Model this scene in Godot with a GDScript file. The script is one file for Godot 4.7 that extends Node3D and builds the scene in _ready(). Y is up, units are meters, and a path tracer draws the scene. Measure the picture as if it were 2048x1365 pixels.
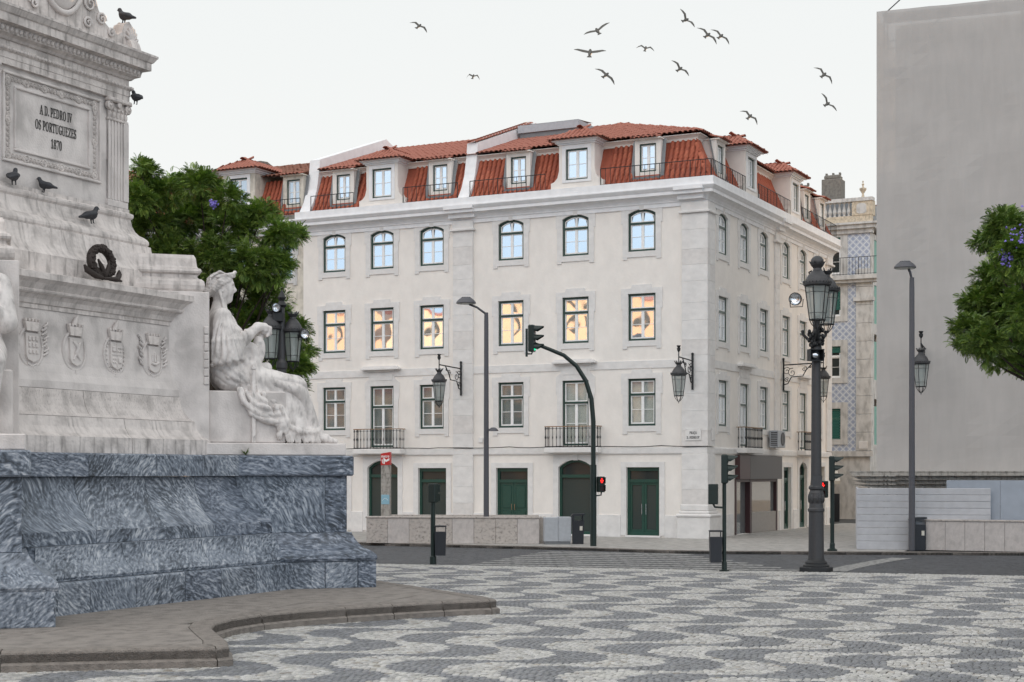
extends Node3D
# A city square at dawn: a stone monument on the left, a cream corner building behind a cobbled road, wave paving in front.
# y is up, metres; the camera stands at the origin and looks along -z. The square's grid is turned by GRID.

const GRID := -0.46549          # turn of the building grid about y
const CORNER := Vector3(7.708, 0.0, -62.0)     # street corner of the main building
const MONU := Vector3(-10.92, 0.0, -31.69)     # centre of the monument
var M := {}                     # materials
var used := {}                  # top-level names
var rng := RandomNumberGenerator.new()

class MB:
	var v := PackedVector3Array()
	var n := PackedVector3Array()
	var c := PackedColorArray()
	var xf := Transform3D.IDENTITY
	var col := Color(1, 1, 1)
	func tri(a: Vector3, b: Vector3, d: Vector3) -> void:
		var p := xf * a
		var q := xf * b
		var r := xf * d
		var m := (q - p).cross(r - p).normalized()
		v.append(p); v.append(r); v.append(q)
		for i in 3:
			n.append(m); c.append(col)
	func quad(a: Vector3, b: Vector3, d: Vector3, e: Vector3) -> void:
		tri(a, b, d)
		tri(a, d, e)
	func stri(a: Vector3, b: Vector3, d: Vector3, na: Vector3, nb: Vector3, nd: Vector3) -> void:
		v.append(xf * a); v.append(xf * d); v.append(xf * b)
		n.append((xf.basis * na).normalized()); n.append((xf.basis * nd).normalized()); n.append((xf.basis * nb).normalized())
		for i in 3:
			c.append(col)
	func squad(a: Vector3, b: Vector3, d: Vector3, e: Vector3, na: Vector3, nb: Vector3, nd: Vector3, ne: Vector3) -> void:
		stri(a, b, d, na, nb, nd)
		stri(a, d, e, na, nd, ne)
	func box(x0: float, y0: float, z0: float, x1: float, y1: float, z1: float) -> void:
		var a := Vector3(x0, y0, z1); var b := Vector3(x1, y0, z1); var d := Vector3(x1, y1, z1); var e := Vector3(x0, y1, z1)
		var f := Vector3(x0, y0, z0); var g := Vector3(x1, y0, z0); var h := Vector3(x1, y1, z0); var i := Vector3(x0, y1, z0)
		quad(a, b, d, e); quad(g, f, i, h); quad(f, a, e, i); quad(b, g, h, d); quad(e, d, h, i); quad(f, g, b, a)
	# box with all edges chamfered by k
	func bbox(x0: float, y0: float, z0: float, x1: float, y1: float, z1: float, k: float) -> void:
		var lo := Vector3(x0, y0, z0); var hi := Vector3(x1, y1, z1)
		var P := func(ix: int, iy: int, iz: int, ax: int) -> Vector3:
			var r := Vector3(hi.x if ix else lo.x, hi.y if iy else lo.y, hi.z if iz else lo.z)
			for t in 3:
				if t != ax:
					r[t] += -k if [ix, iy, iz][t] else k
			return r
		for ax in 3:
			var t := (ax + 1) % 3; var w := (ax + 2) % 3
			for s in 2:
				var pts := []
				for o in [[0, 0], [1, 0], [1, 1], [0, 1]]:
					var id := [0, 0, 0]
					id[ax] = s; id[t] = o[0]; id[w] = o[1]
					pts.append(P.call(id[0], id[1], id[2], ax))
				if s: quad(pts[0], pts[1], pts[2], pts[3])
				else: quad(pts[3], pts[2], pts[1], pts[0])
		var mid := (lo + hi) * 0.5
		for ax in 3:
			var t := (ax + 1) % 3; var w := (ax + 2) % 3
			for st in 2:
				for sw in 2:
					var i0 := [0, 0, 0]; var i1 := [1, 1, 1]
					i0[t] = st; i0[w] = sw; i1[t] = st; i1[w] = sw; i0[ax] = 0; i1[ax] = 1
					var a: Vector3 = P.call(i0[0], i0[1], i0[2], t); var b: Vector3 = P.call(i1[0], i1[1], i1[2], t)
					var d: Vector3 = P.call(i1[0], i1[1], i1[2], w); var e: Vector3 = P.call(i0[0], i0[1], i0[2], w)
					if (b - a).cross(d - a).dot(a - mid) > 0: quad(a, b, d, e)
					else: quad(e, d, b, a)
		for ix in 2:
			for iy in 2:
				for iz in 2:
					var a: Vector3 = P.call(ix, iy, iz, 0); var b: Vector3 = P.call(ix, iy, iz, 1); var d: Vector3 = P.call(ix, iy, iz, 2)
					if (b - a).cross(d - a).dot(a - mid) > 0: tri(a, b, d)
					else: tri(a, d, b)
	func tube(pts: Array, r, sides := 8, caps := true) -> void:
		var m := pts.size()
		var rings := []
		var norms := []
		var up := Vector3(0.31, 0.95, 0.17)
		var t0: Vector3 = (pts[1] - pts[0]).normalized()
		var sx: Vector3 = t0.cross(up if absf(t0.dot(up)) < 0.9 else Vector3.RIGHT).normalized()
		for i in m:
			var t: Vector3
			if i == 0: t = pts[1] - pts[0]
			elif i == m - 1: t = pts[i] - pts[i - 1]
			else: t = (pts[i + 1] - pts[i]).normalized() + (pts[i] - pts[i - 1]).normalized()
			t = t.normalized()
			sx = (sx - t * sx.dot(t)).normalized()
			var sy := t.cross(sx)
			var rr: float = r[i] if r is Array else r
			var ring := []
			var nn := []
			for j in sides:
				var a := TAU * j / sides
				var o := sx * cos(a) + sy * sin(a)
				ring.append(pts[i] + o * rr)
				nn.append(o)
			rings.append(ring); norms.append(nn)
		for i in m - 1:
			for j in sides:
				var k := (j + 1) % sides
				squad(rings[i][j], rings[i][k], rings[i + 1][k], rings[i + 1][j], norms[i][j], norms[i][k], norms[i + 1][k], norms[i + 1][j])
		if caps:
			for j in sides:
				var k := (j + 1) % sides
				tri(pts[0], rings[0][k], rings[0][j])
				tri(pts[m - 1], rings[m - 1][j], rings[m - 1][k])
	# profile of (radius, height) from bottom to top, turned about the y axis through at
	func lathe(pr: Array, sides := 16, at := Vector3.ZERO, smooth := true, a0 := 0.0) -> void:
		for i in pr.size() - 1:
			var p: Vector2 = pr[i]; var q: Vector2 = pr[i + 1]
			if p.is_equal_approx(q): continue
			var sl := Vector2(q.y - p.y, p.x - q.x).normalized()
			for j in sides:
				var a := a0 + TAU * j / sides; var b := a0 + TAU * (j + 1) / sides
				var da := Vector3(cos(a), 0, -sin(a)); var db := Vector3(cos(b), 0, -sin(b))
				var A := at + da * p.x + Vector3(0, p.y, 0); var B := at + db * p.x + Vector3(0, p.y, 0)
				var D := at + db * q.x + Vector3(0, q.y, 0); var E := at + da * q.x + Vector3(0, q.y, 0)
				if smooth:
					var na := da * sl.x + Vector3(0, sl.y, 0); var nb := db * sl.x + Vector3(0, sl.y, 0)
					squad(A, B, D, E, na, nb, nb, na)
				else:
					if p.x > 1e-5: tri(A, B, D)
					if q.x > 1e-5: tri(A, D, E)
					elif p.x <= 1e-5: tri(A, B, D)
	func ball(at: Vector3, r: Vector3, ns := 10, nr := 7) -> void:
		for i in nr:
			var a := PI * i / nr - PI / 2; var b := PI * (i + 1) / nr - PI / 2
			for j in ns:
				var s := TAU * j / ns; var t := TAU * (j + 1) / ns
				var q := []
				for w in [[a, s], [a, t], [b, t], [b, s]]:
					q.append(Vector3(cos(w[0]) * cos(w[1]), sin(w[0]), -cos(w[0]) * sin(w[1])))
				squad(at + q[0] * r, at + q[1] * r, at + q[2] * r, at + q[3] * r, q[0] / r, q[1] / r, q[2] / r, q[3] / r)
	# polygon (x, y; counter-clockwise from +z) extruded from z0 to z1
	func prism(poly: PackedVector2Array, z0: float, z1: float) -> void:
		if Geometry2D.is_polygon_clockwise(poly): poly.reverse()
		var ix := Geometry2D.triangulate_polygon(poly)
		for i in range(0, ix.size(), 3):
			var a := poly[ix[i]]; var b := poly[ix[i + 1]]; var d := poly[ix[i + 2]]
			if (b - a).cross(d - a) < 0:
				var s := b; b = d; d = s
			tri(Vector3(a.x, a.y, z1), Vector3(b.x, b.y, z1), Vector3(d.x, d.y, z1))
			tri(Vector3(a.x, a.y, z0), Vector3(d.x, d.y, z0), Vector3(b.x, b.y, z0))
		for i in poly.size():
			var a := poly[i]; var b := poly[(i + 1) % poly.size()]
			quad(Vector3(a.x, a.y, z0), Vector3(b.x, b.y, z0), Vector3(b.x, b.y, z1), Vector3(a.x, a.y, z1))
	func mesh() -> ArrayMesh:
		var ar := []
		ar.resize(Mesh.ARRAY_MAX)
		ar[Mesh.ARRAY_VERTEX] = v; ar[Mesh.ARRAY_NORMAL] = n; ar[Mesh.ARRAY_COLOR] = c
		var m := ArrayMesh.new()
		m.add_surface_from_arrays(Mesh.PRIMITIVE_TRIANGLES, ar)
		return m

func numbered(called: String) -> String:
	if not used.has(called):
		used[called] = 0
		return called
	used[called] += 1
	return "%s_%03d" % [called, used[called]]

func tag(o: Node, label: String, category: String, group := "") -> void:
	o.set_meta("label", label)
	o.set_meta("category", category)
	if group: o.set_meta("group", group)

func thing(called: String, label: String, category: String, at := Transform3D.IDENTITY, group := "") -> Node3D:
	var o := Node3D.new()
	o.name = numbered(called)
	add_child(o)
	o.transform = at
	tag(o, label, category, group)
	return o

func put(parent: Node, called: String, mesh, mat: Material, at := Transform3D.IDENTITY) -> MeshInstance3D:
	var o := MeshInstance3D.new()
	o.name = called
	o.mesh = mesh.mesh() if mesh is MB else mesh
	o.material_override = mat
	o.transform = at
	parent.add_child(o, true)
	return o

func holder(parent: Node, called: String, at := Transform3D.IDENTITY) -> Node3D:
	var o := Node3D.new()
	o.name = called
	o.transform = at
	parent.add_child(o, true)
	return o

func one(called: String, mesh, mat: Material, label: String, category: String, at := Transform3D.IDENTITY, group := "") -> MeshInstance3D:
	var o := put(self, numbered(called), mesh, mat, at)
	tag(o, label, category, group)
	return o

func setting(called: String, mesh, mat: Material, at := Transform3D.IDENTITY) -> MeshInstance3D:
	var o := put(self, numbered(called), mesh, mat, at)
	o.set_meta("kind", "structure")
	return o

func again(o: Node3D, at: Transform3D, label := "", group := "") -> Node3D:
	var r: Node3D = o.duplicate()
	var base := String(o.name)
	var re := RegEx.create_from_string("_\\d{3}$")
	r.name = numbered(re.sub(base, ""))
	add_child(r)
	r.transform = at
	if label: r.set_meta("label", label)
	if group: r.set_meta("group", group)
	return r

func T(x: float, y: float, z: float, turn := 0.0) -> Transform3D:
	return Transform3D(Basis(Vector3.UP, turn), Vector3(x, y, z))

func lin(r: float, g: float, b: float) -> Color:
	return Color(r, g, b).linear_to_srgb()

func noise(freq: float, oct := 4, type := FastNoiseLite.TYPE_SIMPLEX_SMOOTH, sd := 1, warp := 0.0) -> FastNoiseLite:
	var f := FastNoiseLite.new()
	f.noise_type = type
	f.seed = sd
	f.frequency = freq
	f.fractal_octaves = oct
	f.fractal_type = FastNoiseLite.FRACTAL_FBM if oct > 1 else FastNoiseLite.FRACTAL_NONE
	if warp > 0.0:
		f.domain_warp_enabled = true
		f.domain_warp_amplitude = warp
		f.domain_warp_frequency = freq * 0.8
		f.domain_warp_fractal_octaves = 4
	return f

func ntex(f: FastNoiseLite, stops: Array, size := 512, normal := 0.0) -> NoiseTexture2D:
	var t := NoiseTexture2D.new()
	t.width = size
	t.height = size
	t.seamless = true
	t.seamless_blend_skirt = 0.2
	t.noise = f
	if normal > 0.0:
		t.as_normal_map = true
		t.bump_strength = normal
	else:
		var g := Gradient.new()
		var off := PackedFloat32Array(); var cs := PackedColorArray()
		for s in stops:
			off.append(s[0])
			cs.append(s[1] if s[1] is Color else Color(s[1], s[1], s[1]).linear_to_srgb())
		g.offsets = off
		g.colors = cs
		t.color_ramp = g
	return t

func mat(color: Color, rough := 0.8, metal := 0.0, tex: Texture2D = null, scale := Vector3.ONE, norm: Texture2D = null, nscale := 0.6) -> StandardMaterial3D:
	var m := StandardMaterial3D.new()
	m.albedo_color = color
	m.roughness = rough
	m.metallic = metal
	if tex or norm:
		m.uv1_triplanar = true
		m.uv1_scale = scale
		m.uv1_triplanar_sharpness = 4.0
	if tex: m.albedo_texture = tex
	if norm:
		m.normal_enabled = true
		m.normal_texture = norm
		m.normal_scale = nscale
	return m

func with_detail(m: StandardMaterial3D, tex: Texture2D, scale: Vector3) -> StandardMaterial3D:
	m.detail_enabled = true
	m.detail_blend_mode = BaseMaterial3D.BLEND_MODE_MUL
	m.detail_uv_layer = BaseMaterial3D.DETAIL_UV_2
	m.uv2_triplanar = true
	m.uv2_scale = scale
	m.detail_albedo = tex
	return m

func view_and_light() -> void:
	var cam := Camera3D.new()
	cam.name = "camera"
	add_child(cam)
	cam.position = Vector3(0, 2.7, 0)
	cam.keep_aspect = Camera3D.KEEP_HEIGHT
	cam.set_frustum(0.1 * 1365.0 / 3121.0, Vector2(0, 0.1 * 263.5 / 3121.0), 0.1, 900.0)
	cam.current = true
	var sun_az := Vector2(0.40, 0.9165)          # x, forward
	var el := deg_to_rad(8.5)
	var s := Vector3(sun_az.x * cos(el), sin(el), -sun_az.y * cos(el))
	var sun := DirectionalLight3D.new()
	sun.name = "sun"
	add_child(sun)
	sun.look_at_from_position(Vector3.ZERO, -s, Vector3.UP)
	sun.light_energy = 1.3
	sun.light_color = Color(1.0, 0.82, 0.62)
	sun.light_angular_distance = 0.5
	sun.shadow_enabled = true
	# dawn sky: pale round the low sun, blue only low down on the far side
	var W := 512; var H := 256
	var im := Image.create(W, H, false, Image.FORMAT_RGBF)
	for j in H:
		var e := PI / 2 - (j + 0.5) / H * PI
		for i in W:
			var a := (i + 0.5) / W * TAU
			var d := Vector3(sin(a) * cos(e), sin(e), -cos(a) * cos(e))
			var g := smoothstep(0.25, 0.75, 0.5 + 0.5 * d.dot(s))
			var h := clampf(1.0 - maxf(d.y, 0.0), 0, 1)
			var base := Vector3(0.42, 0.55, 0.68).lerp(Vector3(1.06, 1.05, 1.04), smoothstep(0.08, 0.5, d.y))  # upper sky away from the sun raised in brightness to light the facade
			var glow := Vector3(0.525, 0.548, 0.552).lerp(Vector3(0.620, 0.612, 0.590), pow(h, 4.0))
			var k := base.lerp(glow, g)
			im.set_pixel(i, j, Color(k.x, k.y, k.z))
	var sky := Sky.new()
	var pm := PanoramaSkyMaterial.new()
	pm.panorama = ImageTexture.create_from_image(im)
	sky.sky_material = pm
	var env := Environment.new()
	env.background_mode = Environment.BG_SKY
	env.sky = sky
	env.tonemap_mode = Environment.TONE_MAPPER_LINEAR
	env.tonemap_exposure = 1.62
	env.sdfgi_enabled = true
	env.ssao_enabled = true
	env.ssil_enabled = true
	var we := WorldEnvironment.new()
	we.name = "world"
	we.environment = env
	add_child(we)

func materials() -> void:
	var soft := ntex(noise(0.012, 5, FastNoiseLite.TYPE_SIMPLEX_SMOOTH, 3), [[0.2, 0.9], [0.8, 1.0]])
	var smooth := ntex(noise(0.010, 4, FastNoiseLite.TYPE_SIMPLEX_SMOOTH, 4), [[0.2, 0.95], [0.8, 1.0]])
	var blotch := ntex(noise(0.02, 5, FastNoiseLite.TYPE_SIMPLEX_SMOOTH, 7, 20.0), [[0.15, 0.66], [0.5, 0.9], [0.85, 1.0]])
	var fine := ntex(noise(0.16, 4, FastNoiseLite.TYPE_SIMPLEX_SMOOTH, 9), [[0.2, 0.72], [0.75, 1.0]])
	var pits := ntex(noise(0.07, 5, FastNoiseLite.TYPE_SIMPLEX, 12), [[0.0, 0.45], [0.22, 0.72], [0.30, 0.96], [1.0, 1.0]])
	var streak := ntex(noise(0.03, 5, FastNoiseLite.TYPE_SIMPLEX_SMOOTH, 21, 12.0), [[0.1, 0.5], [0.34, 0.86], [0.55, 1.0]])
	var bump := ntex(noise(0.10, 5, FastNoiseLite.TYPE_SIMPLEX, 31), [], 512, 5.0)
	var ripple := ntex(noise(0.010, 1, FastNoiseLite.TYPE_SIMPLEX_SMOOTH, 41), [], 512, 14.0)
	M.plaster = with_detail(mat(lin(0.86, 0.815, 0.765), 0.92, 0, smooth, Vector3(0.09, 0.09, 0.09), bump, 0.03), smooth, Vector3(0.4, 0.22, 0.4))
	M.plaster_old = with_detail(mat(lin(0.74, 0.69, 0.60), 0.92, 0, blotch, Vector3(0.2, 0.12, 0.2)), soft, Vector3(0.5, 0.5, 0.5))
	M.white = mat(lin(0.86, 0.86, 0.87), 0.8, 0, soft, Vector3(0.3, 0.3, 0.3))
	M.lioz = with_detail(mat(lin(0.78, 0.76, 0.74), 0.75, 0, smooth, Vector3(0.7, 0.7, 0.7), bump, 0.06), soft, Vector3(0.2, 0.35, 0.2))
	M.lioz_b = with_detail(mat(lin(0.755, 0.725, 0.70), 0.78, 0, soft, Vector3(0.45, 0.6, 0.45), bump, 0.08), soft, Vector3(0.12, 0.2, 0.12))
	M.monument = with_detail(mat(lin(0.72, 0.665, 0.635), 0.85, 0, blotch, Vector3(0.16, 0.16, 0.16), bump, 0.15), streak, Vector3(0.42, 0.07, 0.42))
	M.monument_b = with_detail(mat(lin(0.70, 0.645, 0.615), 0.85, 0, blotch, Vector3(0.22, 0.12, 0.22), bump, 0.15), pits, Vector3(0.6, 0.25, 0.6))
	M.monument_c = with_detail(mat(lin(0.76, 0.71, 0.685), 0.85, 0, soft, Vector3(0.3, 0.3, 0.3), bump, 0.12), blotch, Vector3(0.13, 0.09, 0.13))
	M.statue = with_detail(mat(lin(0.80, 0.755, 0.73), 0.8, 0, blotch, Vector3(0.16, 0.16, 0.16), bump, 0.1), streak, Vector3(0.45, 0.2, 0.45))
	# blue-grey marble: cloudy ground, pale streaks and fine dark veins
	for i in 4:
		var mm := mat(Color(1, 1, 1), 0.45, 0, marble_texture(i), [Vector3(0.30, 0.32, 0.30), Vector3(0.27, 0.33, 0.27), Vector3(0.33, 0.30, 0.33), Vector3(0.28, 0.30, 0.28)][i], bump, 0.1)
		mm.uv1_offset = Vector3(0.13 * i, 0.37 * i, 0.21 * i)
		mm.albedo_color = [Color(1, 1, 1), Color(0.90, 0.91, 0.93), Color(1, 1, 1), Color(0.94, 0.95, 0.96)][i]
		M["marble%d" % i] = with_detail(mm, soft, Vector3(0.4, 0.4, 0.4))
	M.kerb = with_detail(mat(lin(0.275, 0.245, 0.22), 0.9, 0, blotch, Vector3(0.5, 0.5, 0.5), bump, 0.6), fine, Vector3(1.2, 1.2, 1.2))
	M.platform = with_detail(mat(lin(0.30, 0.27, 0.245), 0.85, 0, blotch, Vector3(0.25, 0.25, 0.25), bump, 0.4), fine, Vector3(1.0, 1.0, 1.0))
	M.sidewalk = with_detail(mat(lin(0.46, 0.44, 0.415), 0.6, 0, blotch, Vector3(0.2, 0.2, 0.2), bump, 0.2), fine, Vector3(1.0, 1.0, 1.0))
	var sett := ntex(noise(0.045, 1, FastNoiseLite.TYPE_CELLULAR, 77), [[0.0, 1.25], [0.4, 0.9], [0.7, 0.4], [1.0, 0.15]], 512)
	M.road = with_detail(mat(lin(0.094, 0.098, 0.108), 0.6, 0, sett, Vector3(0.3, 0.3, 0.42), bump, 0.9), blotch, Vector3(0.12, 0.12, 0.12))
	M.zebra = with_detail(mat(lin(0.37, 0.365, 0.355), 0.7, 0, sett, Vector3(0.3, 0.3, 0.42), bump, 0.9), blotch, Vector3(0.6, 0.6, 0.6))
	M.joint = mat(lin(0.055, 0.054, 0.052), 0.95, 0, fine, Vector3(2, 2, 2))
	var cob := mat(Color(1, 1, 1), 0.40, 0, fine, Vector3(3.1, 3.1, 3.1))
	cob.vertex_color_use_as_albedo = true
	cob.uv1_world_triplanar = true
	M.cobble = cob
	for i in 3:
		M["tile%d" % i] = with_detail(mat([lin(0.50, 0.130, 0.070), lin(0.43, 0.112, 0.064), lin(0.56, 0.160, 0.088)][i], 0.8, 0, fine, Vector3(1.3, 1.3, 1.3)), blotch, Vector3(0.35, 0.35, 0.35))
	M.tile_pale = with_detail(mat(lin(0.50, 0.19, 0.135), 0.85, 0, fine, Vector3(1.3, 1.3, 1.3)), blotch, Vector3(0.35, 0.35, 0.35))
	M.tile_old = with_detail(mat(lin(0.27, 0.115, 0.075), 0.9, 0, blotch, Vector3(0.8, 0.8, 0.8)), pits, Vector3(0.5, 0.5, 0.5))
	M.old_cap = with_detail(mat(lin(0.24, 0.225, 0.20), 0.95, 0, blotch, Vector3(0.5, 0.5, 0.5)), pits, Vector3(0.6, 0.6, 0.6))
	M.lead = mat(lin(0.20, 0.21, 0.22), 0.6, 0.3, soft, Vector3(0.6, 0.6, 0.6))
	M.green = mat(lin(0.016, 0.052, 0.041), 0.42, 0, soft, Vector3(1, 1, 1))
	M.green_door = mat(lin(0.012, 0.062, 0.045), 0.38, 0, soft, Vector3(1, 1, 1))
	M.sash = mat(lin(0.88, 0.88, 0.87), 0.5, 0, soft, Vector3(1, 1, 1))
	M.mirror = mat(lin(0.84, 0.88, 0.92), 0.02, 0.86)
	M.mirror.normal_enabled = true
	M.mirror.uv1_triplanar = true
	M.mirror.normal_texture = ripple
	M.mirror.normal_scale = 0.014
	M.mirror.uv1_scale = Vector3(0.22, 0.2, 0.22)
	M.clear = mat(Color(0.8, 0.85, 0.85, 0.12), 0.03)
	M.clear.transparency = BaseMaterial3D.TRANSPARENCY_ALPHA
	M.clear.metallic_specular = 0.5
	M.dark_glass = mat(lin(0.035, 0.042, 0.042), 0.06)
	M.dark_glass.metallic_specular = 0.4
	M.mirror_shop = mat(lin(0.30, 0.32, 0.33), 0.03, 0.5)
	M.frost = mat(lin(0.05, 0.062, 0.058), 0.12)
	M.frost.metallic_specular = 0.3
	M.room = mat(lin(0.36, 0.35, 0.33), 0.95)
	M.curtain = mat(lin(0.34, 0.34, 0.32), 0.95, 0, soft, Vector3(3, 0.3, 3))
	M.blind = mat(lin(0.50, 0.51, 0.46), 0.9, 0, soft, Vector3(1, 1, 1))
	M.iron = mat(lin(0.028, 0.029, 0.031), 0.5, 0.3, fine, Vector3(2, 2, 2))
	M.iron_grey = mat(lin(0.062, 0.062, 0.066), 0.5, 0.35, soft, Vector3(1.5, 1.5, 1.5))
	M.pole_grey = mat(lin(0.105, 0.105, 0.118), 0.5, 0.35, soft, Vector3(1.5, 1.5, 1.5))
	M.pole_green = mat(lin(0.010, 0.022, 0.019), 0.4, 0.1, soft, Vector3(1.5, 1.5, 1.5))
	M.rail_wood = mat(lin(0.28, 0.17, 0.09), 0.6)
	M.bronze = mat(lin(0.045, 0.034, 0.030), 0.6, 0.4, fine, Vector3(2, 2, 2), bump, 0.6)
	M.lantern_glass = mat(Color(0.66, 0.69, 0.68, 0.5), 0.3)
	M.lantern_glass.transparency = BaseMaterial3D.TRANSPARENCY_ALPHA
	M.diffuser = mat(lin(0.55, 0.58, 0.55), 0.5)
	M.chrome = mat(lin(0.75, 0.77, 0.8), 0.12, 0.9)
	M.pigeon = mat(lin(0.045, 0.047, 0.055), 0.7, 0, fine, Vector3(6, 6, 6))
	M.gull = mat(lin(0.10, 0.095, 0.085), 0.8)
	M.letter = mat(lin(0.03, 0.028, 0.026), 0.6)
	M.red = mat(lin(0.52, 0.025, 0.025), 0.4)
	M.white_print = mat(lin(0.85, 0.84, 0.82), 0.5)
	M.concrete = with_detail(mat(lin(0.42, 0.395, 0.36), 0.9, 0, blotch, Vector3(0.4, 0.6, 0.4), bump, 0.3), streak, Vector3(0.5, 0.12, 0.5))
	M.stain_wall = with_detail(mat(lin(0.50, 0.455, 0.42), 0.85, 0, soft, Vector3(0.5, 0.4, 0.5), bump, 0.2), streak, Vector3(0.35, 0.5, 0.35))
	M.pale_marble = with_detail(mat(lin(0.60, 0.555, 0.53), 0.5, 0, ntex(noise(0.012, 5, FastNoiseLite.TYPE_SIMPLEX_SMOOTH, 91, 40.0), [[0.2, 0.8], [0.5, 0.95], [0.62, 0.86], [0.9, 1.0]]), Vector3(0.7, 0.5, 0.7)), soft, Vector3(0.4, 0.4, 0.4))
	M.cabinet = mat(lin(0.42, 0.44, 0.47), 0.55, 0, soft, Vector3(0.8, 0.8, 0.8))
	M.bin = mat(lin(0.018, 0.020, 0.026), 0.45, 0, soft, Vector3(1, 1, 1))
	M.hoarding = mat(lin(0.50, 0.505, 0.53), 0.6, 0, soft, Vector3(0.4, 0.4, 0.4))
	M.hoarding_blue = mat(lin(0.36, 0.40, 0.46), 0.6, 0, soft, Vector3(0.3, 0.3, 0.3))
	M.wrap = with_detail(mat(lin(0.50, 0.475, 0.455), 0.9, 0, smooth, Vector3(0.05, 0.12, 0.05)), smooth, Vector3(0.5, 0.1, 0.5))
	M.wrap.albedo_color.a = 0.93
	M.wrap.transparency = BaseMaterial3D.TRANSPARENCY_ALPHA
	M.wrap_seam = mat(lin(0.46, 0.445, 0.44), 0.9)
	M.shop_dark = mat(lin(0.085, 0.078, 0.077), 0.5)
	M.shop_maroon = mat(lin(0.05, 0.018, 0.02), 0.45)
	M.shop_stone = mat(lin(0.28, 0.25, 0.225), 0.4, 0, soft, Vector3(0.6, 0.6, 0.6))
	M.ochre = with_detail(mat(lin(0.66, 0.57, 0.44), 0.9, 0, blotch, Vector3(0.4, 0.3, 0.4)), pits, Vector3(0.3, 0.15, 0.3))
	M.weathered = with_detail(mat(lin(0.66, 0.65, 0.63), 0.9, 0, soft, Vector3(0.5, 0.3, 0.5), bump, 0.1), blotch, Vector3(0.25, 0.1, 0.25))
	M.shutter = mat(lin(0.02, 0.13, 0.105), 0.6, 0, soft, Vector3(1, 1, 1))
	M.shutter_pale = mat(lin(0.20, 0.42, 0.36), 0.6, 0, soft, Vector3(1, 1, 1))
	M.awning = mat(lin(0.66, 0.63, 0.56), 0.9, 0, soft, Vector3(0.5, 0.5, 0.5))
	M.bark = mat(lin(0.05, 0.038, 0.028), 0.9, 0, blotch, Vector3(1.5, 0.5, 1.5), bump, 0.8)
	for i in 2:
		var lf := mat(Color(1, 1, 1), 0.55, 0, null)
		lf.vertex_color_use_as_albedo = true
		lf.backlight_enabled = true
		lf.backlight = lin(0.12, 0.20, 0.02)
		M["leaf%d" % i] = lf
	M.flower = mat(lin(0.24, 0.20, 0.62), 0.7)
	M.far_cream = mat(lin(0.62, 0.50, 0.39), 0.9)
	M.far_rose = mat(lin(0.60, 0.44, 0.34), 0.9)
	M.far_white = mat(lin(0.66, 0.58, 0.49), 0.9)
	M.crate = mat(lin(0.55, 0.20, 0.02), 0.6)
	M.map_blue = mat(lin(0.25, 0.45, 0.55), 0.4)
	M.mirror_grey = mat(lin(0.62, 0.64, 0.66), 0.05, 0.7)
	M.azulejo = azulejo_material()

func marble_texture(v: int) -> ImageTexture:
	# streaks drawn out along a slanting direction, folded by a slow warp
	var N := 512
	var low := noise(1.0, 3, FastNoiseLite.TYPE_SIMPLEX_SMOOTH, 301 + v)
	var st := noise(1.0, 4, FastNoiseLite.TYPE_SIMPLEX, 331 + v)
	var vn := noise(1.0, 4, FastNoiseLite.TYPE_SIMPLEX, 361 + v)
	var ang: float = [0.75, 0.28, -0.62, 1.05][v]
	var ca := cos(ang); var sa := sin(ang)
	var im := Image.create(N, N, false, Image.FORMAT_RGB8)
	for j in N:
		for i in N:
			var x := i * 3.4 / N; var y := j * 3.4 / N
			var wx := low.get_noise_2d(x * 0.55, y * 0.55); var wy := low.get_noise_2d(x * 0.55 + 19.0, y * 0.55 + 7.0)
			var u := x * ca + y * sa + wx * 0.3; var t := -x * sa + y * ca + wy * 0.2
			var a := st.get_noise_2d(u * 2.2, t * 7.5)
			var b := vn.get_noise_2d(u * 6.0 + 31.0, t * 13.0)
			var k := 0.20 + 0.17 * wx + 0.06 * a + 0.06 * b
			k += 0.22 * smoothstep(0.12, 0.6, a) * clampf(0.65 + wy * 1.5, 0.1, 1.0)
			k += 0.14 * smoothstep(0.22, 0.5, b)
			k *= 1.0 - 0.62 * smoothstep(0.30, 0.06, absf(a + 0.22) * 3.0) * smoothstep(0.0, -0.3, b)
			k *= 1.0 - 0.35 * smoothstep(0.2, 0.5, -b)
			k = clampf(k, 0.05, 0.58)
			var w := clampf((k - 0.1) / 0.4, 0.0, 1.0)
			im.set_pixel(i, j, Color(k * lerpf(0.78, 0.94, w), k * lerpf(0.95, 0.99, w), k * lerpf(1.21, 1.07, w)).linear_to_srgb())
	return ImageTexture.create_from_image(im)

func azulejo_material() -> StandardMaterial3D:
	var N := 128
	var im := Image.create(N, N, false, Image.FORMAT_RGB8)
	for j in N:
		for i in N:
			var x := (i + 0.5) / N * 2.0 - 1.0; var y := (j + 0.5) / N * 2.0 - 1.0
			var r := sqrt(x * x + y * y)
			var dd := absf(absf(x) + absf(y) - 1.0)
			var k := 0.0
			if r < 0.42: k = 0.62 if r > 0.16 else 0.35
			if dd < 0.13: k = -0.25
			if r > 0.6 and absf(x) > 0.72 and absf(y) > 0.72: k = 0.62
			var base := Vector3(0.46, 0.50, 0.58)
			var o := base.lerp(Vector3(0.22, 0.28, 0.44), k) if k > 0 else base.lerp(Vector3(0.75, 0.77, 0.8), -k * 3.0)
			im.set_pixel(i, j, Color(o.x, o.y, o.z).linear_to_srgb())
	var m := mat(Color(1, 1, 1), 0.3, 0, ImageTexture.create_from_image(im), Vector3(2.6, 2.6, 2.6))
	return m

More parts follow.
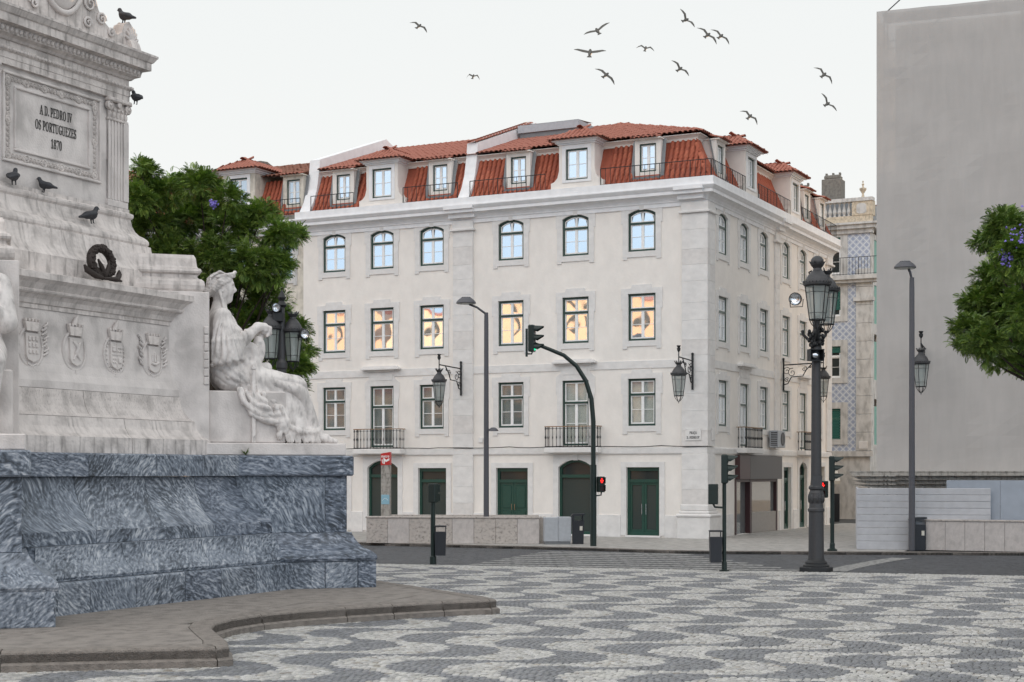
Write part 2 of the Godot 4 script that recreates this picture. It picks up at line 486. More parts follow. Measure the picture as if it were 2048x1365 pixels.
# ---------------------------------------------------------------- ground
const FLAT := Basis(Vector3(1, 0, 0), Vector3(0, 0, -1), Vector3(0, 1, 0))   # polygon (x, forward) laid flat, extruded upwards

func flat(poly: Array, y0: float, y1: float) -> MB:
	var b := MB.new()
	b.xf = Transform3D(FLAT, Vector3.ZERO)
	b.prism(PackedVector2Array(poly), y0, y1)
	return b

# slabs with open joints cut out of a polygon
func paved(parent: Node, called: String, poly: PackedVector2Array, turn: float, cw: float, cd: float, y0: float, y1: float, mats: Array, gap := 0.012, stagger := 0.5, jig := 0.003) -> void:
	var ax := Vector2(cos(turn), sin(turn)); var ay := Vector2(-sin(turn), cos(turn))
	var lo := Vector2(1e9, 1e9); var hi := -lo
	for p in poly:
		var q := Vector2(p.dot(ax), p.dot(ay))
		lo = lo.min(q); hi = hi.max(q)
	var row := 0
	var y := lo.y
	while y < hi.y:
		var x := lo.x - cw * stagger * (row % 2)
		while x < hi.x:
			var cell := PackedVector2Array()
			for o in [[gap, gap], [cw - gap, gap], [cw - gap, cd - gap], [gap, cd - gap]]:
				cell.append(ax * (x + o[0]) + ay * (y + o[1]))
			for r in Geometry2D.intersect_polygons(poly, cell):
				var ar := 0.0
				for i in r.size(): ar += r[i].cross(r[(i + 1) % r.size()]) * 0.5
				if absf(ar) > 0.02:
					var b := MB.new()
					b.xf = Transform3D(FLAT, Vector3.ZERO)
					b.prism(r, y0, y1 + rng.randf_range(-jig, jig))
					put(parent, called, b, mats[rng.randi() % mats.size()])
			x += cw
		y += cd
		row += 1

const U2 := Vector2(0.44882, 0.89362)     # grid directions (x, forward)
const N2 := Vector2(0.89362, -0.44882)

const PLATFORM := [Vector2(-14, 19.35), Vector2(-9.0, 20.6), Vector2(-6.93, 21.12), Vector2(-4.12, 21.72), Vector2(-3.97, 21.86), Vector2(-4.12, 22.6), Vector2(-4.45, 23.6), Vector2(-4.72, 24.5), Vector2(-4.80, 25.2), Vector2(-4.66, 26.0), Vector2(-4.30, 26.8), Vector2(-3.75, 27.5), Vector2(-3.0, 28.15), Vector2(-2.2, 28.75), Vector2(-1.3, 29.35), Vector2(-0.42, 29.82), Vector2(-0.3, 29.98), Vector2(-0.5, 30.5), Vector2(-3.05, 35.2), Vector2(-7.5, 43.5), Vector2(-21, 43.5), Vector2(-26, 31)]

func edge_of_square(x: float) -> float:
	return 45.08 - 0.311 * x

func ground() -> void:
	setting("ground", flat([Vector2(-400, -300), Vector2(400, -300), Vector2(400, 600), Vector2(-400, 600)], -0.5, -0.10), M.sidewalk)
	# road sheet
	setting("road", flat([Vector2(-80, 78), Vector2(-80, 40), Vector2(60, 20), Vector2(60, 56), Vector2(8, 58)], -0.09, -0.02), M.road)
	# plaza bed under the cobbles
	var bed := [Vector2(-70, -20), Vector2(50, -20), Vector2(50, edge_of_square(50)), Vector2(-70, edge_of_square(-70))]
	var plaza := setting("plaza_pavement", flat(bed, -0.08, -0.014), M.joint)
	var cob := MB.new()
	# one cobble: chamfered top, open below
	var h := 0.5; var t := 0.40
	for q in [[Vector3(-t, 0, t), Vector3(t, 0, t), Vector3(t, 0, -t), Vector3(-t, 0, -t)]]:
		cob.quad(q[0], q[1], q[2], q[3])
	var ring := [Vector2(-1, 1), Vector2(1, 1), Vector2(1, -1), Vector2(-1, -1)]
	for i in 4:
		var a: Vector2 = ring[i]; var b: Vector2 = ring[(i + 1) % 4]
		cob.quad(Vector3(a.x * h, -0.12, a.y * h), Vector3(b.x * h, -0.12, b.y * h), Vector3(b.x * t, 0, b.y * t), Vector3(a.x * t, 0, a.y * t))
		cob.quad(Vector3(a.x * h, -0.5, a.y * h), Vector3(b.x * h, -0.5, b.y * h), Vector3(b.x * h, -0.12, b.y * h), Vector3(a.x * h, -0.12, a.y * h))
	var cm := cob.mesh()
	var poly := PackedVector2Array(PLATFORM)
	var tr := []; var cs := []; var near := []
	var R := 0.825
	var step := 0.1
	rng.seed = 11
	var P := 13.5
	var rowi := 0
	while P < 50.0:
		# waves drawn with half circles, bulging to either side by turns
		var half := roundf((P - 24.0) / (2.0 * R))
		var xx := P - 24.0 - half * 2.0 * R
		var shift := sqrt(maxf(0.0, R * R - xx * xx)) * (1.0 if posmod(int(half), 2) == 0 else -1.0)
		var n0 := -26.0
		var dn := step
		n0 += dn * rng.randf()
		while n0 < 3.0:
			var jp := P + rng.randf_range(-0.012, 0.012)
			var jn := n0 + shift + rng.randf_range(-0.012, 0.012)
			var w := U2 * jp + N2 * jn
			n0 += dn
			if w.y < 17.0 or w.x > w.y * 0.37 + 1.5 or w.x < -w.y * 0.33 - 1.5: continue
			var ed := edge_of_square(w.x) - w.y
			if ed < 0.05: continue
			if Geometry2D.is_point_in_polygon(w, poly): continue
			var fr := fposmod((n0 - dn + 8.857) / 1.775, 1.0)
			var dark := fr < 0.5
			if ed < 1.25: dark = false
			var k := rng.randf_range(0.66, 1.18)
			var c := Color(0.20, 0.206, 0.22) if dark else Color(0.52, 0.51, 0.49)
			if not dark and rng.randf() < 0.06: c = Color(0.36, 0.33, 0.29)
			if dark and rng.randf() < 0.07: c = Color(0.21, 0.215, 0.225)
			c = Color(c.r * k, c.g * k, c.b * k * rng.randf_range(0.97, 1.03))
			var ang := atan2(N2.y + 0.0, N2.x) + rng.randf_range(-0.1, 0.1)
			var sx := rng.randf_range(0.074, 0.089); var sz := rng.randf_range(0.082, 0.096)
			var b := Basis(Vector3.UP, ang).scaled_local(Vector3(sx, 0.1, sz))
			b = Basis(Vector3.RIGHT, rng.randf_range(-0.03, 0.03)) * Basis(Vector3.FORWARD, rng.randf_range(-0.03, 0.03)) * b
			var x := Transform3D(b, Vector3(w.x, rng.randf_range(-0.003, 0.002), -w.y))
			if near.size() < 300 and w.y < 21.6 and w.y > 20.0 and absf(w.x - 1.6) < 5.0 and rng.randf() < 0.16: near.append([x, c])
			else:
				tr.append(x); cs.append(c)
		P += step
		rowi += 1
	var mm := MultiMesh.new()
	mm.transform_format = MultiMesh.TRANSFORM_3D
	mm.use_colors = true
	mm.mesh = cm
	mm.instance_count = tr.size()
	for i in tr.size():
		mm.set_instance_transform(i, tr[i])
		mm.set_instance_color(i, cs[i])
	var mi := MultiMeshInstance3D.new()
	mi.name = "cobbles"
	mi.multimesh = mm
	mi.material_override = M.cobble
	mi.set_meta("kind", "stuff")
	plaza.add_child(mi, true)
	print("cobbles ", tr.size(), " near ", near.size())
	# the nearest stones singly; eight tones share their materials
	var tones := {}
	for e in near:
		var c: Color = e[1]
		var key := "%d_%d" % [int(c.r * 16.0), 1 if c.b > c.r else 0]
		if not tones.has(key):
			var m: StandardMaterial3D = M.cobble.duplicate()
			m.vertex_color_use_as_albedo = false
			m.albedo_color = c.linear_to_srgb()
			tones[key] = m
		put(plaza, "cobble", cm, tones[key], e[0])
	# kerb along the near side of the road on the left
	for kb in [[-5.2, -3.95, 46.9], [-3.9, -2.75, 46.4]]:
		pass

	# far pavement: base, kerb stones, slabs
	var kerb := [Vector2(-60, 87.5), Vector2(-30, 71.2), Vector2(-5.7, 58.5), Vector2(2.88, 54.2), Vector2(5.3, 52.5), Vector2(7.0, 52.05), Vector2(9.9, 51.75), Vector2(16.8, 51.1), Vector2(40, 49.0)]
	var far := PackedVector2Array(kerb)
	for p in [Vector2(70, 120), Vector2(60, 150), Vector2(-60, 150)]: far.append(p)
	var side := setting("sidewalk", flat(Array(far), -0.09, 0.06), M.joint)
	for i in kerb.size() - 1:
		var a: Vector2 = kerb[i]; var b: Vector2 = kerb[i + 1]
		var L := a.distance_to(b)
		var nn := maxi(1, roundi(L / 1.1))
		if a.x < -12 or b.x > 25: nn = 1
		for j in nn:
			var p := a.lerp(b, j / float(nn)); var q := a.lerp(b, (j + 1) / float(nn))
			var d := (q - p).normalized(); var o := Vector2(-d.y, d.x)
			var g := d * 0.008
			var kb := MB.new()
			kb.xf = Transform3D(FLAT, Vector3.ZERO)
			kb.prism(PackedVector2Array([p + g, q - g, q - g + o * 0.28, p + g + o * 0.28]), -0.08, 0.085 + rng.randf_range(-0.003, 0.003))
			put(side, "kerb_stone", kb, M.kerb)
	var walk := PackedVector2Array([Vector2(-8, 60.0), Vector2(2.97, 54.48), Vector2(5.4, 52.8), Vector2(7.1, 52.34), Vector2(9.95, 52.04), Vector2(13.0, 51.75), Vector2(22, 76), Vector2(17.2, 81), Vector2(16.0, 78.7), Vector2(7.9, 62.1), Vector2(-8.5, 70)])
	paved(side, "paving_slab", walk, -0.4655, 1.5, 1.1, 0.055, 0.083, [M.sidewalk], 0.006, 0.5, 0.0015)

	# zebra crossing of pale setts
	var road_marks := setting("zebra_crossing", null_mesh(), M.zebra)
	var dir := Vector2(0.955, -0.297)
	for i in 8:
		var f := i / 7.0
		var l := Vector2(lerpf(-1.2, 0.9, f), lerpf(46.2, 53.0, f))
		var lenx := lerpf(9.6, 5.2, f)
		var o := Vector2(0.297, 0.955) * 0.24
		var r := l + dir * lenx
		put(road_marks, "stripe", flat([l - o, r - o, r + o, l + o], -0.019, -0.012), M.zebra)
	var arc := [Vector2(8.9, 43.0), Vector2(9.6, 44.6), Vector2(10.5, 46.3), Vector2(11.4, 48.0), Vector2(12.4, 49.6)]
	var left := []; var rite := []
	for i in arc.size():
		var d: Vector2 = (arc[mini(i + 1, arc.size() - 1)] - arc[maxi(i - 1, 0)]).normalized()
		left.append(arc[i] + Vector2(-d.y, d.x) * 0.32)
		rite.push_front(arc[i] - Vector2(-d.y, d.x) * 0.32)
	setting("road_marking", flat(left + rite, -0.019, -0.011), M.zebra)

	# platform of the monument
	var plat := setting("monument_platform", flat(PLATFORM, -0.08, 0.235), M.kerb)
	var inner: PackedVector2Array = Geometry2D.offset_polygon(poly, -0.36, Geometry2D.JOIN_ROUND)[0]
	paved(plat, "paving_slab", inner, 1.25, 2.2, 1.35, 0.2, 0.276, [M.platform], 0.007, 0.5, 0.002)
	# kerb stones: run along the outline, cut at joints
	var prof := [Vector2(0.06, -0.02), Vector2(0.06, 0.085), Vector2(0.03, 0.105), Vector2(0.0, 0.115), Vector2(0.0, 0.225), Vector2(-0.012, 0.255), Vector2(-0.045, 0.276), Vector2(-0.35, 0.278)]
	var runs := [[0, 1], [1, 2], [2, 3], [3, 4, 5], [5, 6, 7], [7, 8, 9, 10], [10, 11, 12], [12, 13], [13, 14], [14, 15], [15, 16, 17], [17, 18]]
	for run in runs:
		var kb := MB.new()
		for i in run.size() - 1:
			var A0 := kerb_frame(run[i]); var A1 := kerb_frame(run[i + 1])
			var p0: Vector2 = PLATFORM[run[i]]; var p1: Vector2 = PLATFORM[run[i + 1]]
			var g := (p1 - p0).normalized() * 0.009
			if i == 0: p0 += g
			if i == run.size() - 2: p1 -= g
			var ring0 := []; var ring1 := []
			for pr in prof:
				var x0: Vector2 = p0 + A0 * pr.x; var x1: Vector2 = p1 + A1 * pr.x
				ring0.append(Vector3(x0.x, pr.y, -x0.y)); ring1.append(Vector3(x1.x, pr.y, -x1.y))
			for k in prof.size() - 1:
				kb.quad(ring0[k], ring1[k], ring1[k + 1], ring0[k + 1])
			for k in range(1, prof.size() - 1):
				if i == 0: kb.tri(ring0[0], ring0[k], ring0[k + 1])
				if i == run.size() - 2: kb.tri(ring1[0], ring1[k + 1], ring1[k])
		put(plat, "kerb_stone", kb, M.kerb)

func kerb_frame(i: int) -> Vector2:
	var n := PLATFORM.size()
	var a: Vector2 = PLATFORM[(i + n - 1) % n]; var b: Vector2 = PLATFORM[i]; var c: Vector2 = PLATFORM[(i + 1) % n]
	var d1 := (b - a).normalized(); var d2 := (c - b).normalized()
	var o1 := Vector2(d1.y, -d1.x); var o2 := Vector2(d2.y, -d2.x)
	var m := (o1 + o2).normalized()
	return m / maxf(0.5, m.dot(o1))

func null_mesh() -> MB:
	# the broad worn strip of paler setts that joins the stripes at the kerb
	return flat([Vector2(1.2, 54.0), Vector2(6.0, 52.0), Vector2(6.1, 51.7), Vector2(1.3, 53.65)], -0.019, -0.013)

# ---------------------------------------------------------------- main building (local: x along the front, corner at 0, z outwards)
const RIGHT := Basis(Vector3(0, 0, -1), Vector3(0, 1, 0), Vector3(1, 0, 0))

func arc_pts(x0: float, x1: float, ys: float, yc: float, n := 10) -> Array:
	# segmental arch from (x0, ys) over (mid, yc) to (x1, ys)
	var w := (x1 - x0) * 0.5; var r := yc - ys
	var R := (w * w + r * r) / (2 * r)
	var out := []
	for i in n + 1:
		var x := lerpf(x0, x1, i / float(n))
		var dx := x - (x0 + x1) * 0.5
		out.append(Vector2(x, yc - R + sqrt(R * R - dx * dx)))
	return out

# wall face with reveals; holes: [x0, x1, y0, y1, rise of arch]
func wall_holes(b: MB, x0: float, x1: float, y0: float, y1: float, holes: Array, depth: float) -> void:
	var xs := [x0, x1]; var ys := [y0, y1]
	for h in holes:
		xs.append(h[0]); xs.append(h[1]); ys.append(h[2]); ys.append(h[3])
	xs.sort(); ys.sort()
	for i in xs.size() - 1:
		if xs[i + 1] - xs[i] < 1e-4: continue
		for j in ys.size() - 1:
			if ys[j + 1] - ys[j] < 1e-4: continue
			var mx: float = (xs[i] + xs[i + 1]) * 0.5; var my: float = (ys[j] + ys[j + 1]) * 0.5
			if mx < x0 or mx > x1 or my < y0 or my > y1: continue
			var inside := false
			for h in holes:
				if mx > h[0] and mx < h[1] and my > h[2] and my < h[3]:
					inside = true
					break
			if not inside:
				b.quad(Vector3(xs[i], ys[j], 0), Vector3(xs[i + 1], ys[j], 0), Vector3(xs[i + 1], ys[j + 1], 0), Vector3(xs[i], ys[j + 1], 0))
	for h in holes:
		var a: float = h[0]; var c: float = h[1]; var d: float = h[2]; var e: float = h[3] - h[4]
		b.quad(Vector3(a, d, 0), Vector3(a, d, -depth), Vector3(a, e, -depth), Vector3(a, e, 0))
		b.quad(Vector3(c, d, -depth), Vector3(c, d, 0), Vector3(c, e, 0), Vector3(c, e, -depth))
		b.quad(Vector3(a, d, -depth), Vector3(a, d, 0), Vector3(c, d, 0), Vector3(c, d, -depth))
		if h[4] <= 0.0:
			b.quad(Vector3(a, e, 0), Vector3(a, e, -depth), Vector3(c, e, -depth), Vector3(c, e, 0))
		else:
			var p := arc_pts(a, c, e, h[3])
			for i in p.size() - 1:
				b.quad(Vector3(p[i].x, p[i].y, 0), Vector3(p[i + 1].x, p[i + 1].y, 0), Vector3(p[i + 1].x, h[3], 0), Vector3(p[i].x, h[3], 0))
				b.quad(Vector3(p[i].x, p[i].y, 0), Vector3(p[i].x, p[i].y, -depth), Vector3(p[i + 1].x, p[i + 1].y, -depth), Vector3(p[i + 1].x, p[i + 1].y, 0))

func bar(b: MB, x0: float, y0: float, x1: float, y1: float, z0: float, z1: float) -> void:
	b.box(x0, y0, z0, x1, y1, z1)

# frame between an outer and an inner arched outline
func arch_band(b: MB, x0: float, x1: float, ys: float, yc: float, t: float, z0: float, z1: float) -> void:
	var o := arc_pts(x0, x1, ys, yc); var i := arc_pts(x0 + t, x1 - t, ys - t * 0.35, yc - t)
	for k in o.size() - 1:
		var p := [Vector3(i[k].x, i[k].y, z1), Vector3(i[k + 1].x, i[k + 1].y, z1), Vector3(o[k + 1].x, o[k + 1].y, z1), Vector3(o[k].x, o[k].y, z1)]
		b.quad(p[0], p[1], p[2], p[3])
		var q := [Vector3(i[k].x, i[k].y, z0), Vector3(i[k + 1].x, i[k + 1].y, z0)]
		b.quad(q[0], q[1], p[1], p[0])

var win_cache := {}

# window set in an opening of w x h whose bottom middle is the origin; z = 0 is the wall face
func window_node(parent: Node, at: Transform3D, w: float, h: float, rise: float, glass: Material, inside := "", frame_mat: Material = null, ft := 0.085, top_light := true) -> Node3D:
	var key := "%.2f_%.2f_%.2f_%s_%s_%.2f_%s" % [w, h, rise, glass, inside, ft, top_light]
	if win_cache.has(key) and is_instance_valid(win_cache[key]):
		var r: Node3D = win_cache[key].duplicate()
		r.transform = at
		for sub in r.get_children():
			if String(sub.name).begins_with("surround"): sub.free()
		r.name = "window"
		parent.add_child(r, true)
		return r
	var root := holder(parent, "window", at)
	var hw := w * 0.5
	var zf := -0.06; var zb := -0.16
	var fr := MB.new()
	bar(fr, -hw, 0, -hw + ft, h - rise, zb, zf)
	bar(fr, hw - ft, 0, hw, h - rise, zb, zf)
	bar(fr, -hw + ft, 0, hw - ft, ft, zb, zf + 0.015)
	var ty := h * 0.645 if top_light else h - ft
	if top_light: bar(fr, -hw + ft, ty, hw - ft, ty + 0.085, zb, zf + 0.012)
	if rise > 0: arch_band(fr, -hw, hw, h - rise, h, ft, zb, zf)
	else: bar(fr, -hw + ft, h - ft, hw - ft, h, zb, zf)
	put(root, "frame", fr, frame_mat if frame_mat else M.green)
	var sa := MB.new()
	var s := 0.045; var z1 := -0.085; var z0 := -0.14
	var iw := hw - ft
	var st := 0.058
	# lower casements
	for sg in [-1, 1]:
		var xa: float = -iw if sg < 0 else 0.0
		var xb: float = 0.0 if sg < 0 else iw
		bar(sa, xa, ft, xa + (s if sg < 0 else st), ty, z0, z1)
		bar(sa, xb - (st if sg < 0 else s), ft, xb, ty, z0, z1)
	bar(sa, -iw + s, ft, iw - s, ft + 0.06, z0, z1 - 0.004)
	bar(sa, -iw + s, ty - 0.045, iw - s, ty, z0, z1 - 0.004)
	var my := (ft + ty) * 0.5 + 0.01
	bar(sa, -iw + s, my - 0.012, iw - s, my + 0.012, z0 + 0.02, z1 - 0.008)
	# upper lights
	var uy := ty + 0.085
	var top := h - ft
	if top_light: bar(sa, -iw, uy, -iw + s, top - rise * 1.1, z0, z1)
	if top_light: bar(sa, iw - s, uy, iw, top - rise * 1.1, z0, z1)
	if top_light: bar(sa, -0.05, uy, 0.05, top, z0, z1)
	if top_light: bar(sa, -iw + s, uy, iw - s, uy + s, z0, z1 - 0.004)
	if rise > 0: arch_band(sa, -iw, iw, top - rise * 1.05, top, s, z0, z1)
	elif top_light: bar(sa, -iw + s, top - s, iw - s, top, z0, z1 - 0.004)
	put(root, "sash", sa, M.sash)
	var zg := -0.115
	for sg in [-1, 1]:
		var xa: float = -iw + s if sg < 0 else st
		var xb: float = -st if sg < 0 else iw - s
		for yy in [[ft + 0.06, my - 0.012], [my + 0.012, ty - 0.045]]:
			var pb := MB.new()
			pb.box(xa, yy[0], zg - 0.006, xb, yy[1], zg)
			put(root, "pane", pb, glass)
		if not top_light: continue
		xa = -iw + s if sg < 0 else 0.05
		xb = -0.05 if sg < 0 else iw - s
		var pt := MB.new()
		if rise > 0:
			var q := arc_pts(-iw, iw, top - rise * 1.05 - s * 0.35, top - s, 10)
			var poly := PackedVector2Array([Vector2(xa, uy + s), Vector2(xb, uy + s)])
			var up := []
			for p in q:
				if p.x > xa + 0.01 and p.x < xb - 0.01: up.append(p)
			up.reverse()
			for p in up: poly.append(p)
			pt.prism(poly, zg - 0.006, zg)
		else:
			pt.box(xa, uy + s, zg - 0.006, xb, top - s, zg)
		put(root, "pane", pt, glass)
	if inside == "curtain":
		var cu := MB.new()
		var n := 18
		for sg in [-1, 1]:
			for i in n:
				var a: float = lerpf(iw * 0.45, iw, i / float(n)) * sg; var c: float = lerpf(iw * 0.45, iw, (i + 1) / float(n)) * sg
				var za := -0.42 + 0.035 * sin(i * 2.1); var zc := -0.42 + 0.035 * sin((i + 1) * 2.1)
				if i < 9 and sg > 0: continue
				if sg > 0: cu.quad(Vector3(a, ft, za), Vector3(c, ft, zc), Vector3(c, h - 0.1, zc), Vector3(a, h - 0.1, za))
				else: cu.quad(Vector3(c, ft, zc), Vector3(a, ft, za), Vector3(a, h - 0.1, za), Vector3(c, h - 0.1, zc))
		put(root, "curtain", cu, M.curtain)
	elif inside == "blind":
		var bl := MB.new()
		bl.box(-iw, ft, -0.24, iw, h - 0.08, -0.22)
		put(root, "blind", bl, M.blind)
	if inside:
		var rm := MB.new()
		# the room behind: five inner faces
		var X := hw + 0.3; var Z := -4.6; var zn := -0.19
		rm.quad(Vector3(-X, -0.2, Z), Vector3(X, -0.2, Z), Vector3(X, h + 0.2, Z), Vector3(-X, h + 0.2, Z))
		rm.quad(Vector3(-X, -0.2, zn), Vector3(-X, -0.2, Z), Vector3(-X, h + 0.2, Z), Vector3(-X, h + 0.2, zn))
		rm.quad(Vector3(X, -0.2, Z), Vector3(X, -0.2, zn), Vector3(X, h + 0.2, zn), Vector3(X, h + 0.2, Z))
		rm.quad(Vector3(-X, h + 0.2, Z), Vector3(X, h + 0.2, Z), Vector3(X, h + 0.2, zn), Vector3(-X, h + 0.2, zn))
		rm.quad(Vector3(-X, -0.2, zn), Vector3(X, -0.2, zn), Vector3(X, -0.2, Z), Vector3(-X, -0.2, Z))
		put(root, "room", rm, M.room)
	win_cache[key] = root
	return root

# stone surround with lugs, on the wall face
func surround(parent: Node, w: float, h: float, rise: float, style: String, m: Material) -> void:
	var b := MB.new()
	var hw := w * 0.5; var t := 0.235; var k := 0.035
	var yb := -0.30
	match style:
		"rect":
			b.box(-hw - t, 0, 0.0, -hw, h, k); b.box(hw, 0, 0.0, hw + t, h, k)
			b.box(-hw - t, -0.23, 0.0, hw + t, 0, k + 0.004)
			for s in [-1, 1]:
				var xa: float = s * (hw + t)
				b.box(minf(xa, xa - s * 0.2), yb - 0.03, 0.0, maxf(xa, xa - s * 0.2), -0.23, k + 0.002)
				b.box(minf(xa, xa + s * 0.06), h - 0.62, 0.0, maxf(xa, xa + s * 0.06), h, k - 0.003)
			var tp := PackedVector2Array([Vector2(-hw - t - 0.06, h), Vector2(hw + t + 0.06, h), Vector2(hw + t + 0.06, h + 0.22), Vector2(hw * 0.78, h + 0.22), Vector2(hw * 0.70, h + 0.36), Vector2(-hw * 0.70, h + 0.36), Vector2(-hw * 0.78, h + 0.22), Vector2(-hw - t - 0.06, h + 0.22)])
			b.prism(tp, 0.0, k + 0.003)
		"arch":
			var ht := 13.42 - 11.68
			b.box(-hw - t, 0, 0.0, -hw, h - rise, k); b.box(hw, 0, 0.0, hw + t, h - rise, k)
			b.box(-hw - t, -0.23, 0.0, hw + t, 0, k + 0.004)
			for s in [-1, 1]:
				var xa: float = s * (hw + t)
				b.box(minf(xa, xa - s * 0.2), yb - 0.02, 0.0, maxf(xa, xa - s * 0.2), -0.23, k + 0.002)
				b.box(minf(xa, xa + s * 0.06), h - 0.55, 0.0, maxf(xa, xa + s * 0.06), h + 0.02, k - 0.003)
			var p := arc_pts(-hw, hw, h - rise, h)
			var tp := PackedVector2Array()
			for q in p: tp.append(q)
			tp.append(Vector2(hw + t, h - rise)); tp.append(Vector2(hw + t, h + 0.30)); tp.append(Vector2(-hw - t, h + 0.30)); tp.append(Vector2(-hw - t, h - rise))
			b.prism(tp, 0.0, k + 0.003)
			b.prism(PackedVector2Array([Vector2(-0.09, h - 0.03), Vector2(0.09, h - 0.03), Vector2(0.13, h + 0.30), Vector2(-0.13, h + 0.30)]), 0.0, k + 0.03)
		"balcony":
			b.box(-hw - t, 0, 0.0, -hw, h, k); b.box(hw, 0, 0.0, hw + t, h, k)
			for s in [-1, 1]:
				var xa: float = s * (hw + t)
				b.box(minf(xa, xa + s * 0.05), h - 0.6, 0.0, maxf(xa, xa + s * 0.05), h, k - 0.003)
			b.prism(PackedVector2Array([Vector2(-hw - t - 0.05, h), Vector2(hw + t + 0.05, h), Vector2(hw + t + 0.05, h + 0.14), Vector2(hw + 0.06, h + 0.32), Vector2(hw + 0.06, h + 0.62), Vector2(-hw - 0.06, h + 0.62), Vector2(-hw - 0.06, h + 0.32), Vector2(-hw - t - 0.05, h + 0.14)]), 0.0, k + 0.003)
			b.box(-hw + 0.05, h + 0.24, k, hw - 0.05, h + 0.56, k + 0.02)
			# hood
			b.box(-hw - 0.14, h + 0.62, 0.0, hw + 0.14, h + 0.70, 0.12)
			b.box(-hw - 0.38, h + 0.70, 0.0, hw + 0.38, h + 0.77, 0.30)
			b.prism(PackedVector2Array([Vector2(-hw - 0.34, h + 0.77), Vector2(hw + 0.34, h + 0.77), Vector2(hw + 0.22, h + 0.86), Vector2(-hw - 0.22, h + 0.86)]), 0.0, 0.24)
		"door":
			b.box(-hw - t, 0, 0.0, -hw, h, k); b.box(hw, 0, 0.0, hw + t, h, k)
			b.box(-hw - t, h, 0.0, hw + t, h + 0.22, k + 0.003)
		"archdoor":
			b.box(-hw - t, 0, 0.0, -hw, h - rise, k); b.box(hw, 0, 0.0, hw + t, h - rise, k)
			var p := arc_pts(-hw, hw, h - rise, h)
			var tp := PackedVector2Array()
			for q in p: tp.append(q)
			tp.append(Vector2(hw + t, h - rise)); tp.append(Vector2(hw + t, h + 0.2)); tp.append(Vector2(-hw - t, h + 0.2)); tp.append(Vector2(-hw - t, h - rise))
			b.prism(tp, 0.0, k + 0.003)
			b.prism(PackedVector2Array([Vector2(-0.1, h - 0.03), Vector2(0.1, h - 0.03), Vector2(0.13, h + 0.22), Vector2(-0.13, h + 0.22)]), 0.0, k + 0.03)
	put(parent, "surround", b, m)

func balcony(parent: Node, at: Transform3D, w: float) -> void:
	var root := holder(parent, "balcony", at)
	var s := MB.new()
	s.bbox(-w * 0.5, -0.14, 0, w * 0.5, 0.08, 0.5, 0.02)
	put(root, "slab", s, M.lioz)
	var D := 0.44; var hw := w * 0.5 - 0.05
	var r := MB.new()
	r.box(-hw - 0.03, 0.93, D - 0.03, hw + 0.03, 0.965, D + 0.03)
	r.box(-hw - 0.03, 0.93, 0.04, -hw + 0.03, 0.965, D - 0.03)
	r.box(hw - 0.03, 0.93, 0.04, hw + 0.03, 0.965, D - 0.03)
	put(root, "handrail", r, M.rail_wood)
	var pr := [Vector2(0.014, 0.08), Vector2(0.022, 0.12), Vector2(0.012, 0.16), Vector2(0.011, 0.42), Vector2(0.024, 0.5), Vector2(0.011, 0.58), Vector2(0.011, 0.8), Vector2(0.02, 0.85), Vector2(0.012, 0.93)]
	var bm := MB.new()
	bm.lathe(pr, 6)
	var mesh := bm.mesh()
	var n := int(w / 0.165)
	for i in n + 1:
		var thick := i == 0 or i == n
		put(root, "baluster", mesh, M.iron, Transform3D(Basis.from_scale(Vector3(1.8, 1, 1.8) if thick else Vector3(1.15, 1, 1.15)), Vector3(lerpf(-hw, hw, i / float(n)), 0, D)))
	for sg in [-1, 1]:
		for j in 2: put(root, "baluster", mesh, M.iron, Transform3D(Basis.from_scale(Vector3(1.15, 1, 1.15)), Vector3(sg * hw, 0, 0.12 + j * 0.15)))
	var lo := MB.new()
	lo.box(-hw, 0.11, D - 0.012, hw, 0.135, D + 0.012); lo.box(-hw, 0.86, D - 0.01, hw, 0.88, D + 0.01)
	put(root, "rail", lo, M.iron)

func railing(parent: Node, a: Vector3, b: Vector3, h: float, n: int) -> void:
	var r := MB.new()
	r.tube([a + Vector3(0, h, 0), b + Vector3(0, h, 0)], 0.018, 5)
	r.tube([a + Vector3(0, 0.06, 0), b + Vector3(0, 0.06, 0)], 0.013, 5)
	for i in n + 1:
		var p := a.lerp(b, i / float(n))
		r.tube([p, p + Vector3(0, h, 0)], 0.02 if i % 6 == 0 else 0.0115, 5)
	put(parent, "roof_railing", r, M.iron)

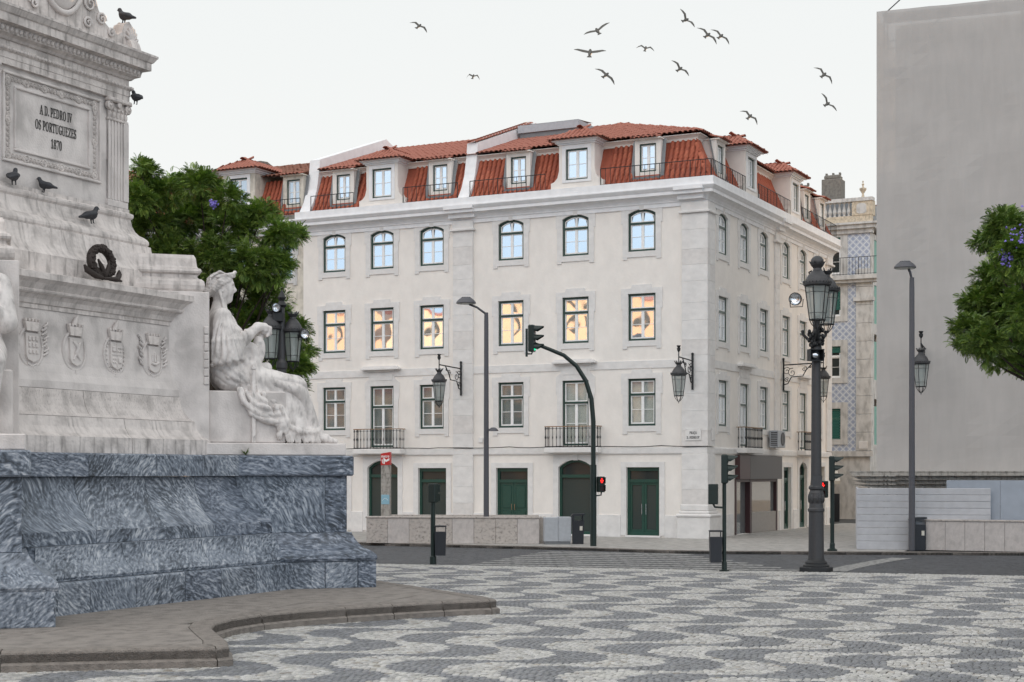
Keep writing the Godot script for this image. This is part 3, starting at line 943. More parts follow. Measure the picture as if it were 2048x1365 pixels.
# front or right door and shop-window openings of the ground floor
func ground_door(parent: Node, at: Transform3D, w: float, h: float, rise: float, kind: String) -> void:
	var root := holder(parent, "door" if kind == "panel" or kind == "glass_door" else "shop_window", at)
	var hw := w * 0.5; var z0 := -0.24; var z1 := -0.12; var f := 0.10
	var fr := MB.new()
	var yt := h - 0.62 - rise * 0.4
	fr.box(-hw, 0, z0, -hw + f, h - rise, z1); fr.box(hw - f, 0, z0, hw, h - rise, z1)
	fr.box(-hw + f, yt, z0, hw - f, yt + 0.13, z1 + 0.02)
	if rise > 0: arch_band(fr, -hw, hw, h - rise, h, f, z0, z1)
	else: fr.box(-hw + f, h - 0.15, z0, hw - f, h, z1)
	fr.box(-hw + f, 0, z0, hw - f, 0.12, z1 + 0.01)
	put(root, "frame", fr, M.green_door)
	var g := MB.new()
	if rise > 0:
		var poly := PackedVector2Array([Vector2(-hw + f, yt + 0.13), Vector2(hw - f, yt + 0.13)])
		var q := arc_pts(-hw + f, hw - f, h - rise - f * 0.35, h - f)
		q.reverse()
		for p in q: poly.append(p)
		g.prism(poly, -0.2, -0.19)
	else: g.box(-hw + f, yt + 0.13, -0.2, hw - f, h - 0.15, -0.19)
	put(root, "transom_pane", g, M.dark_glass)
	if kind == "panel":
		for s in [-1, 1]:
			var lf := MB.new()
			var xa: float = -hw + f if s < 0 else 0.006
			var xb: float = -0.006 if s < 0 else hw - f
			lf.box(xa, 0.02, -0.22, xb, yt, -0.16)
			lf.bbox(xa + 0.1, 0.25, -0.17, xb - 0.1, 0.95, -0.14, 0.02)
			lf.bbox(xa + 0.1, 1.05, -0.17, xb - 0.1, yt - 0.12, -0.14, 0.02)
			var leaf := put(root, "door_leaf", lf, M.green_door)
			var hd := MB.new()
			hd.tube([Vector3(s * 0.07, 0.98, -0.12), Vector3(s * 0.07, 1.0, -0.09), Vector3(s * 0.07, 1.2, -0.09), Vector3(s * 0.07, 1.22, -0.12)], 0.014, 6)
			put(leaf, "handle", hd, M.rail_wood)
	elif kind == "glass_door":
		for s in [-1, 1]:
			var lf := MB.new()
			var xa: float = -hw + f if s < 0 else 0.006
			var xb: float = -0.006 if s < 0 else hw - f
			lf.box(xa, 0.12, -0.21, xa + 0.1, yt, -0.15); lf.box(xb - 0.1, 0.12, -0.21, xb, yt, -0.15)
			lf.box(xa + 0.1, 0.12, -0.21, xb - 0.1, 0.24, -0.15); lf.box(xa + 0.1, yt - 0.1, -0.21, xb - 0.1, yt, -0.15)
			var leaf := put(root, "door_leaf", lf, M.green_door)
			var pn := MB.new()
			pn.box(xa + 0.1, 0.24, -0.19, xb - 0.1, yt - 0.1, -0.18)
			put(leaf, "pane", pn, M.frost)
			var hd := MB.new()
			hd.tube([Vector3(s * 0.09, 0.85, -0.11), Vector3(s * 0.09, 1.28, -0.11)], 0.014, 6)
			put(leaf, "handle", hd, M.chrome)
	else:
		var pn := MB.new()
		pn.box(-hw + f, 0.12, -0.19, hw - f, yt, -0.18)
		put(root, "pane", pn, M.frost)

func tile_mesh(w := 0.2, l := 0.36) -> ArrayMesh:
	# barrel tile: runs down +y? here along z (lower end at z = l), curved across x, narrow end up
	var b := MB.new()
	var n := 6
	for i in n:
		var a := PI * i / n; var c := PI * (i + 1) / n
		var r0 := w * 0.42; var r1 := w * 0.53
		var na := Vector3(-cos(a), sin(a), 0); var nc := Vector3(-cos(c), sin(c), 0)
		b.squad(na * r1 * Vector3(1, 0.72, 1) + Vector3(0, 0.02, l), nc * r1 * Vector3(1, 0.72, 1) + Vector3(0, 0.02, l), nc * r0 * Vector3(1, 0.72, 1), na * r0 * Vector3(1, 0.72, 1), na, nc, nc, na)
		b.quad(na * r1 * 0.86 * Vector3(1, 0.72, 1) + Vector3(0, 0.02, l), nc * r1 * 0.86 * Vector3(1, 0.72, 1) + Vector3(0, 0.02, l), nc * r1 * Vector3(1, 0.72, 1) + Vector3(0, 0.02, l), na * r1 * Vector3(1, 0.72, 1) + Vector3(0, 0.02, l))
	return b.mesh()

var tile_m: ArrayMesh

# transforms of tiles on a plane patch: o = lower edge start, ax = along the eave, up = up the slope (both unit); keep(u, t) filters
func tile_rows(o: Vector3, ax: Vector3, up: Vector3, width: float, length: float, keep: Callable, pitch := 0.225, row := 0.30, wob := 0.006) -> Array:
	var out := []
	var nrm := ax.cross(up).normalized()
	if nrm.y < 0: nrm = -nrm
	var nr := int(ceil(length / row)); var nc := int(width / pitch)
	for j in nr:
		for i in nc:
			var u := (i + 0.5) * pitch; var t := j * row
			if not keep.call(u, t): continue
			var b := Basis(ax.normalized(), nrm, -up.normalized())
			if b.determinant() < 0: b = Basis(-ax.normalized(), nrm, -up.normalized())
			b = b * Basis(Vector3.UP, rng.randf_range(-0.02, 0.02)) * Basis(Vector3.RIGHT, 0.075)
			out.append(Transform3D(b, o + ax * u + up * (t + row * 0.95) + nrm * (0.005 + rng.randf_range(-wob, wob)) ))
	return out

func tile_mass(parent: Node, called: String, list: Array, m: Material) -> void:
	if list.is_empty(): return
	var mm := MultiMesh.new()
	mm.transform_format = MultiMesh.TRANSFORM_3D
	mm.mesh = tile_m
	mm.instance_count = list.size()
	for i in list.size(): mm.set_instance_transform(i, list[i])
	var mi := MultiMeshInstance3D.new()
	mi.name = called
	mi.multimesh = mm
	mi.material_override = m
	mi.set_meta("kind", "stuff")
	parent.add_child(mi, true)

func ridge_tiles(parent: Node, a: Vector3, b: Vector3, m: Material) -> void:
	var n := maxi(1, int(a.distance_to(b) / 0.3))
	var list := []
	var d := (a - b).normalized()
	var x := d.cross(Vector3.UP).normalized()
	var up := x.cross(d).normalized()
	for i in n:
		var p := a.lerp(b, (i + 1) / float(n))
		list.append(Transform3D(Basis(x * 1.25, up * 1.1, x.cross(up)), p - up * 0.03))
	tile_mass(parent, "ridge_tiles", list, m)

const MANS := [Vector2(0.26, 14.38), Vector2(0.03, 14.74), Vector2(-0.20, 15.2), Vector2(-0.42, 15.66), Vector2(-0.62, 16.16)]

func mansard_at(y: float) -> float:
	for i in MANS.size() - 1:
		if y <= MANS[i + 1].y:
			return lerpf(MANS[i].x, MANS[i + 1].x, (y - MANS[i].y) / (MANS[i + 1].y - MANS[i].y))
	return MANS[-1].x

# mansard tiles for a facade frame; blocked: [x0, x1] ranges of dormers [x0, x1, y0]
func mansard_tiles(frame: Transform3D, x0: float, x1: float, blocked: Array, corner := 0.0) -> Array:
	var out := []
	for s in MANS.size() - 1:
		var a: Vector2 = MANS[s]; var b: Vector2 = MANS[s + 1]
		var up := Vector3(0, b.y - a.y, b.x - a.x); var L := up.length()
		var keep := func(u: float, t: float) -> bool:
			var x := x0 + u; var y := a.y + (b.y - a.y) * (t + 0.1) / L
			if corner != 0.0 and (x > mansard_at(y) - 0.02 if corner > 0 else x < -mansard_at(y) + 0.02): return false
			for k in blocked:
				if x > k[0] and x < k[1] and y > k[2]: return false
			return true
		for t in tile_rows(Vector3(x0, a.y, a.x), Vector3.RIGHT, up.normalized(), x1 - x0, L, keep, 0.225, L / 2.0): out.append(frame * t)
	return out

# dormer with a hipped tiled roof whose wall stands flush with the facade
func big_dormer(parent: Node, frame: Transform3D, cx: float, wallm: Material, roofm: Material, glass: Material, hw := 0.80, dy := 0.0, flare := true) -> void:
	var root := holder(parent, "dormer", frame * T(cx, dy - 0.04, 0.33))
	var y0 := 14.36; var y1 := 16.42
	var b := MB.new()
	var ww := 0.50; var wb := 14.80; var wt := 16.08
	wall_holes(b, -hw, hw, y0, y1, [[-ww, ww, wb, wt, 0.0]], 0.2)
	b.quad(Vector3(-hw, y0, -2.5), Vector3(-hw, y0, 0), Vector3(-hw, y1, 0), Vector3(-hw, y1, -2.5))
	b.quad(Vector3(hw, y0, 0), Vector3(hw, y0, -2.5), Vector3(hw, y1, -2.5), Vector3(hw, y1, 0))
	if flare:
		for s in [-1, 1]:
			var poly := PackedVector2Array([Vector2(s * hw, y0), Vector2(s * 1.18, y0), Vector2(s * 1.18, y0 + 0.36), Vector2(s * 1.02, y0 + 0.42), Vector2(s * 0.88, y0 + 0.58), Vector2(s * 0.81, y0 + 0.85), Vector2(s * hw, y0 + 1.0)])
			b.prism(poly, -1.1, -0.01)
	put(root, "wall", b, wallm)
	var tr := MB.new()
	var k := 0.15
	tr.box(-ww - k, wb - 0.1, 0.0, -ww, wt + k, 0.03); tr.box(ww, wb - 0.1, 0.0, ww + k, wt + k, 0.03)
	tr.box(-ww, wt, 0.0, ww, wt + k, 0.028); tr.box(-ww, wb - 0.1, 0.0, ww, wb, 0.034)
	# eaves moulding
	for e in [[0.05, y1 - 0.16, y1 - 0.10], [0.12, y1 - 0.10, y1 - 0.02], [0.24, y1 - 0.02, y1 + 0.06]]:
		tr.box(-hw - e[0], e[1], -2.0, hw + e[0], e[2], e[0])
	put(root, "trim", tr, M.white)
	window_node(root, T(0, wb, 0), ww * 2, wt - wb, 0.0, glass, "", null, 0.06, false)
	# hipped roof: tiles
	var e := hw + 0.36; var ye := y1 + 0.05; var ya := y1 + 0.62
	var apz := -0.62
	var base := MB.new()
	var F := [Vector3(-e, ye, 0.34), Vector3(e, ye, 0.34), Vector3(e, ye, -3.2), Vector3(-e, ye, -3.2), Vector3(0, ya, apz), Vector3(0, ya, -3.2)]
	base.tri(F[0], F[1], F[4]); base.quad(F[1], F[2], F[5], F[4]); base.quad(F[3], F[0], F[4], F[5])
	base.quad(F[0] - Vector3(0, 0.03, 0), F[3] - Vector3(0, 0.03, 0), F[2] - Vector3(0, 0.03, 0), F[1] - Vector3(0, 0.03, 0))
	put(root, "roof_deck", base, roofm)
	var list := []
	var upf: Vector3 = (Vector3(0, ya, apz) - Vector3(0, ye, 0.34)); var Lf := upf.length()
	list += tile_rows(Vector3(-e, ye, 0.34), Vector3.RIGHT, upf.normalized(), 2 * e, Lf, func(u, t): return absf(u - e) < e * (1.0 - (t + 0.12) / Lf) + 0.03, 0.2, 0.28)
	for s in [-1, 1]:
		var up: Vector3 = (Vector3(0, ya, 0) - Vector3(s * e, ye, 0)); var L := up.length()
		list += tile_rows(Vector3(s * e, ye, 0.34 if s > 0 else -3.2), Vector3.FORWARD if s > 0 else Vector3.BACK, up.normalized(), 3.5, L, func(u, t): return (u if s > 0 else 3.54 - u) > (0.34 - apz) * (t + 0.05) / L, 0.2, 0.28)
	tile_mass(root, "roof_tiles", list, roofm)
	ridge_tiles(root, F[0], F[4], roofm); ridge_tiles(root, F[1], F[4], roofm); ridge_tiles(root, F[5], F[4], roofm)

func small_dormer(parent: Node, frame: Transform3D, cx: float, wallm: Material, roofm: Material, glass: Material, z := 0.02, dy := 0.0) -> void:
	var root := holder(parent, "dormer", frame * T(cx, dy, z))
	var hw := 0.56; var y0 := 14.66; var y1 := 16.22; var ww := 0.36; var wb := 14.88; var wt := 16.02
	var b := MB.new()
	wall_holes(b, -hw, hw, y0, y1, [[-ww, ww, wb, wt, 0.0]], 0.16)
	b.quad(Vector3(-hw, y0, -1.2), Vector3(-hw, y0, 0), Vector3(-hw, y1, 0), Vector3(-hw, y1, -1.2))
	b.quad(Vector3(hw, y0, 0), Vector3(hw, y0, -1.2), Vector3(hw, y1, -1.2), Vector3(hw, y1, 0))
	put(root, "wall", b, wallm)
	var fl := MB.new()
	fl.prism(PackedVector2Array([Vector2(-hw - 0.05, y0 - 0.10), Vector2(hw + 0.05, y0 - 0.10), Vector2(hw + 0.05, y0), Vector2(-hw - 0.05, y0)]), -0.3, 0.14)
	for s in [-1, 1]:
		fl.quad(Vector3(s * (hw + 0.16), y0, 0.06), Vector3(s * (hw + 0.01), y0, 0.08), Vector3(s * (hw + 0.01), y1, -0.24), Vector3(s * (hw + 0.16), y1, -0.26))
	put(root, "flashing", fl, M.lead)
	window_node(root, T(0, wb, 0), ww * 2, wt - wb, 0.0, glass, "", null, 0.055, false)
	var list := tile_rows(Vector3(-hw - 0.08, y1 + 0.0, 0.24), Vector3.RIGHT, Vector3(0, 0.25, -0.97).normalized(), hw * 2 + 0.2, 0.6, func(_u, _t): return true, 0.19, 0.3)
	var dk := MB.new()
	dk.box(-hw - 0.05, y1 - 0.04, -1.0, hw + 0.05, y1 + 0.01, 0.16)
	put(root, "roof_deck", dk, wallm)
	tile_mass(root, "roof_tiles", list, roofm)

# profile (out, y) run along the front from xl, round the corner and along the right side to length rl
func corner_sweep(b: MB, prof: Array, xl: float, rl: float) -> void:
	for i in prof.size() - 1:
		var p: Vector2 = prof[i]; var q: Vector2 = prof[i + 1]
		b.quad(Vector3(xl, p.y, p.x), Vector3(p.x, p.y, p.x), Vector3(q.x, q.y, q.x), Vector3(xl, q.y, q.x))
		if rl > 0: b.quad(Vector3(p.x, p.y, p.x), Vector3(p.x, p.y, -rl), Vector3(q.x, q.y, -rl), Vector3(q.x, q.y, q.x))
	var poly := PackedVector2Array()
	for p in prof: poly.append(p)
	var ix := Geometry2D.triangulate_polygon(poly)
	for i in range(0, ix.size(), 3):
		for e in 2:
			var t := []
			for k in 3:
				var p := poly[ix[i + k]]
				t.append(Vector3(xl, p.y, p.x) if e == 0 else Vector3(p.x, p.y, -rl))
			b.tri(t[0], t[1], t[2])

func stone_pilaster(parent: Node, frame: Transform3D, x0: float, x1: float, y0: float, y1: float, out: float, wrap := false) -> void:
	var root := holder(parent, "pilaster", frame)
	var y := y0
	var i := 0
	while y < y1 - 0.05:
		var h := minf([0.62, 0.78, 0.7, 0.86, 0.66][i % 5], y1 - y)
		if y1 - y - h < 0.25: h = y1 - y
		var b := MB.new()
		b.bbox(x0, y + 0.002, -0.2, x1, y + h - 0.002, out, 0.004)
		put(root, "stone_block", b, [M.lioz, M.lioz, M.lioz_b, M.lioz, M.lioz][(i * 3 + int(absf(x0) * 3)) % 5])
		y += h
		i += 1

func main_building() -> void:
	tile_m = tile_mesh()
	var B := thing("corner_building", "cream four-storey corner building with red tiled mansard roof and green window frames", "building", Transform3D(Basis(Vector3.UP, GRID), CORNER))
	var front := Transform3D.IDENTITY
	var right := Transform3D(RIGHT, Vector3.ZERO)
	var fx := [-17.53, -15.03, -12.51, -8.67, -5.68, -2.73]
	var rx := [2.05, 4.80, 7.52, 10.85, 13.62, 16.3]
	var gfx := [[-17.55, 1.4, 2.92, 0.0, "window"], [-15.0, 1.56, 3.24, 0.32, "window"], [-12.49, 1.40, 2.9, 0.0, "window"], [-8.62, 1.50, 2.9, 0.0, "panel"], [-5.68, 1.56, 3.24, 0.32, "window"], [-2.69, 1.44, 2.92, 0.0, "glass_door"]]
	var fh := []; var rh := []
	for x in fx:
		fh.append([x - 0.6, x + 0.6, 11.68, 13.38, 0.17])
		fh.append([x - 0.6, x + 0.6, 8.06, 9.97, 0.0])
		var bal: bool = x == fx[1] or x == fx[4]
		fh.append([x - 0.6, x + 0.6, 3.82 if bal else 4.6, 6.52, 0.0])
	for g in gfx: fh.append([g[0] - g[1] * 0.5, g[0] + g[1] * 0.5, 0.15, g[2], g[3]])
	for x in rx:
		rh.append([x - 0.58, x + 0.58, 11.62, 13.3, 0.17])
		rh.append([x - 0.58, x + 0.58, 8.04, 9.9, 0.0])
		var bal: bool = x == rx[1] or x == rx[4]
		rh.append([x - 0.58, x + 0.58, 3.82 if bal else 4.6, 6.48, 0.0])
	rh.append([3.55, 9.5, 0.1, 2.42, 0.0])
	rh.append([10.45, 11.65, 0.1, 2.95, 0.0])
	rh.append([13.0, 14.3, 0.1, 3.2, 0.3])
	rh.append([15.6, 17.4, 0.1, 3.0, 0.0])
	var w := MB.new()
	wall_holes(w, -19.2, 0.0, 0.0, 13.5, fh, 0.24)
	w.quad(Vector3(-19.2, 13.5, 0), Vector3(0, 13.5, 0), Vector3(0, 14.3, 0), Vector3(-19.2, 14.3, 0))
	put(B, "front_wall", w, M.plaster)
	w = MB.new()
	w.xf = right
	wall_holes(w, 0.0, 18.6, 0.0, 14.3, rh, 0.24)
	put(B, "side_wall", w, M.plaster)
	w = MB.new()
	w.quad(Vector3(-19.2, 0, 0), Vector3(-19.2, 0, -18.6), Vector3(-19.2, 14.3, -18.6), Vector3(-19.2, 14.3, 0))
	w.quad(Vector3(0, 0, -18.6), Vector3(-19.2, 0, -18.6), Vector3(-19.2, 14.3, -18.6), Vector3(0, 14.3, -18.6))
	# dark interior core, so that no light leaks through between facades
	w.box(-18.6, 0.0, -18.0, -2.0, 14.2, -5.2)
	put(B, "back_wall", w, M.plaster_old)
	# windows
	for i in fx.size():
		var n := window_node(B, T(fx[i], 11.68, 0), 1.2, 1.70, 0.17, M.mirror)
		surround(n, 1.2, 1.70, 0.17, "arch", M.lioz)
		n = window_node(B, T(fx[i], 8.06, 0), 1.2, 1.91, 0.0, M.mirror)
		surround(n, 1.2, 1.91, 0.0, "rect", M.lioz)
		var bal := i == 1 or i == 4
		n = window_node(B, T(fx[i], 3.82 if bal else 4.6, 0), 1.2, 2.70 if bal else 1.92, 0.0, M.clear, "blind" if i >= 4 else "curtain")
		surround(n, 1.2, 2.70 if bal else 1.92, 0.0, "balcony" if bal else "rect", M.lioz)
		if bal: balcony(B, T(fx[i], 3.66, 0), 2.45)
	for i in rx.size():
		var n := window_node(B, right * T(rx[i], 11.62, 0), 1.16, 1.68, 0.17, M.mirror)
		surround(n, 1.16, 1.68, 0.17, "arch", M.lioz)
		n = window_node(B, right * T(rx[i], 8.04, 0), 1.16, 1.86, 0.0, M.mirror)
		surround(n, 1.16, 1.86, 0.0, "rect", M.lioz)
		var bal := i == 1 or i == 4
		n = window_node(B, right * T(rx[i], 3.82 if bal else 4.6, 0), 1.16, 2.66 if bal else 1.88, 0.0, M.mirror)
		surround(n, 1.16, 2.66 if bal else 1.88, 0.0, "balcony" if bal else "rect", M.lioz)
		if bal: balcony(B, right * T(rx[i], 3.66, 0), 2.3)
	for g in gfx:
		ground_door(B, T(g[0], 0.15, 0), g[1], g[2] - 0.15, g[3], g[4])
		var hold := B.get_child(B.get_child_count() - 1)
		surround(hold, g[1], g[2] - 0.15, g[3], "archdoor" if g[3] > 0 else "door", M.lioz)
	ground_door(B, right * T(11.05, 0.1, 0), 1.2, 2.85, 0.0, "glass_door")
	surround(B.get_child(B.get_child_count() - 1), 1.2, 2.85, 0.0, "door", M.lioz)
	ground_door(B, right * T(13.65, 0.1, 0), 1.3, 3.1, 0.3, "glass_door")
	surround(B.get_child(B.get_child_count() - 1), 1.3, 3.1, 0.3, "archdoor", M.lioz)
	ground_door(B, right * T(16.5, 0.1, 0), 1.8, 2.9, 0.0, "window")
	surround(B.get_child(B.get_child_count() - 1), 1.8, 2.9, 0.0, "door", M.lioz)
	# plinth pieces between the ground-floor openings
	var edges := [-19.2]
	for g in gfx:
		edges.append(g[0] - g[1] * 0.5 - 0.24); edges.append(g[0] + g[1] * 0.5 + 0.24)
	edges.append(-1.1)
	for i in range(0, edges.size(), 2):
		if edges[i + 1] - edges[i] > 0.15:
			var p := MB.new()
			p.bbox(edges[i], 0.0, -0.05, edges[i + 1], 0.98, 0.05, 0.01)
			put(B, "plinth", p, M.lioz)
	for e in [[1.05, 3.3], [9.75, 10.1], [11.95, 12.7], [14.6, 15.3], [17.7, 18.5]]:
		var p := MB.new()
		p.xf = right
		p.bbox(e[0], 0.0, -0.05, e[1], 0.98, 0.05, 0.01)
		put(B, "plinth", p, M.lioz)
	# door steps
	for g in gfx:
		var p := MB.new()
		p.bbox(g[0] - g[1] * 0.5 - 0.05, 0.0, -0.3, g[0] + g[1] * 0.5 + 0.05, 0.145, 0.07, 0.01)
		put(B, "door_step", p, M.lioz)
	# string courses
	var sc := MB.new()
	corner_sweep(sc, [Vector2(-0.02, 3.46), Vector2(0.06, 3.46), Vector2(0.075, 3.50), Vector2(0.075, 3.68), Vector2(0.05, 3.72), Vector2(-0.02, 3.74)], -19.2, 18.6)
	put(B, "string_course", sc, M.lioz)
	sc = MB.new()
	corner_sweep(sc, [Vector2(-0.02, 6.93), Vector2(0.035, 6.93), Vector2(0.035, 7.24), Vector2(-0.02, 7.25)], -19.2, 18.6)
	put(B, "string_course", sc, M.lioz)
	# pilasters
	stone_pilaster(B, front, -11.42, -10.46, 0.0, 3.46, 0.10)
	stone_pilaster(B, front, -11.42, -10.46, 3.74, 13.06, 0.10)
	stone_pilaster(B, front, -0.98, 0.12, 1.42, 3.46, 0.12)
	stone_pilaster(B, front, -0.98, 0.12, 3.76, 13.05, 0.12)
	stone_pilaster(B, right, 0.19, 0.78, 1.42, 3.46, 0.119)
	stone_pilaster(B, right, 0.19, 0.78, 3.76, 13.05, 0.119)
	stone_pilaster(B, right, 9.05, 9.72, 3.76, 13.05, 0.08)
	stone_pilaster(B, right, 17.7, 18.6, 3.76, 13.05, 0.08)
	var ped := MB.new()
	ped.bbox(-1.12, 0.0, -1.0, 0.26, 0.92, 0.26, 0.015)
	ped.bbox(-1.17, 0.92, -1.05, 0.31, 1.06, 0.31, 0.045)
	ped.bbox(-1.07, 1.06, -0.92, 0.19, 1.18, 0.19, 0.03)
	ped.bbox(-1.02, 1.18, -0.86, 0.155, 1.43, 0.155, 0.03)
	put(B, "corner_pedestal", ped, M.lioz)
	# capitals
	for cfg in [[front, -11.42, -10.46], [front, -0.98, 0.12], [right, 0.19, 0.78], [right, 9.05, 9.72], [right, 17.7, 18.6]]:
		var cp := MB.new()
		cp.xf = cfg[0]
		cp.bbox(cfg[1] - 0.1, 13.05, -0.1, cfg[2] + 0.1, 13.15, 0.22, 0.02)
		cp.bbox(cfg[1] - 0.02, 13.15, -0.1, cfg[2] + 0.02, 13.50, 0.125, 0.01)
		put(B, "pilaster_capital", cp, M.lioz)
	# main cornice and gutter
	var co := MB.new()
	corner_sweep(co, [Vector2(-0.05, 13.38), Vector2(0.06, 13.38), Vector2(0.06, 13.52), Vector2(0.10, 13.56), Vector2(0.10, 13.60), Vector2(0.16, 13.70), Vector2(0.26, 13.78), Vector2(0.30, 13.80), Vector2(0.42, 13.80), Vector2(0.42, 13.92), Vector2(0.47, 13.97), Vector2(0.54, 14.06), Vector2(0.54, 14.10), Vector2(-0.05, 14.12)], -19.35, 18.75)
	put(B, "cornice", co, M.white)
	co = MB.new()
	corner_sweep(co, [Vector2(-0.05, 14.10), Vector2(0.47, 14.10), Vector2(0.47, 14.42), Vector2(0.42, 14.43), Vector2(0.40, 14.38), Vector2(-0.3, 14.38)], -19.35, 18.75)
	put(B, "gutter", co, M.white)
	# projections of the cornice over the pilasters
	for cfg in [[front, -11.55, -10.3], [front, -1.1, 0.0], [right, 8.95, 9.85]]:
		var cp := MB.new()
		cp.xf = cfg[0]
		cp.box(cfg[1], 13.60, 0.02, cfg[2], 13.79, 0.30)
		cp.box(cfg[1] - 0.04, 13.79, 0.02, cfg[2] + 0.04, 13.93, 0.50)
		cp.box(cfg[1] - 0.07, 13.93, 0.02, cfg[2] + 0.07, 14.095, 0.60)
		put(B, "cornice_block", cp, M.white)
	# mansard decks
	var mp := []
	for p in MANS: mp.append(Vector2(p.x - 0.01, p.y))
	mp.append(Vector2(-0.64, 16.16)); mp.append(Vector2(-3.0, 16.17)); mp.append(Vector2(-3.0, 14.3))
	var md := MB.new()
	corner_sweep(md, mp, -19.1, 18.6)
	put(B, "mansard_deck", md, M.tile1)
	var bigf := [-14.84, -5.48]; var smallf := [-17.05, -12.10, -8.32, -2.47]
	var bigr := [4.75, 11.3]; var smallr := [1.75, 14.3, 17.0]
	var blk := []
	for x in bigf: blk.append([x - 0.92, x + 0.92, 14.0])
	for x in bigf: blk.append([x - 1.24, x - 0.8, 14.2])
	for x in bigf: blk.append([x + 0.8, x + 1.24, 14.2])
	for x in smallf: blk.append([x - 0.70, x + 0.70, 14.62])
	blk.append([-11.05, -10.45, 14.0]); blk.append([-19.2, -18.55, 14.0])
	var ft := mansard_tiles(front, -18.6, 0.4, blk, 1.0)
	rng.seed = 21
	var singles := 0
	var rest := []
	for t in ft:
		if singles < 300:
			put(B, "roof_tile", tile_m, [M.tile0, M.tile1, M.tile2, M.tile0][rng.randi() % 4], t)
			singles += 1
		else: rest.append(t)
	print("mansard tiles ", ft.size())
	var blr := []
	for x in bigr: blr.append([x - 0.92, x + 0.92, 14.0])
	for x in smallr: blr.append([x - 0.70, x + 0.70, 14.62])
	rest += mansard_tiles(right, -0.4, 18.4, blr, -1.0)
	tile_mass(B, "mansard_tiles", rest, M.tile0)
	# hip tiles at the corner of the mansard
	for i in MANS.size() - 1:
		var a: Vector2 = MANS[i]; var b: Vector2 = MANS[i + 1]
		ridge_tiles(B, Vector3(a.x, a.y, a.x), Vector3(b.x, b.y, b.x), M.tile2)
	# upper roof: eaves cornice, decks and tiles
	var ec := MB.new()
	corner_sweep(ec, [Vector2(-0.62, 16.10), Vector2(-0.56, 16.10), Vector2(-0.53, 16.2), Vector2(-0.42, 16.28), Vector2(-0.36, 16.30), Vector2(-0.36, 16.34), Vector2(-0.8, 16.34)], -18.6, 18.6)
	put(B, "eaves_cornice", ec, M.plaster)
	var ey := 16.40; var ry := 18.40; var eo := -0.26; var ro := -6.2
	var deck := MB.new()
	deck.quad(Vector3(-18.6, ey, eo), Vector3(eo, ey, eo), Vector3(ro, ry, ro), Vector3(-18.6, ry, ro))
	deck.quad(Vector3(eo, ey, eo), Vector3(eo, ey, -18.6), Vector3(ro, ry, -12.6), Vector3(ro, ry, ro))
	deck.quad(Vector3(-18.6, ry, ro), Vector3(ro, ry, ro), Vector3(ro, ry, -12.6), Vector3(-18.6, ry, -12.6))
	deck.quad(Vector3(eo, ey, -18.6), Vector3(-18.6, ey, -18.6), Vector3(-18.6, ry, -12.6), Vector3(ro, ry, -12.6))
	deck.box(-18.6, 16.1, -18.5, -0.7, 16.35, -0.7)
	put(B, "roof_deck", deck, M.tile_pale)
	var up := Vector3(0, ry - ey, ro - eo); var L := up.length()
	var lst := tile_rows(Vector3(-18.6, ey, eo), Vector3.RIGHT, up.normalized(), 18.4, L, func(u, t):
		var x: float = -18.6 + u
		var o: float = lerpf(eo, ro, t / L)
		if x > o - 0.05: return false
		if x > -11.05 and x < -10.45: return false
		return true, 0.225, 0.33)
	var upr := Vector3(ro - eo, ry - ey, 0)
	lst += tile_rows(Vector3(eo, ey, 0.0), Vector3.FORWARD, upr.normalized(), 18.4, L, func(u, t): return -u < lerpf(eo, ro, t / L) - 0.05, 0.225, 0.33)
	tile_mass(B, "upper_roof_tiles", lst, M.tile_pale)
	ridge_tiles(B, Vector3(eo, ey, eo), Vector3(ro, ry, ro), M.tile_pale)
	ridge_tiles(B, Vector3(-18.6, ry, ro), Vector3(ro, ry, ro), M.tile_pale)
	# party walls that stand above the roof
	for x in [[-19.12, -18.58], [-11.0, -10.48]]:
		var pw := MB.new()
		pw.xf = Transform3D(Basis(Vector3(0, 0, -1), Vector3.UP, Vector3(1, 0, 0)), Vector3(0, 0, 0))
		pw.prism(PackedVector2Array([Vector2(-0.46, 14.37), Vector2(-0.10, 14.9), Vector2(0.16, 15.5), Vector2(0.34, 16.3), Vector2(0.42, 16.9), Vector2(6.2, 18.92), Vector2(12, 16.9), Vector2(12, 14.3), Vector2(0.5, 14.3)]), x[0], x[1])
		put(B, "party_wall", pw, M.white)
		if x[0] > -15:
			var cap := []
			for i in 20: cap.append(Transform3D(Basis(Vector3(2.4, 0, 0), Vector3(0, 0.944, 0.33), Vector3(0, -0.33, 0.944)), Vector3((x[0] + x[1]) * 0.5, lerpf(17.02, 18.98, i / 20.0), lerpf(-0.65, -6.3, i / 20.0))))
			tile_mass(B, "coping_tiles", cap, M.tile_pale)
	# roof light box behind the second party wall
	var sk := MB.new()
	sk.xf = T(-8.9, 0, -4.2)
	sk.box(-1.45, 17.3, -1.2, 1.45, 18.32, 0.0)
	put(B, "rooflight_box", sk, M.lead)
	sk = MB.new()
	sk.xf = T(-8.9, 0, -4.2)
	for i in 4:
		sk.quad(Vector3(-1.5 + i * 0.75, 18.35, 0.08), Vector3(-1.5 + i * 0.75 + 0.73, 18.35, 0.08), Vector3(-1.5 + i * 0.75 + 0.73, 18.5, -1.55), Vector3(-1.5 + i * 0.75, 18.5, -1.55))
	sk.box(-1.5, 18.0, -1.6, 1.5, 18.34, 0.08)
	put(B, "rooflight_panels", sk, M.cabinet)
	for x in bigf: big_dormer(B, front, x, M.plaster, M.tile_pale, M.mirror)
	for x in smallf: small_dormer(B, front, x, M.plaster, M.tile_pale, M.mirror)
	for x in bigr: big_dormer(B, right, x, M.plaster, M.tile_pale, M.mirror)
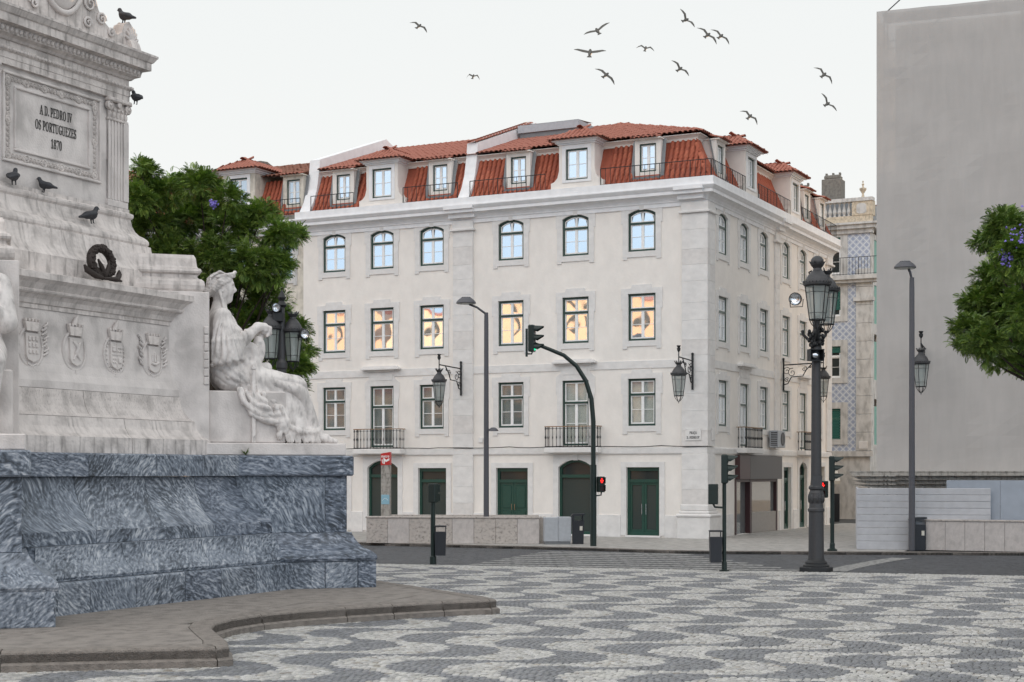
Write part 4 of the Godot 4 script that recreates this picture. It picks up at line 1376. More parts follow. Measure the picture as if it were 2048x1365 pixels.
	for x in smallr: small_dormer(B, right, x, M.plaster, M.tile_pale, M.mirror)
	# roof railings
	for r in [[-18.55, -16.3], [-13.75, -11.05], [-10.45, -6.9], [-4.4, 0.33]]:
		railing(B, Vector3(r[0], 14.38, 0.36), Vector3(r[1], 14.38, 0.36), 0.72, int((r[1] - r[0]) / 0.21))
	for r in [[-0.33, 3.9], [5.65, 10.4], [12.2, 18.4]]:
		railing(B, Vector3(0.36, 14.38, -r[0]), Vector3(0.36, 14.38, -r[1]), 0.72, int((r[1] - r[0]) / 0.21))
	# cable clipped along the string course
	var cb := MB.new()
	var pts := []
	for i in 40: pts.append(Vector3(-19.0 + i * 0.49, 3.76 + 0.012 * sin(i * 1.3) + (0.02 if i % 7 == 0 else 0.0), 0.10))
	cb.tube(pts, 0.018, 5)
	put(B, "cable", cb, M.iron)
	# shop front on the side street
	var sh := holder(B, "shop_front", right)
	var s := MB.new()
	s.bbox(3.6, 2.42, 0.0, 5.0, 3.44, 0.22, 0.01)
	put(sh, "fascia", s, M.shop_maroon)
	s = MB.new()
	s.bbox(5.003, 2.42, 0.0, 9.6, 3.44, 0.22, 0.01)
	put(sh, "fascia", s, M.shop_dark)
	s = MB.new()
	s.box(3.56, 0.1, -0.4, 3.72, 2.42, 0.04); s.box(5.5, 0.1, -0.4, 5.75, 2.42, 0.04); s.box(9.3, 0.1, -0.4, 9.48, 2.42, 0.04); s.box(3.72, 2.3, -0.4, 9.3, 2.42, 0.03)
	put(sh, "frame", s, M.shop_maroon)
	s = MB.new()
	s.bbox(5.75, 0.1, -0.3, 9.3, 0.98, 0.02, 0.01)
	put(sh, "stall_riser", s, M.shop_stone)
	s = MB.new()
	s.box(5.75, 0.98, -0.12, 9.3, 2.3, -0.10)
	put(sh, "pane", s, M.mirror_shop)
	s = MB.new()
	s.box(3.72, 0.1, -0.2, 5.5, 2.3, -0.18)
	put(sh, "glass_door", s, M.mirror_shop)
	# air conditioner beside the side balcony
	var ac := holder(B, "air_conditioner", right * T(8.6, 3.82, 0.05))
	s = MB.new()
	s.bbox(-0.55, 0, 0.05, 0.55, 0.75, 0.45, 0.02)
	put(ac, "casing", s, M.cabinet)
	s = MB.new()
	s.xf = Transform3D(Basis(Vector3.RIGHT, PI / 2), Vector3(0.15, 0.38, 0.455))
	s.lathe([Vector2(0.3, 0.0), Vector2(0.3, 0.02), Vector2(0.26, 0.02), Vector2(0.0, 0.005)], 18)
	put(ac, "fan_grille", s, M.iron_grey)
	s = MB.new()
	for i in 8: s.box(-0.56, 0.08 + i * 0.08, 0.12, -0.548, 0.12 + i * 0.08, 0.42)
	put(ac, "vent", s, M.iron_grey)
	# street name plates
	name_plate(B, front * T(-0.48, 3.98, 0.125), ["PRAÇA", "D. PEDRO IV"], 0.66, 0.5)
	name_plate(B, right * T(0.48, 3.98, 0.125), [], 0.34, 0.5)
	for x in [-10.1, -9.85]:
		s = MB.new()
		s.bbox(x - 0.1, 3.98, 0.0, x + 0.1, 4.2, 0.05, 0.008)
		put(B, "meter_box", s, M.lioz)

func text_mesh(s: String, px: float, depth: float, font := "Droid Serif", bold := true) -> TextMesh:
	var t := TextMesh.new()
	var f := SystemFont.new()
	f.font_names = PackedStringArray([font])
	f.font_weight = 700 if bold else 400
	t.font = f
	t.text = s
	t.font_size = 64
	t.pixel_size = px / 64.0
	t.depth = depth
	t.curve_step = 2.0
	return t

func name_plate(parent: Node, at: Transform3D, lines: Array, w: float, h: float) -> void:
	var root := holder(parent, "name_plate", at)
	var s := MB.new()
	s.bbox(-w * 0.5, 0, 0, w * 0.5, h, 0.03, 0.008)
	for sx in [-1, 1]:
		for sy in [0.05, h - 0.05]: s.ball(Vector3(sx * (w * 0.5 - 0.05), sy, 0.03), Vector3(0.022, 0.022, 0.012), 6, 4)
	put(root, "plate", s, M.lioz)
	for i in lines.size():
		put(root, "lettering", text_mesh(lines[i], 0.14, 0.008), M.iron_grey, T(0, h - 0.19 - i * 0.19, 0.033).scaled_local(Vector3(0.62, 1, 1)))

# ---------------------------------------------------------------- monument (local: x along the inscribed face, z out of it)
func side_block(prof: Array, p0: float, p1: float, mitre0: bool, mitre1: bool, k: float, back: float) -> MB:
	# profile of (q, y) run along x from p0 to p1; mitred ends follow x = +-(q - k)
	var b := MB.new()
	var a := []; var c := []
	for p in prof:
		a.append(Vector3(-(p.x - k) if mitre0 else p0, p.y, p.x))
		c.append(Vector3((p.x - k) if mitre1 else p1, p.y, p.x))
	for i in prof.size() - 1: b.quad(a[i], c[i], c[i + 1], a[i + 1])
	var n := prof.size() - 1
	var a0 := Vector3(a[0].x, a[0].y, back); var a1 := Vector3(a[n].x, a[n].y, back)
	var c0 := Vector3(c[0].x, c[0].y, back); var c1 := Vector3(c[n].x, c[n].y, back)
	b.quad(a[n], c[n], c1, a1); b.quad(a0, c0, c[0], a[0])
	var poly := PackedVector2Array()
	for p in prof: poly.append(p)
	poly.append(Vector2(back, prof[n].y)); poly.append(Vector2(back, prof[0].y))
	var ix := Geometry2D.triangulate_polygon(poly)
	for i in range(0, ix.size(), 3):
		for e in 2:
			var t := []
			for j in 3:
				var p := poly[ix[i + j]]
				var x: float
				if e == 0: x = -(p.x - k) if mitre0 and p.x > back + 0.01 else (a0.x if mitre0 else p0)
				else: x = (p.x - k) if mitre1 and p.x > back + 0.01 else (c0.x if mitre1 else p1)
				t.append(Vector3(x, p.y, p.x))
			b.tri(t[0], t[1], t[2])
	return b

func course(parent: Node, at: Transform3D, prof: Array, joints: Array, k: float, back: float, mats: Array, sd: int) -> void:
	for i in joints.size() - 1:
		var first := i == 0; var last := i == joints.size() - 2
		var b := side_block(prof, joints[i] + 0.008, joints[i + 1] - 0.008, first, last, k, back)
		put(parent, "stone_block", b, mats[(i * 3 + sd) % mats.size()], at)

func ring_sweep(prof: Array, m0: float, mE: float, L: float) -> MB:
	var b := MB.new()
	for i in prof.size() - 1:
		var p: Vector2 = prof[i]; var q: Vector2 = prof[i + 1]
		var A := [Vector3(m0, p.y, L + p.x), Vector3(mE + p.x, p.y, L + p.x), Vector3(mE + p.x, p.y, -L - p.x), Vector3(m0, p.y, -L - p.x)]
		var B := [Vector3(m0, q.y, L + q.x), Vector3(mE + q.x, q.y, L + q.x), Vector3(mE + q.x, q.y, -L - q.x), Vector3(m0, q.y, -L - q.x)]
		for j in 3: b.quad(A[j], A[j + 1], B[j + 1], B[j])
	var t: Vector2 = prof[-1]
	b.quad(Vector3(m0, t.y, L + t.x), Vector3(mE + t.x, t.y, L + t.x), Vector3(mE + t.x, t.y, -L - t.x), Vector3(m0, t.y, -L - t.x))
	return b

func square_tier(prof: Array) -> MB:
	var b := MB.new()
	var pr := []
	for p in prof: pr.append(Vector2(p.x * sqrt(2.0), p.y))
	b.lathe(pr, 4, Vector3.ZERO, false, PI / 4)
	return b

func monument() -> void:
	var base := Transform3D(Basis(Vector3.UP, PI / 2 + GRID), MONU)
	var O := thing("monument", "tall pale stone monument pedestal on blue-grey marble base with inscribed plaque", "monument", base)
	var MR := [M.marble0, M.marble1, M.marble2, M.marble3]
	var MS := [M.monument, M.monument_b, M.monument_c]
	for f in 4:
		var at := Transform3D(Basis(Vector3.UP, -PI / 2 * f), Vector3.ZERO)
		course(O, at, [Vector2(5.32, 0.272), Vector2(5.32, 0.80), Vector2(5.29, 0.835)], [-3.6, -2.55, -1.35, 0.05, 1.15, 2.3, 3.6], 1.69, 4.3, MR, f)
		course(O, at, [Vector2(5.19, 0.842), Vector2(5.21, 0.90), Vector2(5.17, 0.98), Vector2(5.08, 1.06), Vector2(5.0, 1.17), Vector2(4.955, 1.30), Vector2(4.94, 1.425)], [-3.6, -1.3, 1.0, 3.6], 1.47, 4.2, [M.marble2, M.marble0, M.marble1], f)
		course(O, at, [Vector2(4.753, 1.432), Vector2(4.753, 1.67), Vector2(4.66, 1.74), Vector2(4.574, 1.832), Vector2(4.48, 1.94), Vector2(4.407, 2.052), Vector2(4.33, 2.18), Vector2(4.272, 2.32), Vector2(4.235, 2.45), Vector2(4.216, 2.62)], [-3.0, -1.75, 0.2, 1.7, 3.0], 1.12, 3.6, [M.marble3, M.marble1, M.marble0, M.marble2], f)
		course(O, at, [Vector2(4.35, 2.632), Vector2(4.35, 3.03), Vector2(4.31, 3.06)], [-3.0, -1.5, 0.4, 1.8, 3.0], 1.32, 3.2, [M.marble1, M.marble0, M.marble3, M.marble2], f)
		course(O, at, [Vector2(3.833, 3.062), Vector2(3.833, 3.37), Vector2(3.74, 3.44), Vector2(3.66, 3.56), Vector2(3.62, 3.745)], [-2.6, 0.3, 2.6], 1.10, 2.5, MS, f)
		course(O, at, [Vector2(3.615, 3.752), Vector2(3.54, 3.82), Vector2(3.465, 3.95), Vector2(3.42, 4.1), Vector2(3.402, 4.255)], [-2.5, -0.6, 2.5], 1.10, 2.5, MS, f + 1)
		course(O, at, [Vector2(3.398, 4.262), Vector2(3.39, 4.40), Vector2(3.33, 4.55), Vector2(3.288, 4.724), Vector2(3.262, 4.95), Vector2(3.251, 5.193), Vector2(3.246, 5.72)], [-2.3, 2.3], 1.10, 2.5, [M.monument_c], 0)
		course(O, at, [Vector2(3.27, 5.722), Vector2(3.27, 5.80), Vector2(3.30, 5.815), Vector2(3.33, 5.90), Vector2(3.39, 5.97), Vector2(3.43, 5.985), Vector2(3.46, 6.01), Vector2(3.465, 6.04), Vector2(3.44, 6.06), Vector2(3.46, 6.09), Vector2(3.52, 6.17), Vector2(3.59, 6.225), Vector2(3.605, 6.235), Vector2(3.605, 6.35), Vector2(2.7, 6.52)], [-2.3, 2.3], 1.10, 2.4, [M.monument], 0)
		# bays of the upper die: raised frame, plaque field and corner pilasters
		upper_bay(O, at)
		# buttress
		var bt := Transform3D(Basis(Vector3.UP, -PI / 4 - PI / 2 * f), Vector3.ZERO)
		for s in [[5.9, 6.95, 0], [6.958, 7.65, 2], [7.658, 8.05, 1]]:
			var b := MB.new()
			b.bbox(s[0] - (0.4 if s[0] < 6 else 0.0), 0.272, -1.297, s[1], 0.838, 1.297, 0.012)
			put(O, "stone_block", b, MR[(s[2] + f) % 4], bt)
		put(O, "stone_block", ring_sweep([Vector2(0.52, 0.842), Vector2(0.545, 0.90), Vector2(0.53, 0.97), Vector2(0.42, 1.06), Vector2(0.31, 1.11), Vector2(0.22, 1.19), Vector2(0.155, 1.29), Vector2(0.11, 1.37), Vector2(0.09, 1.428)], 4.6, 7.52, 0.8), MR[(f + 1) % 4], bt)
		for s in [[4.4, 7.05, 3], [7.056, 7.52, 1]]:
			var b := MB.new()
			b.bbox(s[0], 1.432, -0.8, s[1], 2.628, 0.8, 0.006)
			put(O, "stone_block", b, MR[(s[2] + f) % 4], bt)
		var sl := MB.new()
		sl.bbox(4.2, 2.632, -0.94, 7.65, 3.06, 0.94, 0.03)
		put(O, "stone_block", sl, M.marble1 if f % 2 == 0 else M.marble0, bt)
		var pl := MB.new()
		pl.bbox(4.3, 3.063, -0.86, 7.5, 3.32, 0.86, 0.02)
		put(O, "statue_plate", pl, M.monument_c, bt)
		var pier := MB.new()
		pier.bbox(2.0, 3.322, -0.8, 4.62, 6.45, 0.8, 0.015)
		put(O, "pier", pier, M.monument_c, bt)
		var cap := ring_sweep([Vector2(0.0, 6.452), Vector2(0.06, 6.46), Vector2(0.095, 6.51), Vector2(0.11, 6.59), Vector2(0.095, 6.67), Vector2(0.05, 6.72), Vector2(0.0, 6.735), Vector2(-0.03, 6.76), Vector2(-0.03, 6.82), Vector2(0.03, 6.85), Vector2(0.05, 6.89), Vector2(0.03, 6.94), Vector2(-0.02, 6.96), Vector2(-0.04, 7.0), Vector2(-0.06, 7.16), Vector2(-0.10, 7.24)], 1.5, 4.43, 0.62)
		put(O, "pier_capital", cap, M.monument, bt)
		for i in 7:
			var kb := MB.new()
			kb.bbox(4.5, 4.52 + i * 0.175, 0.79, 4.61, 4.685 + i * 0.175, 0.835, 0.02)
			put(O, "notched_block", kb, M.monument_c, bt)
		var st := MB.new()
		st.bbox(4.62, 3.322, -0.68, 6.25, 4.42, 0.62, 0.03)
		put(O, "seat_block", st, M.monument_c, bt)
	put(O, "pedestal_base", square_tier([Vector2(2.73, 6.4), Vector2(2.73, 6.86), Vector2(2.66, 6.93), Vector2(2.59, 7.025), Vector2(2.54, 7.12), Vector2(2.512, 7.224), Vector2(2.49, 7.33), Vector2(2.474, 7.43), Vector2(2.43, 7.44), Vector2(2.45, 7.48), Vector2(2.45, 7.53), Vector2(2.425, 7.58), Vector2(2.37, 7.63), Vector2(2.308, 7.665), Vector2(2.25, 7.74), Vector2(2.206, 7.85), Vector2(2.185, 7.98), Vector2(2.22, 8.02), Vector2(2.23, 8.06), Vector2(2.224, 8.10), Vector2(2.165, 8.13), Vector2(2.165, 8.2)]), M.monument)
	put(O, "pedestal_die", square_tier([Vector2(2.08, 8.2), Vector2(2.08, 10.46)]), M.monument_c)
	put(O, "entablature", square_tier([Vector2(2.06, 10.44), Vector2(2.168, 10.44), Vector2(2.168, 10.56), Vector2(2.18, 10.565), Vector2(2.18, 10.68), Vector2(2.21, 10.70), Vector2(2.232, 10.73), Vector2(2.232, 10.76), Vector2(2.16, 10.77), Vector2(2.16, 10.90), Vector2(2.20, 10.905), Vector2(2.24, 10.95), Vector2(2.33, 10.99), Vector2(2.34, 11.05), Vector2(2.36, 11.12), Vector2(2.487, 11.14), Vector2(2.487, 11.29), Vector2(2.52, 11.31), Vector2(2.576, 11.40), Vector2(2.589, 11.41), Vector2(2.589, 11.455), Vector2(2.2, 11.52), Vector2(0.0, 11.6)]), M.monument)
	# column rising out of the picture
	var co := MB.new()
	co.lathe([Vector2(1.5, 11.5), Vector2(1.5, 13.4), Vector2(1.25, 13.9), Vector2(1.0, 14.2), Vector2(0.85, 22.0)], 32)
	put(O, "column", co, M.monument_b)
	statues(base)
	wreath(base)
	pigeons(base)
	# weed growing from a joint
	var wd := MB.new()
	rng.seed = 3
	for i in 14:
		var a := rng.randf() * TAU; var l := rng.randf_range(0.06, 0.17)
		var tip := Vector3(cos(a) * l * 0.7, l, sin(a) * l * 0.7)
		var sd := Vector3(-sin(a), 0, cos(a)) * 0.018
		wd.quad(Vector3.ZERO, sd + tip * 0.5, tip, tip * 0.5 - sd)
	var wb := Transform3D(Basis(Vector3.UP, -PI / 4), Vector3.ZERO)
	var wm: StandardMaterial3D = M.leaf0.duplicate()
	wm.vertex_color_use_as_albedo = false
	wm.albedo_color = lin(0.07, 0.09, 0.04)
	one("weed", wd, wm, "small dry weed sprouting from the marble ledge below the statue", "plant", base * wb * Transform3D(Basis.from_scale(Vector3(1.0, 1.0, 1.0)), Vector3(5.35, 3.06, 0.9)))

func upper_bay(O: Node, at: Transform3D) -> void:
	var b := MB.new()
	# moulded frames
	for e in [[1.36, 8.62, 10.34, 0.055, 0.05], [1.05, 8.86, 10.10, 0.045, 0.05]]:
		var x: float = e[0]; var t: float = e[4]; var z1: float = 2.08 + e[3]
		b.bbox(-x, e[1], 2.04, x, e[1] + t, z1, 0.012); b.bbox(-x, e[2] - t, 2.04, x, e[2], z1, 0.012)
		b.bbox(-x, e[1] + t, 2.04, -x + t, e[2] - t, z1, 0.012); b.bbox(x - t, e[1] + t, 2.04, x, e[2] - t, z1, 0.012)
	put(O, "plaque_frame", b, M.monument_c, at)
	# guilloche: a chain of small rings with larger bosses
	var g := MB.new()
	var path := []
	for i in 26: path.append([Vector2(lerpf(-1.2, 1.2, i / 25.0), 8.755), i % 5 == 0])
	for i in 26: path.append([Vector2(lerpf(-1.2, 1.2, i / 25.0), 10.215), i % 5 == 0])
	for i in range(1, 15):
		path.append([Vector2(-1.2, lerpf(8.755, 10.215, i / 15.0)), i % 7 == 0]); path.append([Vector2(1.2, lerpf(8.755, 10.215, i / 15.0)), i % 7 == 0])
	for p in path:
		var r := 0.085 if p[1] else 0.05
		g.xf = Transform3D(Basis(Vector3.RIGHT, PI / 2), Vector3(p[0].x, p[0].y, 2.08))
		g.lathe([Vector2(r, 0.0), Vector2(r, 0.018), Vector2(r * 0.72, 0.03), Vector2(r * 0.5, 0.012), Vector2(r * 0.3, 0.03), Vector2(0.0, 0.034)], 8)
	put(O, "guilloche_border", g, M.monument, at)
	# corner pilasters with flutes and leafy capitals
	for s in [-1, 1]:
		var p := MB.new()
		p.bbox(1.53 if s > 0 else -2.15, 8.2, 2.0, 2.15 if s > 0 else -1.53, 8.34, 2.155, 0.01)
		for i in 7:
			var x: float = s * 1.56 + s * i * 0.0945
			p.bbox(minf(x, x + s * 0.045), 8.345, 2.0, maxf(x, x + s * 0.045), 9.98, 2.148, 0.008)
		p.box(minf(s * 1.56, s * 2.14), 8.345, 2.0, maxf(s * 1.56, s * 2.14), 9.98, 2.12)
		put(O, "fluted_pilaster", p, M.monument_c, at)
		var c := MB.new()
		var xa := minf(s * 1.53, s * 2.15); var xb := maxf(s * 1.53, s * 2.15)
		c.bbox(xa, 9.98, 2.0, xb, 10.03, 2.165, 0.012)
		c.bbox(xa + 0.03, 10.03, 2.0, xb - 0.03, 10.36, 2.13, 0.01)
		c.bbox(xa - 0.05, 10.36, 2.0, xb + 0.04, 10.44, 2.235, 0.02)
		for k in 2:
			var vx := xa + 0.03 if k == 0 else xb - 0.03
			c.xf = Transform3D(Basis(Vector3.RIGHT, PI / 2), Vector3(vx, 10.28, 2.12))
			c.lathe([Vector2(0.09, 0.0), Vector2(0.09, 0.07), Vector2(0.06, 0.085), Vector2(0.05, 0.06), Vector2(0.025, 0.09), Vector2(0.0, 0.095)], 10)
		c.xf = Transform3D(Basis(Vector3.RIGHT, PI / 2), Vector3((xa + xb) * 0.5, 10.32, 2.12))
		c.lathe([Vector2(0.065, 0.0), Vector2(0.065, 0.08), Vector2(0.0, 0.1)], 8)
		c.xf = Transform3D.IDENTITY
		for k in 5:
			var lx := lerpf(xa + 0.07, xb - 0.07, k / 4.0)
			c.ball(Vector3(lx, 10.10, 2.13), Vector3(0.05, 0.09, 0.045), 6, 5)
			c.ball(Vector3(lx, 10.20, 2.15), Vector3(0.035, 0.04, 0.04), 6, 4)
		put(O, "capital", c, M.monument, at)
	# egg rows under the cornice
	var eg := MB.new()
	for i in 38: eg.ball(Vector3(lerpf(-2.22, 2.22, i / 37.0), 11.06, 2.35), Vector3(0.042, 0.06, 0.045), 6, 5)
	for i in 46: eg.ball(Vector3(lerpf(-2.16, 2.16, i / 45.0), 10.735, 2.225), Vector3(0.032, 0.038, 0.03), 6, 4)
	put(O, "egg_moulding", eg, M.monument_b, at)
	# cresting over the cornice with corner shells and a cartouche
	var cr := MB.new()
	var half := [Vector2(2.42, 11.5), Vector2(2.36, 11.66), Vector2(2.28, 11.76), Vector2(2.2, 11.98), Vector2(2.05, 12.1), Vector2(1.9, 12.02), Vector2(1.82, 11.82), Vector2(1.70, 11.74), Vector2(1.5, 11.78), Vector2(1.3, 11.9), Vector2(1.12, 12.1), Vector2(1.0, 12.35), Vector2(0.95, 12.6), Vector2(0.9, 13.0), Vector2(0.6, 13.3)]
	var poly := PackedVector2Array()
	for p in half: poly.append(p)
	for i in half.size(): poly.append(Vector2(-half[half.size() - 1 - i].x, half[half.size() - 1 - i].y))
	cr.prism(poly, 1.98, 2.26)
	put(O, "cresting", cr, M.monument, at)
	var rl := MB.new()
	rl.ball(Vector3(0.05, 12.45, 2.27), Vector3(0.5, 0.62, 0.16), 16, 12)
	var ov := []
	for i in 25: ov.append(Vector3(0.05 + 0.55 * cos(TAU * i / 24.0), 12.45 + 0.68 * sin(TAU * i / 24.0), 2.29))
	rl.tube(ov, 0.06, 6, false)
	rl.ball(Vector3(0.05, 12.42, 2.42), Vector3(0.06, 0.3, 0.05), 8, 6)
	for s in [-1, 1]:
		for sp in [[0.80, 12.15, 0.20], [1.15, 11.92, 0.14], [1.45, 11.72, 0.1], [1.02, 12.85, 0.16], [0.75, 11.75, 0.12]]:
			var pts := []; var rr := []
			for i in 17:
				var a := i / 16.0 * 3.4 * PI
				var r: float = sp[2] * (1.0 - i / 18.0)
				pts.append(Vector3(0.03 + s * (sp[0] + r * cos(a)), sp[1] + r * sin(a), 2.27 + i * 0.003)); rr.append(0.034 * (1.1 - i / 22.0))
			rl.tube(pts, rr, 6)
		# shell on the corner block
		for i in 7:
			var a := lerpf(0.35, PI - 0.35, i / 6.0)
			rl.tube([Vector3(s * 2.1, 11.66, 2.27), Vector3(s * 2.1 + 0.13 * cos(a), 11.66 + 0.20 * sin(a), 2.30), Vector3(s * 2.1 + 0.19 * cos(a), 11.66 + 0.33 * sin(a), 2.28)], [0.02, 0.035, 0.03], 5)
	put(O, "relief_scrolls", rl, M.monument_c, at)

	if at.basis.is_equal_approx(Basis.IDENTITY):
		var lines := [["A D. PEDRO IV", 0.09, 9.79, 0.90], ["OS PORTUGUEZES", 0.09, 9.49, 1.14], ["1870", 0.10, 9.18, 0.30]]
		for l in lines:
			var t := text_mesh(l[0], 0.26, 0.004, "Droid Serif", true)
			var w: float = t.get_aabb().size.x
			put(O, "lettering", t, M.letter, T(l[1], l[2], 2.088).scaled_local(Vector3(l[3] / w, 1, 1)))
		for i in 4:
			var sx: float = [-1.84, -0.70, 0.43, 1.56][i]
			coat_of_arms(O, Transform3D(Basis(Vector3.RIGHT, -0.04), Vector3(sx, 5.03, 3.25)), i)

func coat_of_arms(parent: Node, at: Transform3D, kind: int) -> void:
	var root := holder(parent, "coat_of_arms", at)
	var b := MB.new()
	# cartouche with rim
	var rx := 0.30; var ry := 0.37
	b.ball(Vector3(0, -0.03, 0), Vector3(rx, ry, 0.05), 18, 10)
	var ov := []
	for i in 25: ov.append(Vector3(rx * cos(TAU * i / 24.0), -0.03 + ry * sin(TAU * i / 24.0), 0.02))
	b.tube(ov, 0.03, 6, false)
	if kind == 1 or kind == 2:
		b.xf = T(0, -0.46, 0.02)
		b.box(-0.02, -0.07, 0, 0.02, 0.07, 0.04); b.box(-0.06, -0.02, 0, 0.06, 0.02, 0.036)
		b.xf = Transform3D.IDENTITY
		if kind == 2:
			for i in 24: b.ball(Vector3((rx - 0.045) * cos(TAU * i / 24.0), -0.03 + (ry - 0.045) * sin(TAU * i / 24.0), 0.035), Vector3(0.022, 0.022, 0.022), 5, 4)
	else:
		for s in [-1, 1]:
			for i in 8:
				var a := lerpf(-0.5, 0.9, i / 7.0)
				var p := Vector3(s * (0.30 + 0.03 * sin(i * 2.0)), a * 0.38 + 0.02, 0.03)
				b.tube([p, p + Vector3(s * 0.085, 0.05, 0.025), p + Vector3(s * 0.10, 0.10, 0.01)], [0.02, 0.03, 0.008], 5)
		b.tube([Vector3(-0.16, -0.46, 0.02), Vector3(0.12, -0.33, 0.04)], 0.022, 6)
		b.tube([Vector3(0.16, -0.46, 0.02), Vector3(-0.12, -0.33, 0.04)], 0.022, 6)
	put(root, "cartouche", b, M.monument_c)
	var s := MB.new()
	var poly := PackedVector2Array([Vector2(-0.17, 0.22), Vector2(0.17, 0.22), Vector2(0.17, -0.18), Vector2(0.13, -0.26), Vector2(0.0, -0.31), Vector2(-0.13, -0.26), Vector2(-0.17, -0.18)])
	s.prism(poly, 0.02, 0.085)
	rng.seed = 40 + kind
	# charges on the shield
	match kind:
		0:
			for i in 3:
				for j in 3:
					s.bbox(-0.12 + i * 0.09, -0.16 + j * 0.12, 0.08, -0.065 + i * 0.09, -0.08 + j * 0.12, 0.115, 0.01)
		1:
			s.tube([Vector3(-0.1, 0.15, 0.09), Vector3(0.03, 0.05, 0.10), Vector3(-0.03, -0.06, 0.10), Vector3(0.09, -0.2, 0.09)], [0.02, 0.045, 0.04, 0.02], 6)
			s.tube([Vector3(0.1, 0.14, 0.09), Vector3(0.04, 0.04, 0.10)], 0.025, 6); s.tube([Vector3(-0.09, -0.2, 0.09), Vector3(-0.03, -0.08, 0.10)], 0.022, 6)
		2:
			s.box(-0.006, -0.27, 0.08, 0.006, 0.2, 0.1); s.box(-0.15, -0.03, 0.08, 0.15, -0.018, 0.1)
			for q in [[-0.08, 0.08], [0.08, -0.14]]:
				s.bbox(q[0] - 0.05, q[1] - 0.05, 0.08, q[0] + 0.05, q[1] + 0.06, 0.115, 0.015)
			for q in [[0.08, 0.08], [-0.08, -0.14]]:
				for j in 4: s.ball(Vector3(q[0] + (j % 2 - 0.5) * 0.06, q[1] + (j / 2 - 0.5) * 0.07, 0.09), Vector3(0.024, 0.024, 0.02), 6, 4)
		3:
			s.tube([Vector3(-0.11, -0.12, 0.09), Vector3(0.0, -0.15, 0.10), Vector3(0.11, -0.1, 0.09)], 0.03, 6)
			for j in 3: s.bbox(-0.09 + j * 0.07, -0.1, 0.08, -0.045 + j * 0.07, 0.06 + 0.04 * (j % 2), 0.11, 0.01)
	put(root, "shield", s, M.monument_c)
	var c := MB.new()
	c.xf = T(0, 0.36, 0.03)
	c.prism(PackedVector2Array([Vector2(-0.15, -0.1), Vector2(0.15, -0.1), Vector2(0.19, 0.07), Vector2(-0.19, 0.07)]), 0.0, 0.07)
	for i in 5:
		c.bbox(-0.19 + i * 0.085, 0.07, 0.0, -0.145 + i * 0.085, 0.13, 0.075, 0.01)
	if kind == 1 or kind == 2:
		c.tube([Vector3(-0.03, 0.1, 0.04), Vector3(0.0, 0.2, 0.06), Vector3(0.07, 0.30, 0.05)], [0.06, 0.05, 0.02], 6)
	put(root, "crown", c, M.monument)

